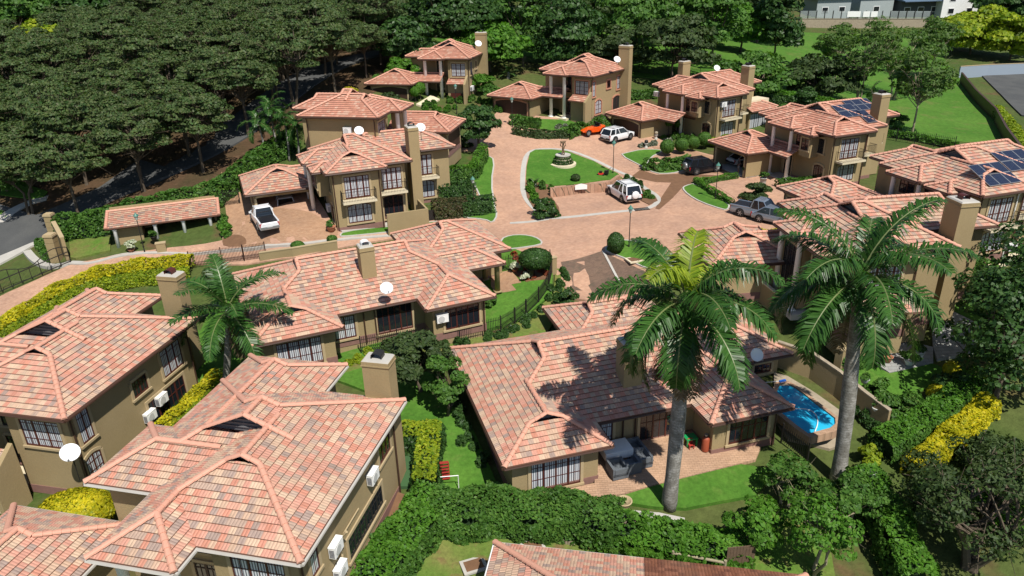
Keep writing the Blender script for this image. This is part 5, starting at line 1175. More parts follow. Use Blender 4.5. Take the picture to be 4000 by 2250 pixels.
for poly in (D((1000, 95), (1250, 100), (1500, 120), (1640, 130), (1880, 120), (1985, 70), (1985, 30), (1700, -5), (1300, -10), (1000, 20)), D((-60, 160), (60, 150), (180, 100), (700, 60), (1000, 60), (1000, 0), (500, 10), (-60, 60))):
    poly = np.array([p[:2] for p in poly]); lo, hi = poly.min(0), poly.max(0)
    for _ in range(4000):
        p = r_.uniform(lo, hi)
        if inpoly(p[None], poly)[0] and all((p[0] - q[0]) ** 2 + (p[1] - q[1]) ** 2 > 8.5 ** 2 for q in wp): wp.append(p)
for i, p in enumerate(wp):
    s = r_.uniform(.8, 1.2); o = wood[i] if i < 4 else clone(wood[int(r_.integers(4))], (0, 0, 0)); o.location = (p[0], p[1], gz(*p) - .1); o.rotation_euler = (0, 0, r_.uniform(0, 6.28)); o.scale = (s, s, s)
# feathery pale trees on the lawn at the upper right
for i, (px, py, h, cr, cz, lab) in enumerate([(2160, 275, 7.8, 4.6, 4.6, 'feathery pale tree with several thin pale trunks on the upper lawn'), (2245, 250, 7.0, 5.0, 4.5, 'feathery pale tree right of the multi trunk tree'), (2294, 338, 6.6, 3.7, 4.0, 'slender feathery tree leaning over the low hedge behind the solar roof'), (2100, 200, 5.5, 3.6, 3.4, 'smaller feathery tree below the grey fence'), (2340, 200, 6.5, 4.4, 4.2, 'feathery tree left of the blue boundary wall')]):
    at(make_tree('feathery_tree', lab, 'tree', 420 + i, h, cr, cz, 3400, 'leaf_feather', .24, 40, 'palebark', .14, .2, (.2, .34), 3 if i in (0, 1) else 1, True, 2.4, .5), px, py)
# trees close to the houses
at(make_tree('garden_tree', 'clipped round topped tree beside the low garage roof', 'tree', 501, 2.9, 2.35, 2.3, 6000, 'leaf_dark', .22, 26, tr=.15, lr=(.3, .42), twigs=False), 1204, 375)
at(make_tree('garden_tree', 'dark fine leaved tree in front of the terrace of the middle house', 'tree', 502, 2.5, 2.1, 2.0, 8200, 'leaf_olive', .15, 30, tr=.12, lr=(.24, .4), asp=2.2), 1058, 985)
at(make_tree('garden_tree', 'thin leafy tree leaning at the end of the palm shadowed roof', 'tree', 503, 2.4, 1.4, 1.9, 3200, 'leaf_mid', .15, 20, tr=.08, lr=(.24, .4), multi=2), 1128, 1040)
at(make_tree('garden_tree', 'open branched dark tree in the lower right corner', 'tree', 504, 4.2, 3.8, 3.0, 6500, 'leaf_olive', .12, 46, tr=.22, lr=(.18, .3), multi=3, asp=2.2, fill=.6), 2440, 1420)
at(make_tree('garden_tree', 'young tree with a pale forked trunk in the lower right', 'tree', 505, 3.0, 1.7, 1.4, 2600, 'leaf_bright', .14, 26, 'palebark', .09, lr=(.22, .36), multi=2), 2040, 1440)
at(make_tree('garden_tree', 'loose leafy tree between the two royal palm trunks', 'tree', 506, 1.7, 1.7, 1.1, 2600, 'leaf_mid', .14, 24, 'palebark', .07, lr=(.2, .36), multi=3), 1975, 1262)
at(make_tree('garden_tree', 'loose leafy tree in front of the wooden gate', 'tree', 507, 1.8, 1.6, 1.2, 2400, 'leaf_bright', .15, 22, 'bark', .07, lr=(.22, .36), multi=2), 1900, 1380)
at(make_tree('garden_tree', 'loose leafy tree below the leaning royal palm trunk', 'tree', 508, 2.0, 1.7, 1.3, 3600, 'leaf_mid', .15, 22, 'palebark', .07, lr=(.22, .36), multi=2), 2130, 1330)
# palms
def hfor(px, py, tx, ty):
    b = G(px, py); best = None
    for h in np.arange(2, 22, .05):
        q = np.array([0, 0, CAMZ]); v = b + [0, 0, h] - q; d = v @ FW; y = 724.5 - F_PX * (v @ UP) / d; x = 1288 + F_PX * (v @ RT) / d
        if best is None or abs(y - ty) < best[0]: best = (abs(y - ty), h, (tx - x) / F_PX * d)
    return b, best[1], best[2]
b, h, lx = hfor(1683, 1268, 1720, 800); palm('royal_palm', 'royal palm with a straight whitish trunk and one yellow young frond, nearer the patio', b, h, (lx, 0), .33, 20, 5.0, 1.25, 61, 88, 2, 5, hang=1.0, width=.1, elevs=(1.35, -.55), droop=(.75, 1.15), az0=1.3)
b, h, lx = hfor(2108, 1205, 2163, 740); palm('royal_palm', 'royal palm with a leaning trunk beside the pool', b, h, (lx, .3), .35, 20, 5.6, 1.3, 62, 88, 0, 1, hang=.95, width=.1, elevs=(1.35, -.45), droop=(.7, 1.1), az0=.4)
b, h, lx = hfor(566, 975, 572, 775); palm('feather_palm', 'feather palm between the two lower left houses', b, h, (lx, 0), .2, 14, 4.3, .95, 63, 70, 0, 3, shaft=False, hang=.4, width=.085, elevs=(1.3, -.25), droop=(.6, 1.0), az0=2.0)
for i, (px, py, h) in enumerate([(672, 408, 4.6), (700, 400, 5.2), (728, 402, 4.8), (752, 405, 4.2), (690, 390, 5.6)]):
    palm('clump_palm', ['clump palm farthest left of its group', 'clump palm second from the left of its group', 'clump palm in the middle of its group', 'clump palm nearest the house wall', 'tallest clump palm at the back of its group'][i], G(px, py), h, (.2 * (i - 2), .1), .09, 9, 2.5, .6, 70 + i, 34, 0, 1, False, hang=.5, width=.09, elevs=(1.3, -.5), droop=(.8, 1.2), group='palms of the clump')
palm('cycad', 'low spiky cycad in the garden behind the rear house', G(1278, 195), .8, (0, 0), .2, 14, 1.7, .3, 80, 26, 0, 0, False, hang=.2, width=.08, elevs=(1.2, .1), droop=(.4, .6))
palm('small_palm', 'small palm on the lawn behind the solar roof', G(2188, 258), 1.8, (0, 0), .12, 9, 2.0, .5, 81, 26, 0, 0, False, hang=.5, width=.09)
palm('cycad', 'small cycad at the left end of the island lawn', G(1345, 470), .3, (0, 0), .12, 12, .9, .22, 82, 18, 0, 0, False, hang=.2, width=.06, elevs=(1.2, .1), droop=(.4, .6))
# hedges
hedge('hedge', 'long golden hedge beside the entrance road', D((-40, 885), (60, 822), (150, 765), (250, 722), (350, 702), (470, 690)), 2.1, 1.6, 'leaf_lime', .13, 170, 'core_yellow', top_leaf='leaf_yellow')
hedge('hedge', 'tall dark ivy hedge behind the gatehouse', D((160, 598), (250, 590), (330, 562), (440, 540), (552, 512), (640, 440), (740, 372)), 1.4, 2.3, 'leaf_mid', .2, 60, wob=.2)
hedge('hedge', 'brownish clipped hedge by the patio gate', D((1100, 548), (1165, 540)), 1.3, 1.8, 'leaf_brown', .13, 150)
hedge('hedge', 'dark clipped hedge behind the lamp post', D((1172, 540), (1234, 531)), 1.5, 1.7, 'leaf_dark', .13, 140)
hedge('hedge', 'dark clipped hedge row behind the brownish hedge', D((1110, 500), (1185, 490)), 1.3, 1.6, 'leaf_dark', .14, 120)
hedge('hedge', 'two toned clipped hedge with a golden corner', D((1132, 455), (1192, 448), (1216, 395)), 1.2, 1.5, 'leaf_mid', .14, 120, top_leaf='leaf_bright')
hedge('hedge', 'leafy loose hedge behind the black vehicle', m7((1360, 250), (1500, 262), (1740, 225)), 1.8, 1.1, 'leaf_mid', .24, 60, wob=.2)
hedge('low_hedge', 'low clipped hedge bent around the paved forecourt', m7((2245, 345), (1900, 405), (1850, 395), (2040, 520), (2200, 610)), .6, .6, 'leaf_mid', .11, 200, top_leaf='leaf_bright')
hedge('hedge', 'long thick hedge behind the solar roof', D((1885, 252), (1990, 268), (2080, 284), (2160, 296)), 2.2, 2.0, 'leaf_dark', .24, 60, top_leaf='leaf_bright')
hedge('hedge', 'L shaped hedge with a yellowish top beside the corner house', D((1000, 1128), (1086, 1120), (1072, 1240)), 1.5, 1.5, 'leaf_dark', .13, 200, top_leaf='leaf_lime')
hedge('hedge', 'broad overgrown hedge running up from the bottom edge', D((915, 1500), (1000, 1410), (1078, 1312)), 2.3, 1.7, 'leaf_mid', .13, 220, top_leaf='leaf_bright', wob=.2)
hedge('hedge', 'broad overgrown hedge along the lower patio', D((1085, 1310), (1250, 1310), (1420, 1322), (1530, 1340)), 2.3, 1.6, 'leaf_mid', .13, 220, wob=.24, top_leaf='leaf_mid')
hedge('hedge', 'loose bright hedge below the curved garden wall', D((1540, 1352), (1640, 1375), (1740, 1395), (1850, 1400)), 2.2, 1.2, 'leaf_bright', .14, 200, wob=.3)
hedge('hedge', 'golden hedge strip in the gap between the two lower left houses', D((425, 1092), (490, 1030), (548, 968)), 1.3, 1.1, 'leaf_lime', .12, 200, 'core_yellow', top_leaf='leaf_yellow')
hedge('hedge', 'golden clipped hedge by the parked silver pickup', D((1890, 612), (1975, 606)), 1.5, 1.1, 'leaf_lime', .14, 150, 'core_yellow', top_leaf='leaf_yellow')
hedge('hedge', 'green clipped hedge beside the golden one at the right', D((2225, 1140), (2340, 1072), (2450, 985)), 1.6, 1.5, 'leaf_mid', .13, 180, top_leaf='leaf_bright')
hedge('hedge', 'golden clipped hedge sloping at the right', D((2300, 1200), (2390, 1120), (2475, 1045)), 1.3, 1.3, 'leaf_yellow', .13, 220, 'core_yellow')
hedge('hedge', 'bright creeper hedge running down to the lower right edge', D((2170, 1250), (2230, 1340), (2290, 1490)), 2.0, 1.9, 'leaf_mid', .14, 200, top_leaf='leaf_bright', wob=.25)
hedge('hedge', 'clipped hedge block in front of the brown garage door', t3_((0, 1250), (265, 1290)), .9, 1.2, 'leaf_mid', .18, 90)
hedge('hedge', 'low olive hedge along the road bend', t3_((30, 1345), (250, 1385), (540, 1385)), .9, .9, 'leaf_olive', .16, 100)
hedge('hedge', 'ivy bank behind the orange buggy', t3_((560, 1385), (640, 1330), (900, 1270), (960, 1330)), 1.5, .9, 'leaf_mid', .2, 80, wob=.25)
hedge('hedge', 'long hedge in front of the curved boundary wall', D((2505, 290), (2545, 340), (2590, 420)), 1.5, 1.4, 'leaf_mid', .26, 50, top_leaf='leaf_lime')
hedge('low_hedge', 'low hedge under the right hand balconies', D((2440, 650), (2500, 638), (2590, 620)), .8, .5, 'leaf_bright', .13, 140)
hedge('hedge', 'green hedge beside the patio path at the right', D((2395, 690), (2440, 672), (2490, 690)), 1.4, .9, 'leaf_mid', .14, 140)
hedge('hedge', 'hedge across the garden right of the rear middle house', t3_((1160, 985), (1420, 975)), 1.1, 1.0, 'leaf_mid', .22, 70)
hedge('hedge', 'low hedge behind the solar roof and the black railings', D((2200, 335), (2300, 350), (2400, 372)), 1.0, .7, 'leaf_bright', .24, 60)
hedge('low_hedge', 'strip of hedge along the forecourt wall', D((1960, 470), (2050, 462), (2130, 440)), .9, .8, 'leaf_mid', .15, 120)
# clipped shrubs
ball = make_shrub('topiary_ball', 'ball tree nearest the pond, leftmost of the four', 'topiary', 31, .84, .84, .8, 3000, 'leaf_mid', .1, tidy=True, stem=.35, group='clipped ball trees')
at(ball, 1677, 392)
for px, py, l, s in [(1713, 387, 'second ball tree from the left of the four', .98), (1742, 380, 'third ball tree from the left of the four', .93), (1770, 372, 'ball tree nearest the house wall, rightmost of the four', 1.0)]:
    at(clone(ball, (0, 0, 0), 1.0, l, s), px, py)
lb = make_shrub('topiary_ball', 'taller bright ball tree beside the garage of the rear left house', 'topiary', 32, .75, .75, .72, 1800, 'leaf_bright', .13, tidy=True, stem=.7); at(lb, 1058, 248)
at(clone(lb, (0, 0, 0), 1, 'lower bright ball tree left of its taller twin', .9), 1046, 254)
for px, py, l in [(1795, 366, 'low yellow green dome left of the garden bench wall'), (1826, 358, 'low yellow green dome nearest the glazed room')]:
    at(make_shrub('dome_shrub', l, 'shrub', px, .8, .8, .5, 1400, 'leaf_lime', .13, tidy=True), px, py)
for (px, py, l) in [(1873, 446, 'left stem topiary against the lit garage wall'), (1897, 441, 'middle stem topiary against the lit garage wall'), (1920, 436, 'right stem topiary against the lit garage wall')]:
    at(make_shrub('stem_topiary', l, 'topiary', int(px), .32, .32, .3, 600, 'leaf_dark', .1, tidy=True, stem=.7), px, py)
for (px, py, l) in [(1681, 338, 'left standard tree beside the columns of the glazed house'), (1705, 341, 'right standard tree beside the columns of the glazed house')]:
    at(make_shrub('stem_topiary', l, 'topiary', int(px), .48, .48, .42, 900, 'leaf_mid', .12, tidy=True, stem=1.1), px, py)
at(make_shrub('dome_shrub', 'dark egg shaped shrub beside the plaza lamp', 'shrub', 33, .72, .72, .92, 3200, 'leaf_dark', .1, tidy=True), 1548, 636)
at(make_shrub('shrub_tree', 'rounded dark shrub tree above the small flower garden', 'shrub', 34, 1.35, 1.2, .8, 5200, 'leaf_dark', .12, tidy=True, stem=.7), 1347, 692)
at(make_shrub('round_bush', 'dark round bush at the near tip of the island', 'shrub', 35, 1.35, 1.2, 1.05, 4000, 'leaf_dark', .14), 1372, 545)
at(make_shrub('dome_shrub', 'small dome shrub on the island lawn', 'shrub', 36, .5, .5, .4, 700, 'leaf_olive', .12, tidy=True), 1448, 456)
at(make_shrub('golden_bush', 'big golden mound bush between the lower left houses', 'shrub', 37, 2.0, 1.4, .95, 9000, 'leaf_yellow', .11, tidy=True, core='core_yellow'), 205, 1318)
at(make_shrub('golden_ball', 'golden ball bush on the right hand lawn', 'topiary', 38, .6, .6, .5, 1800, 'leaf_yellow', .1, tidy=True, stem=.5, core='core_yellow'), 2390, 962)
at(make_shrub('golden_ball', 'golden ball bush half behind green shrubs', 'topiary', 39, .6, .5, .5, 1800, 'leaf_yellow', .1, tidy=True, stem=.2, core='core_yellow'), 2350, 1010)
at(make_shrub('golden_bush', 'golden bush left of the rear left garage', 'shrub', 40, 1.0, .9, .7, 1500, 'leaf_yellow', .18, core='core_yellow'), 882, 240)
at(make_shrub('dome_shrub', 'small clipped shrub on the verge of the entrance road', 'shrub', 41, .6, .5, .4, 1800, 'leaf_mid', .1, tidy=True), 750, 628); at(make_shrub('dome_shrub', 'smaller clipped shrub beyond the low plaster wall', 'shrub', 42, .45, .4, .3, 900, 'leaf_mid', .1, tidy=True), 836, 608)
at(make_shrub('clipped_cone', 'dark clipped oval shrub by the gatehouse railings', 'shrub', 43, .7, .7, .9, 1500, 'leaf_olive', .13, tidy=True), 573, 490)
SH = [(545, 725, 1.25, 1.1, 'leaf_olive', 'olive shrub by the roadside railings'), (1215, 235, 1.7, 1.5, 'leaf_bright', 'bright shrub at the corner of the rear left house'), (1240, 262, 1.6, 1.5, 'leaf_mid', 'leafy shrub right of the rear left house'), (985, 262, 1.3, .9, 'leaf_olive', 'grey green shrub in front of the rear left garage door'),
      (1000, 200, 1.6, 1.2, 'leaf_bright', 'bright shrub beside the rear left tiled garage'), (960, 215, 1.2, .9, 'leaf_mid', 'green shrub below the brown bank'), (1898, 500, 1.5, 1.0, 'leaf_olive', 'dark round bush in the gravel circle of the forecourt'), (1480, 330, .9, .5, 'leaf_bright', 'bright shrub in front of the white pots'), (1420, 338, .8, .55, 'leaf_bright', 'round bright shrub inside the road bend'),
      (2390, 985, 1.1, .9, 'leaf_dark', 'dark shrub at the end of the green hedge'), (2250, 1060, 1.5, 1.2, 'leaf_mid', 'feathery green shrub on the right hand lawn edge'), (2200, 1000, .8, .8, 'leaf_mid', 'green shrub against the pool wall'), (2130, 940, 1.0, 1.0, 'leaf_mid', 'wispy shrub behind the pool wall pillar'), (2480, 1180, 1.6, 1.4, 'leaf_olive', 'grey green bush right of the golden hedge'),
      (2350, 1290, 1.6, 1.3, 'leaf_dark', 'dark glossy bush in the shade at the lower right'), (1228, 770, .6, .7, 'leaf_mid', 'climber at the corner of the middle house'), (568, 590, .55, .7, 'leaf_bright', 'bright shrub at the gatehouse corner'), (1425, 770, .8, .8, 'leaf_dark', 'dark shrub beside the old brick driveway'), (2545, 1330, 2.0, 1.5, 'leaf_bright', 'bright bush in the lower right corner'), (1170, 372, 1.0, .8, 'leaf_olive', 'spiky shrub below the round topped tree'),
      (2180, 1165, .7, .7, 'leaf_lime', 'lime plant in the white drum by the pool'), (1980, 320, 2.4, 1.6, 'leaf_mid', 'wide shrub behind the glazed room'), (2250, 330, 1.6, 1.4, 'leaf_mid', 'shrub right of the solar roof chimney'), (2020, 275, 1.8, 1.6, 'leaf_dark', 'dark shrub left of the feathery trees'), (1160, 230, 1.2, .9, 'leaf_mid', 'shrub under the rear left balcony wall')]
for i, (px, py, rx, rz, lf, l) in enumerate(SH):
    near = G(px, py)[1] < 62; at(make_shrub('shrub', l, 'shrub', 600 + i, rx, rx * .9, rz, int((2600 if near else 1500) * rx ** 1.4), lf, .13 if near else .2), px, py)
# flower and foliage beds
SCAT = [(t2_((1650, 1100), (1850, 1040), (2050, 1020), (2200, 1010)), .7, 2600, 'leaf_mid', 'planting along the path of the rear left house'), (t2_((1700, 1130), (1900, 1110), (2000, 1080)), .8, 2000, 'leaf_bright', 'bright planting above the low garage roof'), (m7((180, 420), (200, 500), (260, 600), (400, 690)), .6, 1800, 'leaf_bright', 'bright planting in the left island bed'), (m7((170, 400), (300, 430), (380, 470)), .7, 1600, 'leaf_mid', 'taller planting beside the island cycad'),
        (m7((1130, 360), (1220, 390), (1280, 440)), .7, 1800, 'leaf_dark', 'dark planting at the right end of the island wall'), (m7((1290, 470), (1350, 540), (1430, 570)), .5, 1600, 'leaf_mid', 'planting beside the white vehicle on the island'), (D((1110, 872), (1200, 862), (1300, 832), (1390, 758), (1424, 690)), .45, 5200, 'leaf_dark', 'dark groundcover band outside the curved fence'), (D((850, 868), (930, 850)), .45, 1200, 'leaf_mid', 'bluish plants under the window of the middle house'),
        (D((850, 925), (925, 905)), .4, 1100, 'leaf_lime', 'yellow plants along the fence by the black cowl chimney'), (D((925, 898), (990, 885)), .4, 900, 'leaf_lime', 'yellow plants behind the black cowl'), (e7 := [G(1600 + x, 372 - x * .2) for x in (0, 40, 90)], .35, 1400, 'leaf_grey', 'grey ornamental grass beside the white car'), ([G(1660, 352), G(1700, 345), G(1760, 345)], .5, 1400, 'leaf_mid', 'planting below the columns of the glazed house'),
        (m5((2230, 700), (2250, 800), (2260, 950)), .4, 700, 'leaf_mid', 'planting beside the driveway entrance'), (m5((380, 960), (430, 1100), (540, 1160)), .7, 1500, 'leaf_mid', 'planting inside the curved white kerb at the gate'), (D((1885, 441), (1930, 436)), .3, 700, 'leaf_grey', 'grey flowers below the stem topiary'), (D((1290, 640), (1330, 700), (1375, 690)), .25, 700, 'leaf_red', 'reddish plants in the small flower garden'), (t3_((430, 1290), (600, 1270)), .35, 800, 'leaf_grey', 'pale flowers inside the road bend'),
        (t2_((2200, 1000), (2350, 1060), (2440, 1130)), .8, 1900, 'leaf_mid', 'planting behind the round topped tree'), (D((2150, 1010), (2200, 1090), (2230, 1150)), .7, 1500, 'leaf_dark', 'dark planting along the pool wall'), (D((1225, 1210), (1180, 1090), (1140, 1000)), .6, 1600, 'leaf_dark', 'dark planting along the shaded roof side'), (D((640, 470), (560, 500), (500, 520)), .5, 700, 'leaf_mid', 'groundcover at the foot of the ivy hedge')]
for i, (pts, h, n, lf, l) in enumerate(SCAT):
    near = pts[0][1] < 62; scatter('planting', l, 'planting', pts, h, n, lf, .14 if near else .2, 800 + i)
for i in range(6):
    u = m7((430 + i * 42, 452 - i * 3))[0]
    if i < 3: at(make_shrub('trailing_plant', ['trailing plant on the island wall, farthest left', 'trailing plant on the island wall beside the leftmost one', 'trailing plant on the island wall next to the sign'][i], 'plant', 900 + i, .75, .3, .5, 900, 'leaf_dark', .13, group='trailing plants on the island wall'), *[(1400 + i * 30, 490 - i * 4)][0])
# ---------------------------------------------------------------- vehicles
WH, BK, SV = paint('white car paint', (.72, .73, .74), .0), paint('black car paint', (.012, .012, .016), .3), paint('silver blue car paint', (.25, .3, .36), .5)
OR = paint('orange gelcoat', (.75, .09, .008), .0)
l, a = by_wheels((1533, 490), (1565, 510), 'L', .86, 4.8); car('four_wheel_drive', 'white off road vehicle with a spare wheel cover parked on the island bay', 'car', l, a, 4.8, 1.88, 1.85, WH, 'suv', True, True)
l, a = by_wheels((1586, 353), (1546, 363), 'R', .84, 4.5); car('sport_utility', 'white car with roof rails in front of a brown garage door', 'car', l, a, 4.5, 1.84, 1.66, WH, 'suv', False, True)
l, a = by_wheels((1799, 434), (1755, 441), 'R', .84, 4.4); car('four_wheel_drive', 'black off road vehicle with a steel spare wheel cover before an open garage', 'car', l, a, 4.4, 1.8, 1.75, BK, 'suv', 'steel', False)
l, a = by_wheels((637.5, 563), (652, 590), 'L', .84, 5.3); car('pickup', 'white pickup with a black load cover on the brown paved driveway', 'pickup truck', l, a, 5.3, 1.86, 1.8, WH, 'pickup')
l, a = by_wheels((1922, 559), (1877, 549), 'R', .88, 5.2); car('pickup', 'silver blue pickup half under the roof edge at the right', 'pickup truck', l, a, 5.2, 1.92, 1.82, SV, 'pickup')
l, a = by_wheels((1966, 572), (1918, 562), 'R', .84, 4.3); car('hatchback', 'silver hatchback beside the pickup, mostly under the roof', 'car', l, a, 4.3, 1.8, 1.5, SV, 'sedan')
P_, A_ = C_gar; p = P_(-3.2, 3.0, .06); car('sedan', 'white sedan inside the open garage behind the white pickup', 'car', p, A_ + R(90), 4.7, 1.85, 1.4, WH, 'sedan')
P_, A_ = F_gar; p = P_(-5.0, 4.0, .06); car('sedan', 'pale car at the left inside the dark open garage', 'car', p, A_ + R(90), 4.3, 1.75, 1.4, WH, 'sedan')
# beach buggy
l, a = by_wheels((1483, 345), (1514, 341), 'L', .72, 3.4); B = thing('beach_buggy', 'orange open beach buggy beside the ivy bank', 'buggy', l, a)
mb = MB(); V = []; st = [(-1.55, .45, .95, .5), (-1.2, .6, 1.0, .42), (-.5, .66, .92, .35), (.2, .64, .9, .35), (.7, .62, .82, .38), (1.5, .5, .6, .42), (1.75, .4, .52, .46)]
for x, w, z1, z0 in st: V += [(x, -w, z0), (x, -w, z1), (x, -w * .7, z1 + .06), (x, w * .7, z1 + .06), (x, w, z1), (x, w, z0)]
mb.mesh(V, [(6 * i + j, 6 * i + (j + 1) % 6, 6 * i + 6 + (j + 1) % 6, 6 * i + 6 + j) for i in range(6) for j in range(6)] + [(5, 4, 3, 2, 1, 0), tuple(36 + j for j in range(6))]); mb.build('body', OR, B)
for x, r in ((-1.05, .4), (1.15, .36)):
    for s in (-1, 1):
        mb = MB(); pts = [(x + (r + .1) * math.cos(t), s * .72, r + (r + .12) * math.sin(t)) for t in np.linspace(.15, math.pi - .15, 9)]
        for q, w in zip(pts, pts[1:]): mb.mesh([(q[0], q[1] - .18, q[2]), (q[0], q[1] + .18, q[2]), (w[0], w[1] + .18, w[2]), (w[0], w[1] - .18, w[2])], [(0, 1, 2, 3)])
        mb.build('mudguard', OR, B)
wheels(B, (-1.05, 1.15), .74, .36, .28)
for s in (-1, 1): mb = MB(); mb.box((-.35, s * .3, .95), (.5, .42, .16)); mb.box((-.62, s * .3, 1.2), (.14, .42, .5)); mb.build('seat', M['black'], B)
mb = MB(); mb.tube([(-.75, -.6, .9), (-.7, -.55, 1.35), (-.7, .55, 1.35), (-.75, .6, .9)], .035, 6); mb.tube([(.25, -.6, .9), (.1, -.55, 1.3), (.1, .55, 1.3), (.25, .6, .9)], .025, 6); mb.build('roll_bar', M['metal'], B)
# ---------------------------------------------------------------- lamps, dishes, condensers, solar arrays
for px, py, l in [(1582, 622, 'tall lamp beside the egg shaped shrub on the plaza'), (1799, 502, 'lamp on the lawn wedge by the low forecourt hedge'), (1542, 437, 'lamp on the island near the lawn mower'), (1193, 537, 'lamp in front of the dark clipped hedge'), (1289, 320, 'lamp left of the clipped hedge block at the rear middle house'),
                  (1149, 285, 'lamp in the planting before the rear left house'), (364, 634, 'lamp in front of the gatehouse roof'), (1209, 392, 'lamp under the round topped tree'), (1036, 74, 'distant lamp on the bright bank at the top')]: lamp(l, px, py)
def wdish(l, px, py, H, T, az, out=.5, **k):
    u, z, p, an = wallhit(H, T, px, py); n = np.array([math.sin(an), -math.cos(an), 0]); return dish(l, p + n * out, az, **k)
AZ = R(-70)
wdish('big dish on a pole in front of the lower left corner house', 208, 1113, HS['H1'], HS['H1'].T_front, AZ, .9, mast=1.9, d=.95)
def rdish(l, px, py, z, az=AZ, **k): return dish(l, W(px, py, z), az, **k)
q = HS['H4'].w(10.4, 4.4, 4.0); rdish('dish on the roof slope beside the tall plain chimney', 972, 725, q[2], mast=.45)
rdish('dish on the ridge beside the upper wall condenser', 903, 329, 8.6, mast=.5); rdish('dish beside the stout chimney of the low garage roof', 1058, 321, 9.0, mast=1.2)
rdish('dish on the chimney of the rear left house', 1203, 110, 13.0, mast=.4); rdish('dish left of the rear middle chimney', 1552, 150, 11.2, mast=.6); rdish('dish beside the back chimney of the glazed house', 1803, 172, 9.3, mast=.6)
rdish('dish on a long arm beside the wide chimney at the right', 2408, 573, 5.2, R(-20), mast=.5); rdish('dish above the small window by the pool', 1902, 893, .6, mast=.6)
H = HS['H1']; wall_ac('condenser nearer the dish on the shaded side wall', H, H.T_right, 370, 1045); wall_ac('condenser farther along the shaded side wall', H, H.T_right, 399, 1003)
H = HS['H2']; wall_ac('condenser under the eave high on the lit side wall', H, H.T_right, 928, 1196); wall_ac('upper of the two condensers stacked near the bottom edge', H, H.T_right, 834, 1375); wall_ac('lowest condenser on the lit side wall', H, H.T_right, 846, 1432)
H = HS['C']; wall_ac('condenser on the dark flank beside the big white columns', H, H.T_left, 832, 522); H = HS['H4']; wall_ac('condenser beside the wide dark window of the middle house', H, H.Tr, 1110, 797)
H = HS['A']; wall_ac('condenser at the corner of the rear left house', H, H.T_right, 1184, 222); H = HS['E']; wall_ac('condenser left of the upper balcony door of the glazed house', H, H.T_front, 1817, 262); wall_ac('condenser on the shaded flank of the glazed house', H, H.T_left, 1655, 236)
K = HS['K']; mb = None; p = K.w(0, 0); an = K.ang + math.pi
u, z, p, _ = wallhit(K, lambda u, o, z: (.6, u, z), 886, 318)
Kw = K.root.matrix_world
ca, sa = math.cos(K.ang), math.sin(K.ang)
def kmir(x, y, z): return np.array([K.xy[0] - x * ca - y * sa, K.xy[1] - x * sa + y * ca, K.zg + z])
aircon('condenser high on the wall above the balconied centre house', kmir(-.6, 3.6, 3.9), K.ang + math.pi / 2 + math.pi)
H = HS['G']; wall_ac('condenser standing under the right hand balcony', H, H.T_front, 2538, 618)
cs, sn = math.cos(R(24)), math.sin(R(24))
def front_slope(y0): return lambda H, x, y: (x, y, 5.6 + (y - y0) * TAN)
H = HS['F']; f = front_slope(1.32); solar('square solar array beside the gablet of the solar roof', H, f(H, 4.0, 3.1), (1, 0, 0), (0, cs, sn), 2, 2, 1.3, 1.1); solar('narrow solar array lower on the solar roof', H, f(H, 6.2, 1.9), (1, 0, 0), (0, cs, sn), 1, 2, 1.3, 1.1)
f = front_slope(4.7); solar('wide solar array behind the chimney of the solar roof', H, f(H, 8.2, 6.0), (1, 0, 0), (0, cs, sn), 3, 2, 1.15, 1.0)
H = HS['G']; f = front_slope(0); solar('large solar array on the hipped end at the right edge', H, f(H, 1.35, .75), (1, 0, 0), (0, cs, sn), 3, 2, 1.05, 1.25); f = front_slope(1.32); solar('solar array higher up at the right edge', H, f(H, 5.6, 2.6), (1, 0, 0), (0, cs, sn), 3, 2, 1.1, 1.2)
# ---------------------------------------------------------------- walls, fences, gate
fence('palisade_fence', 'curved palisade fence around the middle garden', y5((-160, 690), (100, 640), (375, 620), (540, 605), (700, 570), (830, 540), (930, 480), (1010, 420), (1100, 330), (1170, 230), (1195, 120), (1180, 60)), 1.25, 'fence')
fence('palisade_fence', 'palisade fence behind the flower garden', y5((820, 110), (890, 104), (1005, 80)), 1.3); fence('palisade_fence', 'brown railings between the hedge end and the low wall', D((480, 672), (560, 662), (670, 648)), 1.4, mat='brown')
fence('palisade_fence', 'railings left of the open garage', D((548, 520), (604, 512)), 1.5); fence('palisade_fence', 'black park railings behind the rear houses', D((1280, 172), (1420, 168), (1570, 178), (1720, 198), (1840, 215)), 1.8, gap=.2); fence('palisade_fence', 'black railings behind the solar roof', D((2210, 345), (2300, 360), (2400, 374)), 1.4, gap=.2)
fence('palisade_fence', 'railings among shrubs beside the pool', D((1965, 1110), (2030, 1160)), 1.2)
wall('low_wall', 'low plaster wall behind the middle house roof', D((655, 655), (740, 643), (850, 625)), .7); wall('garden_wall', 'plaster garden wall along the pool', b4((70, 760), (420, 880), (700, 1080), (900, 1250), (1180, 1470)), 1.7, cap='stone'); wall('yard_wall', 'low yard wall behind the garage of the palm house', D((1870, 720), (1955, 790), (2010, 790)), 1.5, cap='cream')
p = D((1545, 1312), (1600, 1316), (1660, 1322), (1720, 1335)); wall('curved_wall', 'weathered curved garden wall at the foot of the royal palm', p, .9, .35, 'stone', 'concrete', -.3)
wall('retaining_wall', 'curved dark boundary wall around the upper lawn', D((2415, 205), (2450, 250), (2500, 300), (2525, 350), (2560, 400)), 1.5, mat='brown', cap='brown'); wall('boundary_wall', 'blue grey boundary wall with brick piers at the upper right', D((2410, 195), (2480, 190), (2600, 185)), 1.9, mat='blue_grey' if solid('blue_grey', (.25, .3, .36), .9) else '')
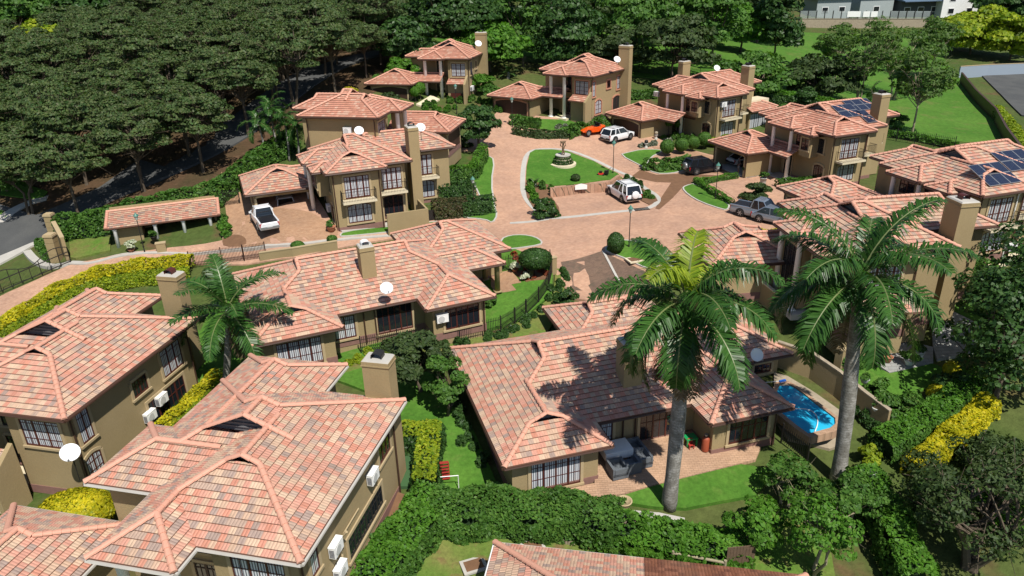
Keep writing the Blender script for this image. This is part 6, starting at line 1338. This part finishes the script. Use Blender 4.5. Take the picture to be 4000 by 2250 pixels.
w_ = thing('block_retaining_wall', 'block retaining wall with trailing plants behind the white vehicle', 'wall', m7((400, 530))[0]); o = np.array(w_.location); mb = MB(); pts = m7((390, 540), (520, 528), (700, 500), (900, 490), (1000, 475), (1100, 400))
for a, b in zip(pts, pts[1:]):
    za, zb = gz(*a[:2]), gz(*b[:2]); d = (b - a)[:2]; d = d / np.linalg.norm(d); n = np.array([-d[1], d[0]]) * .5
    V = [(*a[:2], za - .4), (*b[:2], zb - .4), (*(b[:2] + n), zb - .4), (*(a[:2] + n), za - .4), (*(a[:2] + n * .3), za + .95), (*(b[:2] + n * .3), zb + .95), (*(b[:2] + n), zb + .95), (*(a[:2] + n), za + .95)]
    mb.mesh([np.array(v) - o for v in V], [(0, 3, 2, 1), (4, 5, 6, 7), (0, 1, 5, 4), (1, 2, 6, 5), (2, 3, 7, 6), (3, 0, 4, 7)])
mb.build('blocks', M['blockwall'], w_)
p = G(1288 + 702 * .25, 361.9 + 505 * .25); sg = thing('sign_board', 'white arched sign board fixed on the block retaining wall', 'sign', p + [-.1, -.12, .55], R(8)); mb = MB(); pr = [(-.65, 0), (.65, 0), (.65, .45), (.4, .52), (0, .62), (-.4, .52), (-.65, .45)]
mb.mesh([(x, y, z) for y in (-.04, .04) for x, z in pr], [tuple(range(7)), tuple(range(13, 6, -1))] + [(i, (i + 1) % 7, 7 + (i + 1) % 7, 7 + i) for i in range(7)]); mb.build('board', M['white'], sg)
# entrance gate and piers
def pier(l, px, py, h, w=.8):
    root = thing('gate_pier', l, 'gate pier', G(px, py)); mb = MB()
    for i in range(4): mb.box((0, 0, h * (i + .5) / 4 - (.2 if i == 0 else 0)), (w, w, h / 4 - .03 + (.4 if i == 0 else 0)))
    mb.box((0, 0, h / 2), (w - .06, w - .06, h)); mb.build('shaft', M['wall'], root); mb = MB(); mb.box((0, 0, h + .08), (w * 1.15, w * 1.15, .16)); mb.box((0, 0, h + .2), (w, w, .1)); mb.build('cap', M['trim'], root)
pier('banded gate pier nearer the camera', 143, 652, 2.3); pier('banded gate pier in front of the ivy hedge', 139, 598, 2.3, .7)
wall('gate_return_wall', 'narrow plaster wall at the sliding gate', D((150, 612), (172, 654)), 2.2, .3)
a, b = G(178, 660), G(-20, 745); g = thing('sliding_gate', 'dark mesh sliding gate across the entrance', 'gate', a); L = np.linalg.norm((b - a)[:2]); d = (b - a)[:2] / L; mb = MB()
for z in (.12, 1.05): mb.tube([(0, 0, z), (*(d * L), z + (b - a)[2])], .05, 5)
for i in range(9): q = d * L * i / 8; z0 = (b - a)[2] * i / 8; mb.tube([(*q, z0), (*q, z0 + 1.5 + .35 * math.sin(i / 8 * math.pi * 3))], .035, 5)
mb.tube([(*(d * L * i / 24), (b - a)[2] * i / 24 + 1.5 + .35 * math.sin(i / 24 * math.pi * 3)) for i in range(25)], .04, 5); mb.build('frame', M['metal'], g); mb = MB()
for i in range(60): q = d * L * i / 60; z0 = (b - a)[2] * i / 60; mb.tube([(*q, z0 + .1), (*q, z0 + 1.2)], .008, 3, cap=False)
mb.build('mesh_infill', M['metal'], g)
r_ = np.random.default_rng(3)
for i, (px, py) in enumerate([(128, 607), (140, 612), (150, 600), (162, 590), (136, 596), (176, 583), (150, 586), (186, 578)]):
    px = 130 + (px - 128) * .9 - 8; bg = thing('rubbish_bag', 'full black rubbish bag in the heap beside the gate piers', 'rubbish bag', G(px, py - 4), i, 'heap of rubbish bags'); mb = MB(); V = []; n = 12
    mb.lathe([(.12, 0), (.33, .08), (.38, .28), (.3, .46), (.1, .58), (.05, .62), (.1, .7)], n=n); mb.v = [(x + r_.normal(0, .025), y + r_.normal(0, .025), z + r_.normal(0, .02)) for x, y, z in mb.v]; mb.build('bag', M['black'], bg, True)
box_thing('post_box', 'low plaster pillar box in front of the gatehouse gravel', 'pillar', G(408, 632), R(20), (.8, .45, .8), 'wall', None, 'trim')
box_thing('meter_box', 'square plaster pier in front of the leafy loose hedge', 'pillar', G(1651, 431), R(15), (.42, .42, 1.0), 'wall', None, 'trim'); box_thing('meter_box', 'square plaster pier on the lawn by the two toned hedge', 'pillar', G(1205, 411), R(15), (.4, .4, .9), 'wall', None, 'trim'); box_thing('fence_pier', 'plaster pier where the curved fence meets the driveway', 'pillar', G(1392, 684), R(15), (.5, .4, 1.3), 'wall', None, 'trim'); box_thing('wall_pier', 'plaster pier in the garden wall by the pool', 'pillar', G(2106, 940), R(40), (.5, .5, 1.9), 'wall', None, 'trim')
# gate beside the patio of the centre house
gt = thing('garden_gate', 'small dark gate with a scrolled top beside the brownish hedge', 'gate', G(1082, 553), R(15)); mb = MB(); mb.box((0, 0, .5), (1.05, .05, 1.0)); mb.build('panel', M['metal'], gt); mb = MB()
mb.tube([(-.52, 0, 1.0)] + [(-.52 * math.cos(t), 0, 1.0 + .6 * math.sin(t)) for t in np.linspace(0, math.pi, 12)], .02, 5); [mb.tube([(x, 0, 1.0), (x, 0, 1.0 + .6 * math.sqrt(max(0, 1 - (x / .52) ** 2)))], .014, 4) for x in np.linspace(-.4, .4, 5)]; mb.build('scroll', M['metal'], gt)
# ---------------------------------------------------------------- fountain
f = thing('fountain', 'stone fountain with a figure holding up a bowl on the island lawn', 'fountain', G(1416, 413)); mb = MB(); mb.lathe([(1.55, -.2), (1.55, .14), (1.0, .16), (.9, -.1)], n=28); mb.build('paving_ring', M['cream'], f)
mb = MB(); mb.lathe([(1.08, 0), (1.12, .3), (1.0, .38), (.98, .62), (.86, .68), (.82, .95), (.8, .98)], n=24); mb.build('stone_tiers', M['stone'], f); mb = MB(); mb.lathe([(.6, .98), (.85, 1.02), (.9, 1.16), (.8, 1.16), (.72, 1.08), (.01, 1.08)], n=24); mb.build('basin', M['concrete'], f, True)
r_ = np.random.default_rng(9); th = r_.uniform(0, 6.283, 1600); zz = r_.uniform(0, .95, 1600); rr = 1.16 - .3 * (zz > .36) * .4 - .32 * (zz > .66) * .6 + r_.normal(0, .03, 1600); quads_obj('creeper', rquads(np.c_[rr * np.cos(th), rr * np.sin(th), zz], np.c_[np.cos(th), np.sin(th), zz * 0 + .4], .11, 1.5, .7, r_), M['leaf_dark'], f)
st = solid('bronze figure', (.16, .1, .055), .6); mb = MB(); mb.tube([(.1, 0, 1.08), (.16, .02, 1.3), (.06, .02, 1.55), (.0, 0, 1.72), (.06, .02, 1.95), (.02, .02, 2.15), (.0, 0, 2.24)], [.07, .085, .11, .13, .17, .15, .06], 10); mb.tube([(-.12, .02, 1.08), (-.05, .05, 1.3), (-.02, .02, 1.55)], [.06, .08, .1], 8)
mb.lathe([(.02, 2.22), (.09, 2.26), (.11, 2.36), (.08, 2.45), (.02, 2.48)], (.02, 0, 0), 10)
for s in (-1, 1): mb.tube([(s * .16, 0, 2.1), (s * .32, .02, 2.2), (s * .26, 0, 2.42), (s * .14, 0, 2.52)], [.06, .05, .045, .035], 8)
mb.build('figure', st, f, True); mb = MB(); mb.lathe([(.08, 2.48), (.3, 2.54), (.36, 2.68), (.32, 2.68), (.24, 2.58), (.01, 2.57)], n=18); mb.build('bowl', st, f, True)
# lawn mower
mw = thing('lawn_mower', 'red lawn mower left on the edge of the island lawn', 'lawn mower', G(1512, 441), R(160)); mb = MB(); mb.box((0, 0, .2), (.75, .5, .16), 0, 0, .85); mb.build('deck', solid('mower red', (.55, .03, .015), .35), mw); mb = MB(); mb.box((.05, 0, .38), (.32, .3, .22)); mb.build('engine', M['black'], mw)
for x in (-.32, .32):
    for s in (-1, 1): mb = MB(); mb.tube([(x, s * .24, .12), (x, s * .32, .12)], .12, 12); mb.build('wheel', M['tyre'], mw)
mb = MB(); [mb.tube([(-.35, s * .2, .25), (-1.1, s * .22, .95)], .018, 5) for s in (-1, 1)]; mb.tube([(-1.1, -.22, .95), (-1.1, .22, .95)], .022, 5); mb.build('handle', M['metal'], mw); mb = MB(); mb.box((-.62, 0, .42), (.45, .4, .36)); mb.build('grass_bag', M['black'], mw)
# ---------------------------------------------------------------- pool and patio things
pl = [W(x, y, gz(*G(2030, 1040)[:2]) + .06)[:2] for x, y in ((1953, 1000), (1960, 984), (1978, 983), (2000, 995), (2097, 1072), (2098, 1086), (2085, 1097), (2030, 1112), (2000, 1090), (1940, 1040))]
zp = gz(*G(2030, 1040)[:2]) + .06
pz = [gz(*p) for p in pl]; zp = max(pz) + .05
po = thing('swimming_pool', 'bright blue swimming pool behind the single storey palm house', 'swimming pool', (pl[0][0], pl[0][1], zp)); mb = MB(); mb.prism([p - pl[0] for p in pl], -.5, -.06)
t = NT('pool water'); vo = t("TexVoronoi", i_Scale=1.6, feature='SMOOTH_F1'); t.l.new(t.pos(), vo.inputs["Vector"]); n_ = t.noise(1.5, 2)
M['pool'] = t.out(t.mix(t.ramp(vo.outputs[0], [(.2, (0,) * 3), (.7, (1,) * 3)]), (.015, .36, .62), (.03, .46, .7)), .08, n_, .02, .25, spec=.5); mb.build('water', M['pool'], po)  # cell pattern paints caustic light into the water colour
cb = MB(); n = len(pl); ctr = sum(pl) / n
for i in range(n):
    a, b = pl[i], pl[(i + 1) % n]; ao, bo = a + (a - ctr) / np.linalg.norm(a - ctr) * .4, b + (b - ctr) / np.linalg.norm(b - ctr) * .4
    V = [(*(q - pl[0]), z) for z in (-.5, .04) for q in (a, b, bo, ao)]; cb.mesh(V, [(0, 3, 2, 1), (4, 5, 6, 7), (0, 1, 5, 4), (1, 2, 6, 5), (2, 3, 7, 6), (3, 0, 4, 7)])
cb.build('coping', M['patio'], po)
hz = thing('pool_hose', 'pale pool cleaner hose curving on the water', 'hose', (*W(2040, 1040, zp)[:2], zp)); mb = MB(); q = [W(x, y, zp)[:2] for x, y in ((1975, 1030), (2010, 1026), (2040, 1030), (2056, 1045), (2058, 1065), (2050, 1085))]; mb.tube([(*(v - np.array(hz.location[:2])), -.03) for v in smooth(q, 2, False)], .035, 5); mb.build('hose', M['white'], hz)
br = thing('pool_broom', 'blue pool broom lying on the deck', 'broom', G(1968, 961), R(20)); mb = MB(); mb.box((0, 0, .08), (.5, .14, .14)); mb.build('head', solid('broom blue', (.02, .12, .5)), br); mb = MB(); mb.tube([(0, 0, .08), (-1.6, .35, .12)], .02, 5); mb.build('stick', M['white'], br)
def patio(px, py): return G(px, py) + [0, 0, .045]
gs = solid('grey patio timber', (.11, .125, .14), .7)
def armchair(l, px, py, rz, w=1.5, open_=True):
    root = thing('outdoor_armchair', l, 'outdoor armchair', patio(px, py), rz, 'grey outdoor armchairs'); mb = MB(); mb.box((0, 0, .18), (w, .95, .36)); mb.build('seat', gs, root)
    mb = MB(); mb.box((0, .42, .45), (w, .14, .55)); mb.build('backrest', gs, root)
    for s in (-1, 1): mb = MB(); mb.box((s * (w / 2 - .07), -.04, .42), (.14, .86, .48)); mb.build('armrest', gs, root)
    return root
A0 = math.radians(16)
armchair('grey armchair nearest the lower wing wall', 1552, 1192, A0 + R(90), 1.1); armchair('grey armchair at the outer corner of the group', 1585, 1182, A0 + R(180), 1.0); armchair('grey armchair farthest out on the patio', 1612, 1165, A0 + R(270), 1.1); armchair('grey armchair closest to the glass doors', 1592, 1140, A0, 1.1)
tb = thing('covered_table', 'patio table under a white cloth', 'table', patio(1548, 1150), A0); mb = MB(); mb.box((0, 0, .74), (1.7, 1.15, .06)); mb.box((0, -.58, .5), (1.7, .02, .5)); mb.box((-.86, 0, .5), (.02, 1.15, .5)); mb.box((.86, 0, .58), (.02, 1.15, .34)); mb.build('cloth', M['white'], tb)
for x in (-.7, .7):
    for y in (-.45, .45): mb = MB(); mb.tube([(x, y, 0), (x, y, .72)], .04, 6); mb.build('leg', M['metal'], tb)
kt = thing('kids_table', 'green plastic kids table on the patio', 'table', patio(1735, 1118), A0); gr = solid('green plastic', (.01, .28, .08), .35); mb = MB(); mb.box((0, 0, .5), (.75, .6, .05)); mb.build('table_top', gr, kt)
for x in (-.3, .3):
    for y in (-.24, .24): mb = MB(); mb.box((x, y, .24), (.09, .09, .48)); mb.build('leg', gr, kt)
def kchair(l, px, py, rz, m):
    c = thing('kids_chair', l, 'chair', patio(px, py), rz); mb = MB(); mb.box((0, 0, .27), (.34, .32, .04)); mb.build('seat', m, c); mb = MB(); mb.box((0, .15, .44), (.34, .04, .3)); mb.build('backrest', m, c)
    for x in (-.14, .14):
        for y in (-.13, .13): mb = MB(); mb.box((x, y, .13), (.05, .05, .26)); mb.build('leg', m, c)
kchair('red plastic kids chair in front of the green table', 1737, 1128, A0, solid('red plastic', (.4, .04, .03), .4)); kchair('yellow plastic kids chair left of the green table', 1712, 1115, A0 + R(90), solid('yellow plastic', (.65, .4, .01), .4))
gc = thing('gas_cylinder', 'rusty red gas cylinder against the patio wall', 'gas cylinder', patio(1773, 1135)); mb = MB(); mb.lathe([(.2, 0), (.22, .08), (.22, .85), (.17, .98), (.05, 1.02)], n=16); mb.build('cylinder', solid('rusty red', (.33, .07, .03), .6), gc, True); mb = MB(); mb.lathe([(.06, 1.0), (.06, 1.12), (.11, 1.12), (.11, 1.17)], n=10); mb.build('valve', M['steel'], gc)
pot('round clay pot on the end of the weathered curved wall', G(1568, 1290) + [0, 0, .35], .42, .5, 'trim', None)
pot('clay pot alone on the slate terrace', G(2232, 912) + [0, 0, .07], .3, .42, 'terracotta'); pot('white bowl pot with a bushy plant on the slate terrace', G(2285, 920) + [0, 0, .07], .34, .4, 'white', 'leaf_mid', .5, 4); pot('tall white pot behind the bowl on the slate terrace', G(2310, 905) + [0, 0, .07], .3, .6, 'white', 'leaf_dark', .4, 5)
pot('white drum planter with a lime plant by the pool', G(2185, 1205), .42, .6, 'white', 'leaf_lime', .5, 6); pot('brown pot with a small shrub at the corner of the centre house', G(834, 582), .42, .5, 'terracotta', 'leaf_mid', .35, 7); pot('dark pot with a leafy plant on the gatehouse step', G(390, 612) + [0, 0, .3], .3, .4, 'metal', 'leaf_mid', .35, 8)
pot('stone urn with a fern in the forecourt', G(1918, 470), .35, 1.0, 'concrete', 'leaf_mid', .4, 9); pot('tall dark planter in the small flower garden', G(1335, 700), .32, .9, 'metal', 'leaf_dark', .2, 10); pot('pot of white flowers by the palisade fence', G(1296, 684), .28, .3, 'terracotta', 'flower_white', .4, 11); pot('white flower clump in the small flower garden', G(1322, 702), .2, .15, 'terracotta', 'flower_white', .36, 12)
pot('rose pot with white blooms in front of the gatehouse', G(331, 632), .3, .2, 'terracotta', 'flower_white', .5, 13)
for i in range(5): pot(['square white tub at the left end of the row', 'second white pot of the row by the rear middle house', 'middle white pot of the row by the rear middle house', 'fourth white pot of the row by the rear middle house', 'white pot at the right end of the row by the rear middle house'][i], G(1470 + i * 11.5, 314 - i * 1.5), .3, .5, 'white', 'leaf_mid', .3, 20 + i)
for i, (px, py) in enumerate(((2166, 990), (2195, 1062))): pot(['wall pot nearer the leaning palm on the pool wall', 'wall pot lower down the pool wall'][i], G(px, py) + [0, -.1, .9], .28, .3, 'white', 'leaf_mid', .22, 30 + i, group='pool wall pots')
# bench and table of the rear left house
H = HS['A']; be = thing('bench', 'dark carved bench in the niche of the rear left house', 'bench', H.w(-2.1, -.35, .03), H.ang); mb = MB(); mb.box((0, 0, .45), (1.7, .5, .07)); mb.build('seat', M['wood'], be); mb = MB(); mb.box((0, .25, .75), (1.7, .06, .5)); mb.build('backrest', M['wood'], be)
for x in (-.75, .75): mb = MB(); mb.tube([(x - .2, 0, 0), (x + .2, 0, .44)], .04, 5); mb.tube([(x + .2, 0, 0), (x - .2, 0, .44)], .04, 5); mb.build('leg', M['wood'], be)
for i, (px, py, l) in enumerate([(1625, 372, 'dark ball ornament on a pedestal by the white car'), (1650, 350, 'stone garden ornament beside the garage door')]):
    o_ = thing('garden_ornament', l, 'ornament', G(px, py)); mb = MB(); mb.lathe([(.25, 0), (.2, .1), (.12, .3), (.2, .5), (.25, .55), (.1, .6)], n=12); mb.build('pedestal', M['concrete'], o_); mb = MB(); mb.lathe([(.02, .58), (.2, .66), (.24, .8), (.2, .94), (.02, 1.02)], n=14); mb.build('ball', M['metal'] if i == 0 else M['stone'], o_, True)
# goal post, red slide, manhole covers
gp_ = thing('goal_frame', 'small white goal frame on the narrow lawn', 'goal', G(1130, 1232), R(5)); mb = MB(); [mb.tube(q, .03, 6) for q in ([(-.55, 0, 0), (-.55, 0, .95), (.55, 0, .95), (.55, 0, 0)], [(-.55, 0, .95), (-.55, .5, 0)], [(.55, 0, .95), (.55, .5, 0)])]; mb.build('frame', M['white'], gp_)
sl = thing('red_ladder', 'red wooden steps leaning against the L shaped hedge', 'ladder', G(1120, 1205), R(8)); mb = MB(); [mb.box((s * .25, .0, .5), (.06, .1, 1.3)) for s in (-1, 1)]; [mb.box((0, -.05, .1 + .22 * i), (.5, .2, .04)) for i in range(6)]; mb.build('steps', solid('red wood', (.3, .03, .02), .6), sl)
for px, py, l, s in [(1597, 655, 'square manhole cover with a pale rim on the plaza lawn', 1.1), (1192, 1425, 'manhole cover with a concrete rim on the bottom lawn', 1.0), (1340, 1375, 'concrete slab cover in the bottom lawn near the hedge', .9)]:
    o_ = thing('manhole_cover', l, 'manhole cover', G(px, py) + [0, 0, .06], R(20)); mb = MB(); mb.box((0, 0, 0), (s * 1.3, s, .12)); mb.build('rim', M['cream'] if 'pale' in l else M['concrete'], o_); mb = MB(); mb.box((0, 0, .065), (s * .95, s * .7, .02)); mb.build('cover', M['soil'], o_)
o_ = thing('drain_grate', 'black drain grate at the edge of the island kerb', 'drain', G(1614, 527) + [0, 0, .04], R(12)); mb = MB(); [mb.box((-.7 + .14 * i, 0, 0), (.07, .6, .05)) for i in range(11)]; mb.box((0, .3, 0), (1.55, .06, .06)); mb.box((0, -.3, 0), (1.55, .06, .06)); mb.build('grate', M['metal'], o_)
# wooden gate and rails at the bottom right
o_ = thing('timber_gate', 'weathered timber gate in the lower right', 'gate', G(1858, 1440), R(5)); mb = MB(); [mb.box((-.65 + .16 * i, 0, .85), (.15, .05, 1.7)) for i in range(9)]; mb.build('boards', plain('old timber', (.12, .08, .05), .9, .4, 8), o_)
o_ = thing('pole_fence', 'round pole fence beside the timber gate', 'fence', G(1690, 1425), 0); e = (G(1820, 1450) - G(1690, 1425)); mb = MB(); mb.tube([(0, 0, .9), (e[0], e[1], e[2] + .9)], .07, 7); mb.build('rail', M['palebark'], o_)
for q in (0, 1): mb = MB(); mb.tube([(e[0] * q, e[1] * q, e[2] * q - .3), (e[0] * q, e[1] * q, e[2] * q + 1.05)], .08, 7); mb.build('post', M['palebark'], o_)
for i in range(22):
    q = n3((20 + i * 31, 1010 + i * 5.2))[0] if i < 20 else n3((1150 + (i - 20) * 70, 1150))[0]
    o_ = thing('planter_block', 'round concrete retaining block in the row under the hedge', 'retaining block', (q[0], q[1], gz(q[0], q[1])), 0, 'row of retaining blocks'); mb = MB(); mb.lathe([(.2, -.3), (.2, .22), (.15, .22), (.14, .1), (.01, .1)], n=10); mb.build('block', M['stone'], o_)
# ---------------------------------------------------------------- person in the dark garage
P_, A_ = F_gar; p = P_(-2.2, .9, .04)
pe = thing('person', 'person in a dark shirt and pale shorts standing in the mouth of the dark garage', 'person', p, A_ + R(-20)); sk, sh_, so_ = solid('skin', (.28, .15, .1), .6), solid('dark shirt', (.03, .03, .035), .9), solid('pale trousers', (.2, .19, .17), .9)
vs = [(0, 0, .95), (0, 0, 1.15), (0, .0, 1.38), (0, 0, 1.5), (0, -.02, 1.58), (0, -.02, 1.68), (0, -.02, 1.78), (.1, 0, .9), (.12, -.03, .5), (.11, 0, .08), (.11, -.14, .03), (-.1, 0, .9), (-.12, -.02, .5), (-.13, .02, .08), (-.13, -.12, .03), (.2, 0, 1.42), (.28, .02, 1.16), (.24, -.16, .95), (.22, -.24, .92), (-.2, 0, 1.42), (-.3, .04, 1.16), (-.3, -.08, .92), (-.29, -.14, .86)]
es = [(0, 1), (1, 2), (2, 3), (3, 4), (4, 5), (5, 6), (0, 7), (7, 8), (8, 9), (9, 10), (0, 11), (11, 12), (12, 13), (13, 14), (2, 15), (15, 16), (16, 17), (17, 18), (2, 19), (19, 20), (20, 21), (21, 22)]
rs = [.13, .135, .15, .06, .05, .09, .07, .085, .055, .04, .035, .085, .055, .04, .035, .065, .045, .032, .03, .065, .045, .032, .03]
me = bpy.data.meshes.new('body'); me.from_pydata(vs, es, []); ob = bpy.data.objects.new('body', me); put(ob, pe); me.materials.append(sk); md = ob.modifiers.new('skin', 'SKIN')
for v, r in zip(me.skin_vertices[0].data, rs): v.radius = (r, r * .8)
me.skin_vertices[0].data[0].use_root = True; sb = ob.modifiers.new('sub', 'SUBSURF'); sb.levels = sb.render_levels = 2
mb = MB(); mb.tube([(0, 0, .9), (0, 0, 1.1), (0, 0, 1.3), (0, 0, 1.46)], [.165, .165, .19, .1], 12); [mb.tube([(s * .17, 0, 1.43), (s * .27, .01, 1.2)], [.085, .07], 8) for s in (-1, 1)]; mb.build('shirt', sh_, pe, True)
mb = MB(); mb.tube([(0, 0, .98), (0, 0, .84)], [.16, .17], 12); [mb.tube([(s * .1, 0, .9), (s * .12, -.03, .48)], [.11, .085], 10) for s in (-1, 1)]; mb.build('shorts', so_, pe, True); mb = MB(); mb.lathe([(.095, 1.7), (.1, 1.76), (.08, 1.83), (.02, 1.86)], (0, -.01, 0), 12); mb.build('hair', M['black'], pe, True)
# ---------------------------------------------------------------- far buildings beyond the trees
GW, GR_, BW = plain('grey render', (.32, .36, .36), .9), plain('blue grey roof', (.1, .15, .22), .6), plain('white render', (.7, .71, .7), .9)
def far_house(name, label, px, py, L, dep, h, rz, wallm, roofm, wins=3, z=None, floors=1, mono=False):
    p = G(px, py); root = thing(name, label, 'house', p, R(rz)); mb = MB(); mb.box2((0, 0, -2), (L, dep, h)); mb.build('wall', wallm, root); mb = MB()
    if mono: mb.mesh([(-.5, -2.5, h - .5), (L + .5, -2.5, h - .5), (L + .5, dep, h + 1.2), (-.5, dep, h + 1.2), (-.5, -2.5, h - .7), (L + .5, -2.5, h - .7), (L + .5, dep, h - .2), (-.5, dep, h - .2)], [(0, 1, 2, 3), (7, 6, 5, 4), (0, 4, 5, 1), (1, 5, 6, 2), (2, 6, 7, 3), (3, 7, 4, 0)])
    else: mb.mesh([(-.6, -.6, h), (L + .6, -.6, h), (L + .6, dep + .6, h), (-.6, dep + .6, h), (1.5, dep / 2, h + 1.9), (L - 1.5, dep / 2, h + 1.9)], [(0, 1, 5, 4), (1, 2, 5), (2, 3, 4, 5), (3, 0, 4), (3, 2, 1, 0)])
    mb.build('roof', roofm, root)
    for f in range(floors):
        for i in range(wins):
            x = L * (i + .5) / wins; mb = MB(); mb.box((x, -.03, 1.6 + f * 3), (1.7, .1, 1.4)); o = mb.build('window', M['white'], root); mb = MB(); mb.box((x, -.09, 1.6 + f * 3), (1.45, .04, 1.15)); mb.build('pane', M['glass'], o)
    return root
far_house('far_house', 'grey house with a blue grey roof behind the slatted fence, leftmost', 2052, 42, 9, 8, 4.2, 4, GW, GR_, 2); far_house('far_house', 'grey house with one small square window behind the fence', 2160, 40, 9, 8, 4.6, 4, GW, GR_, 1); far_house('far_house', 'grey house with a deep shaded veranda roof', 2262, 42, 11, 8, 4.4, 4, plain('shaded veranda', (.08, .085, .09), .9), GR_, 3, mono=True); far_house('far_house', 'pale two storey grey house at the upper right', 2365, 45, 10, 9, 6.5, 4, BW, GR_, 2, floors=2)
far_house('far_house', 'white building showing through the trees at the top', 1345, 12, 12, 6, 3.5, 2, BW, GR_, 5); far_house('far_house', 'dark blue roofed building behind the skyline trees', 1760, 30, 12, 8, 5, 4, plain('slate blue wall', (.06, .08, .12), .8), GR_, 3)
pv = thing('pavilion', 'cream pavilion on pillars above the grove', 'building', G(770, 34), R(2)); mb = MB(); mb.box2((-1, -1, 3.2), (9, 6, 4.6)); mb.build('upper_floor', plain('cream render', (.6, .56, .44), .9), pv); mb = MB(); mb.box2((1, 3, -2), (9, 6, 3.2)); mb.build('wall', M['void'], pv)
for x in (-.5, 1.0, 4.4, 8.4): mb = MB(); mb.box((x, -.5, .6), (.5, .5, 5.2)); mb.build('pillar', plain('cream pillar', (.6, .56, .44), .9), pv)
a, b = G(2008, 66), G(2335, 66); f = thing('slatted_fence', 'grey slatted fence on top of the stone terrace wall', 'fence', a); d = (b - a); L = float(np.linalg.norm(d[:2])); mb = MB()
for i in range(7): mb.tube([(0, 0, 1.9 + .25 * i), (d[0], d[1], d[2] + 1.9 + .25 * i)], .09, 4)
mb.build('slats', GW, f)
for i in range(17): q = d * i / 16; mb = MB(); mb.box((q[0], q[1] - .15, q[2] + 2.5), (.14, .14, 2.2)); mb.build('post', M['metal'], f)
wall('terrace_wall', 'stone terrace wall below the slatted fence', [a[:2], b[:2]], 1.7, .6, 'stone', 'stone')
for i, x in enumerate((.38, .43, .5, .56)): q = a + d * x; o_ = thing('hung_sheet', ['white sheet drying at the left end of the slatted fence line', 'second white sheet on the line behind the fence', 'third white sheet on the line behind the fence', 'white sheet drying at the right end of the line'][i], 'laundry', q + [0, -.35, 2.1], 0, 'laundry on the far fence'); mb = MB(); mb.box((0, 0, .7), (1.6, .05, 1.3)); mb.build('sheet', M['white'], o_)
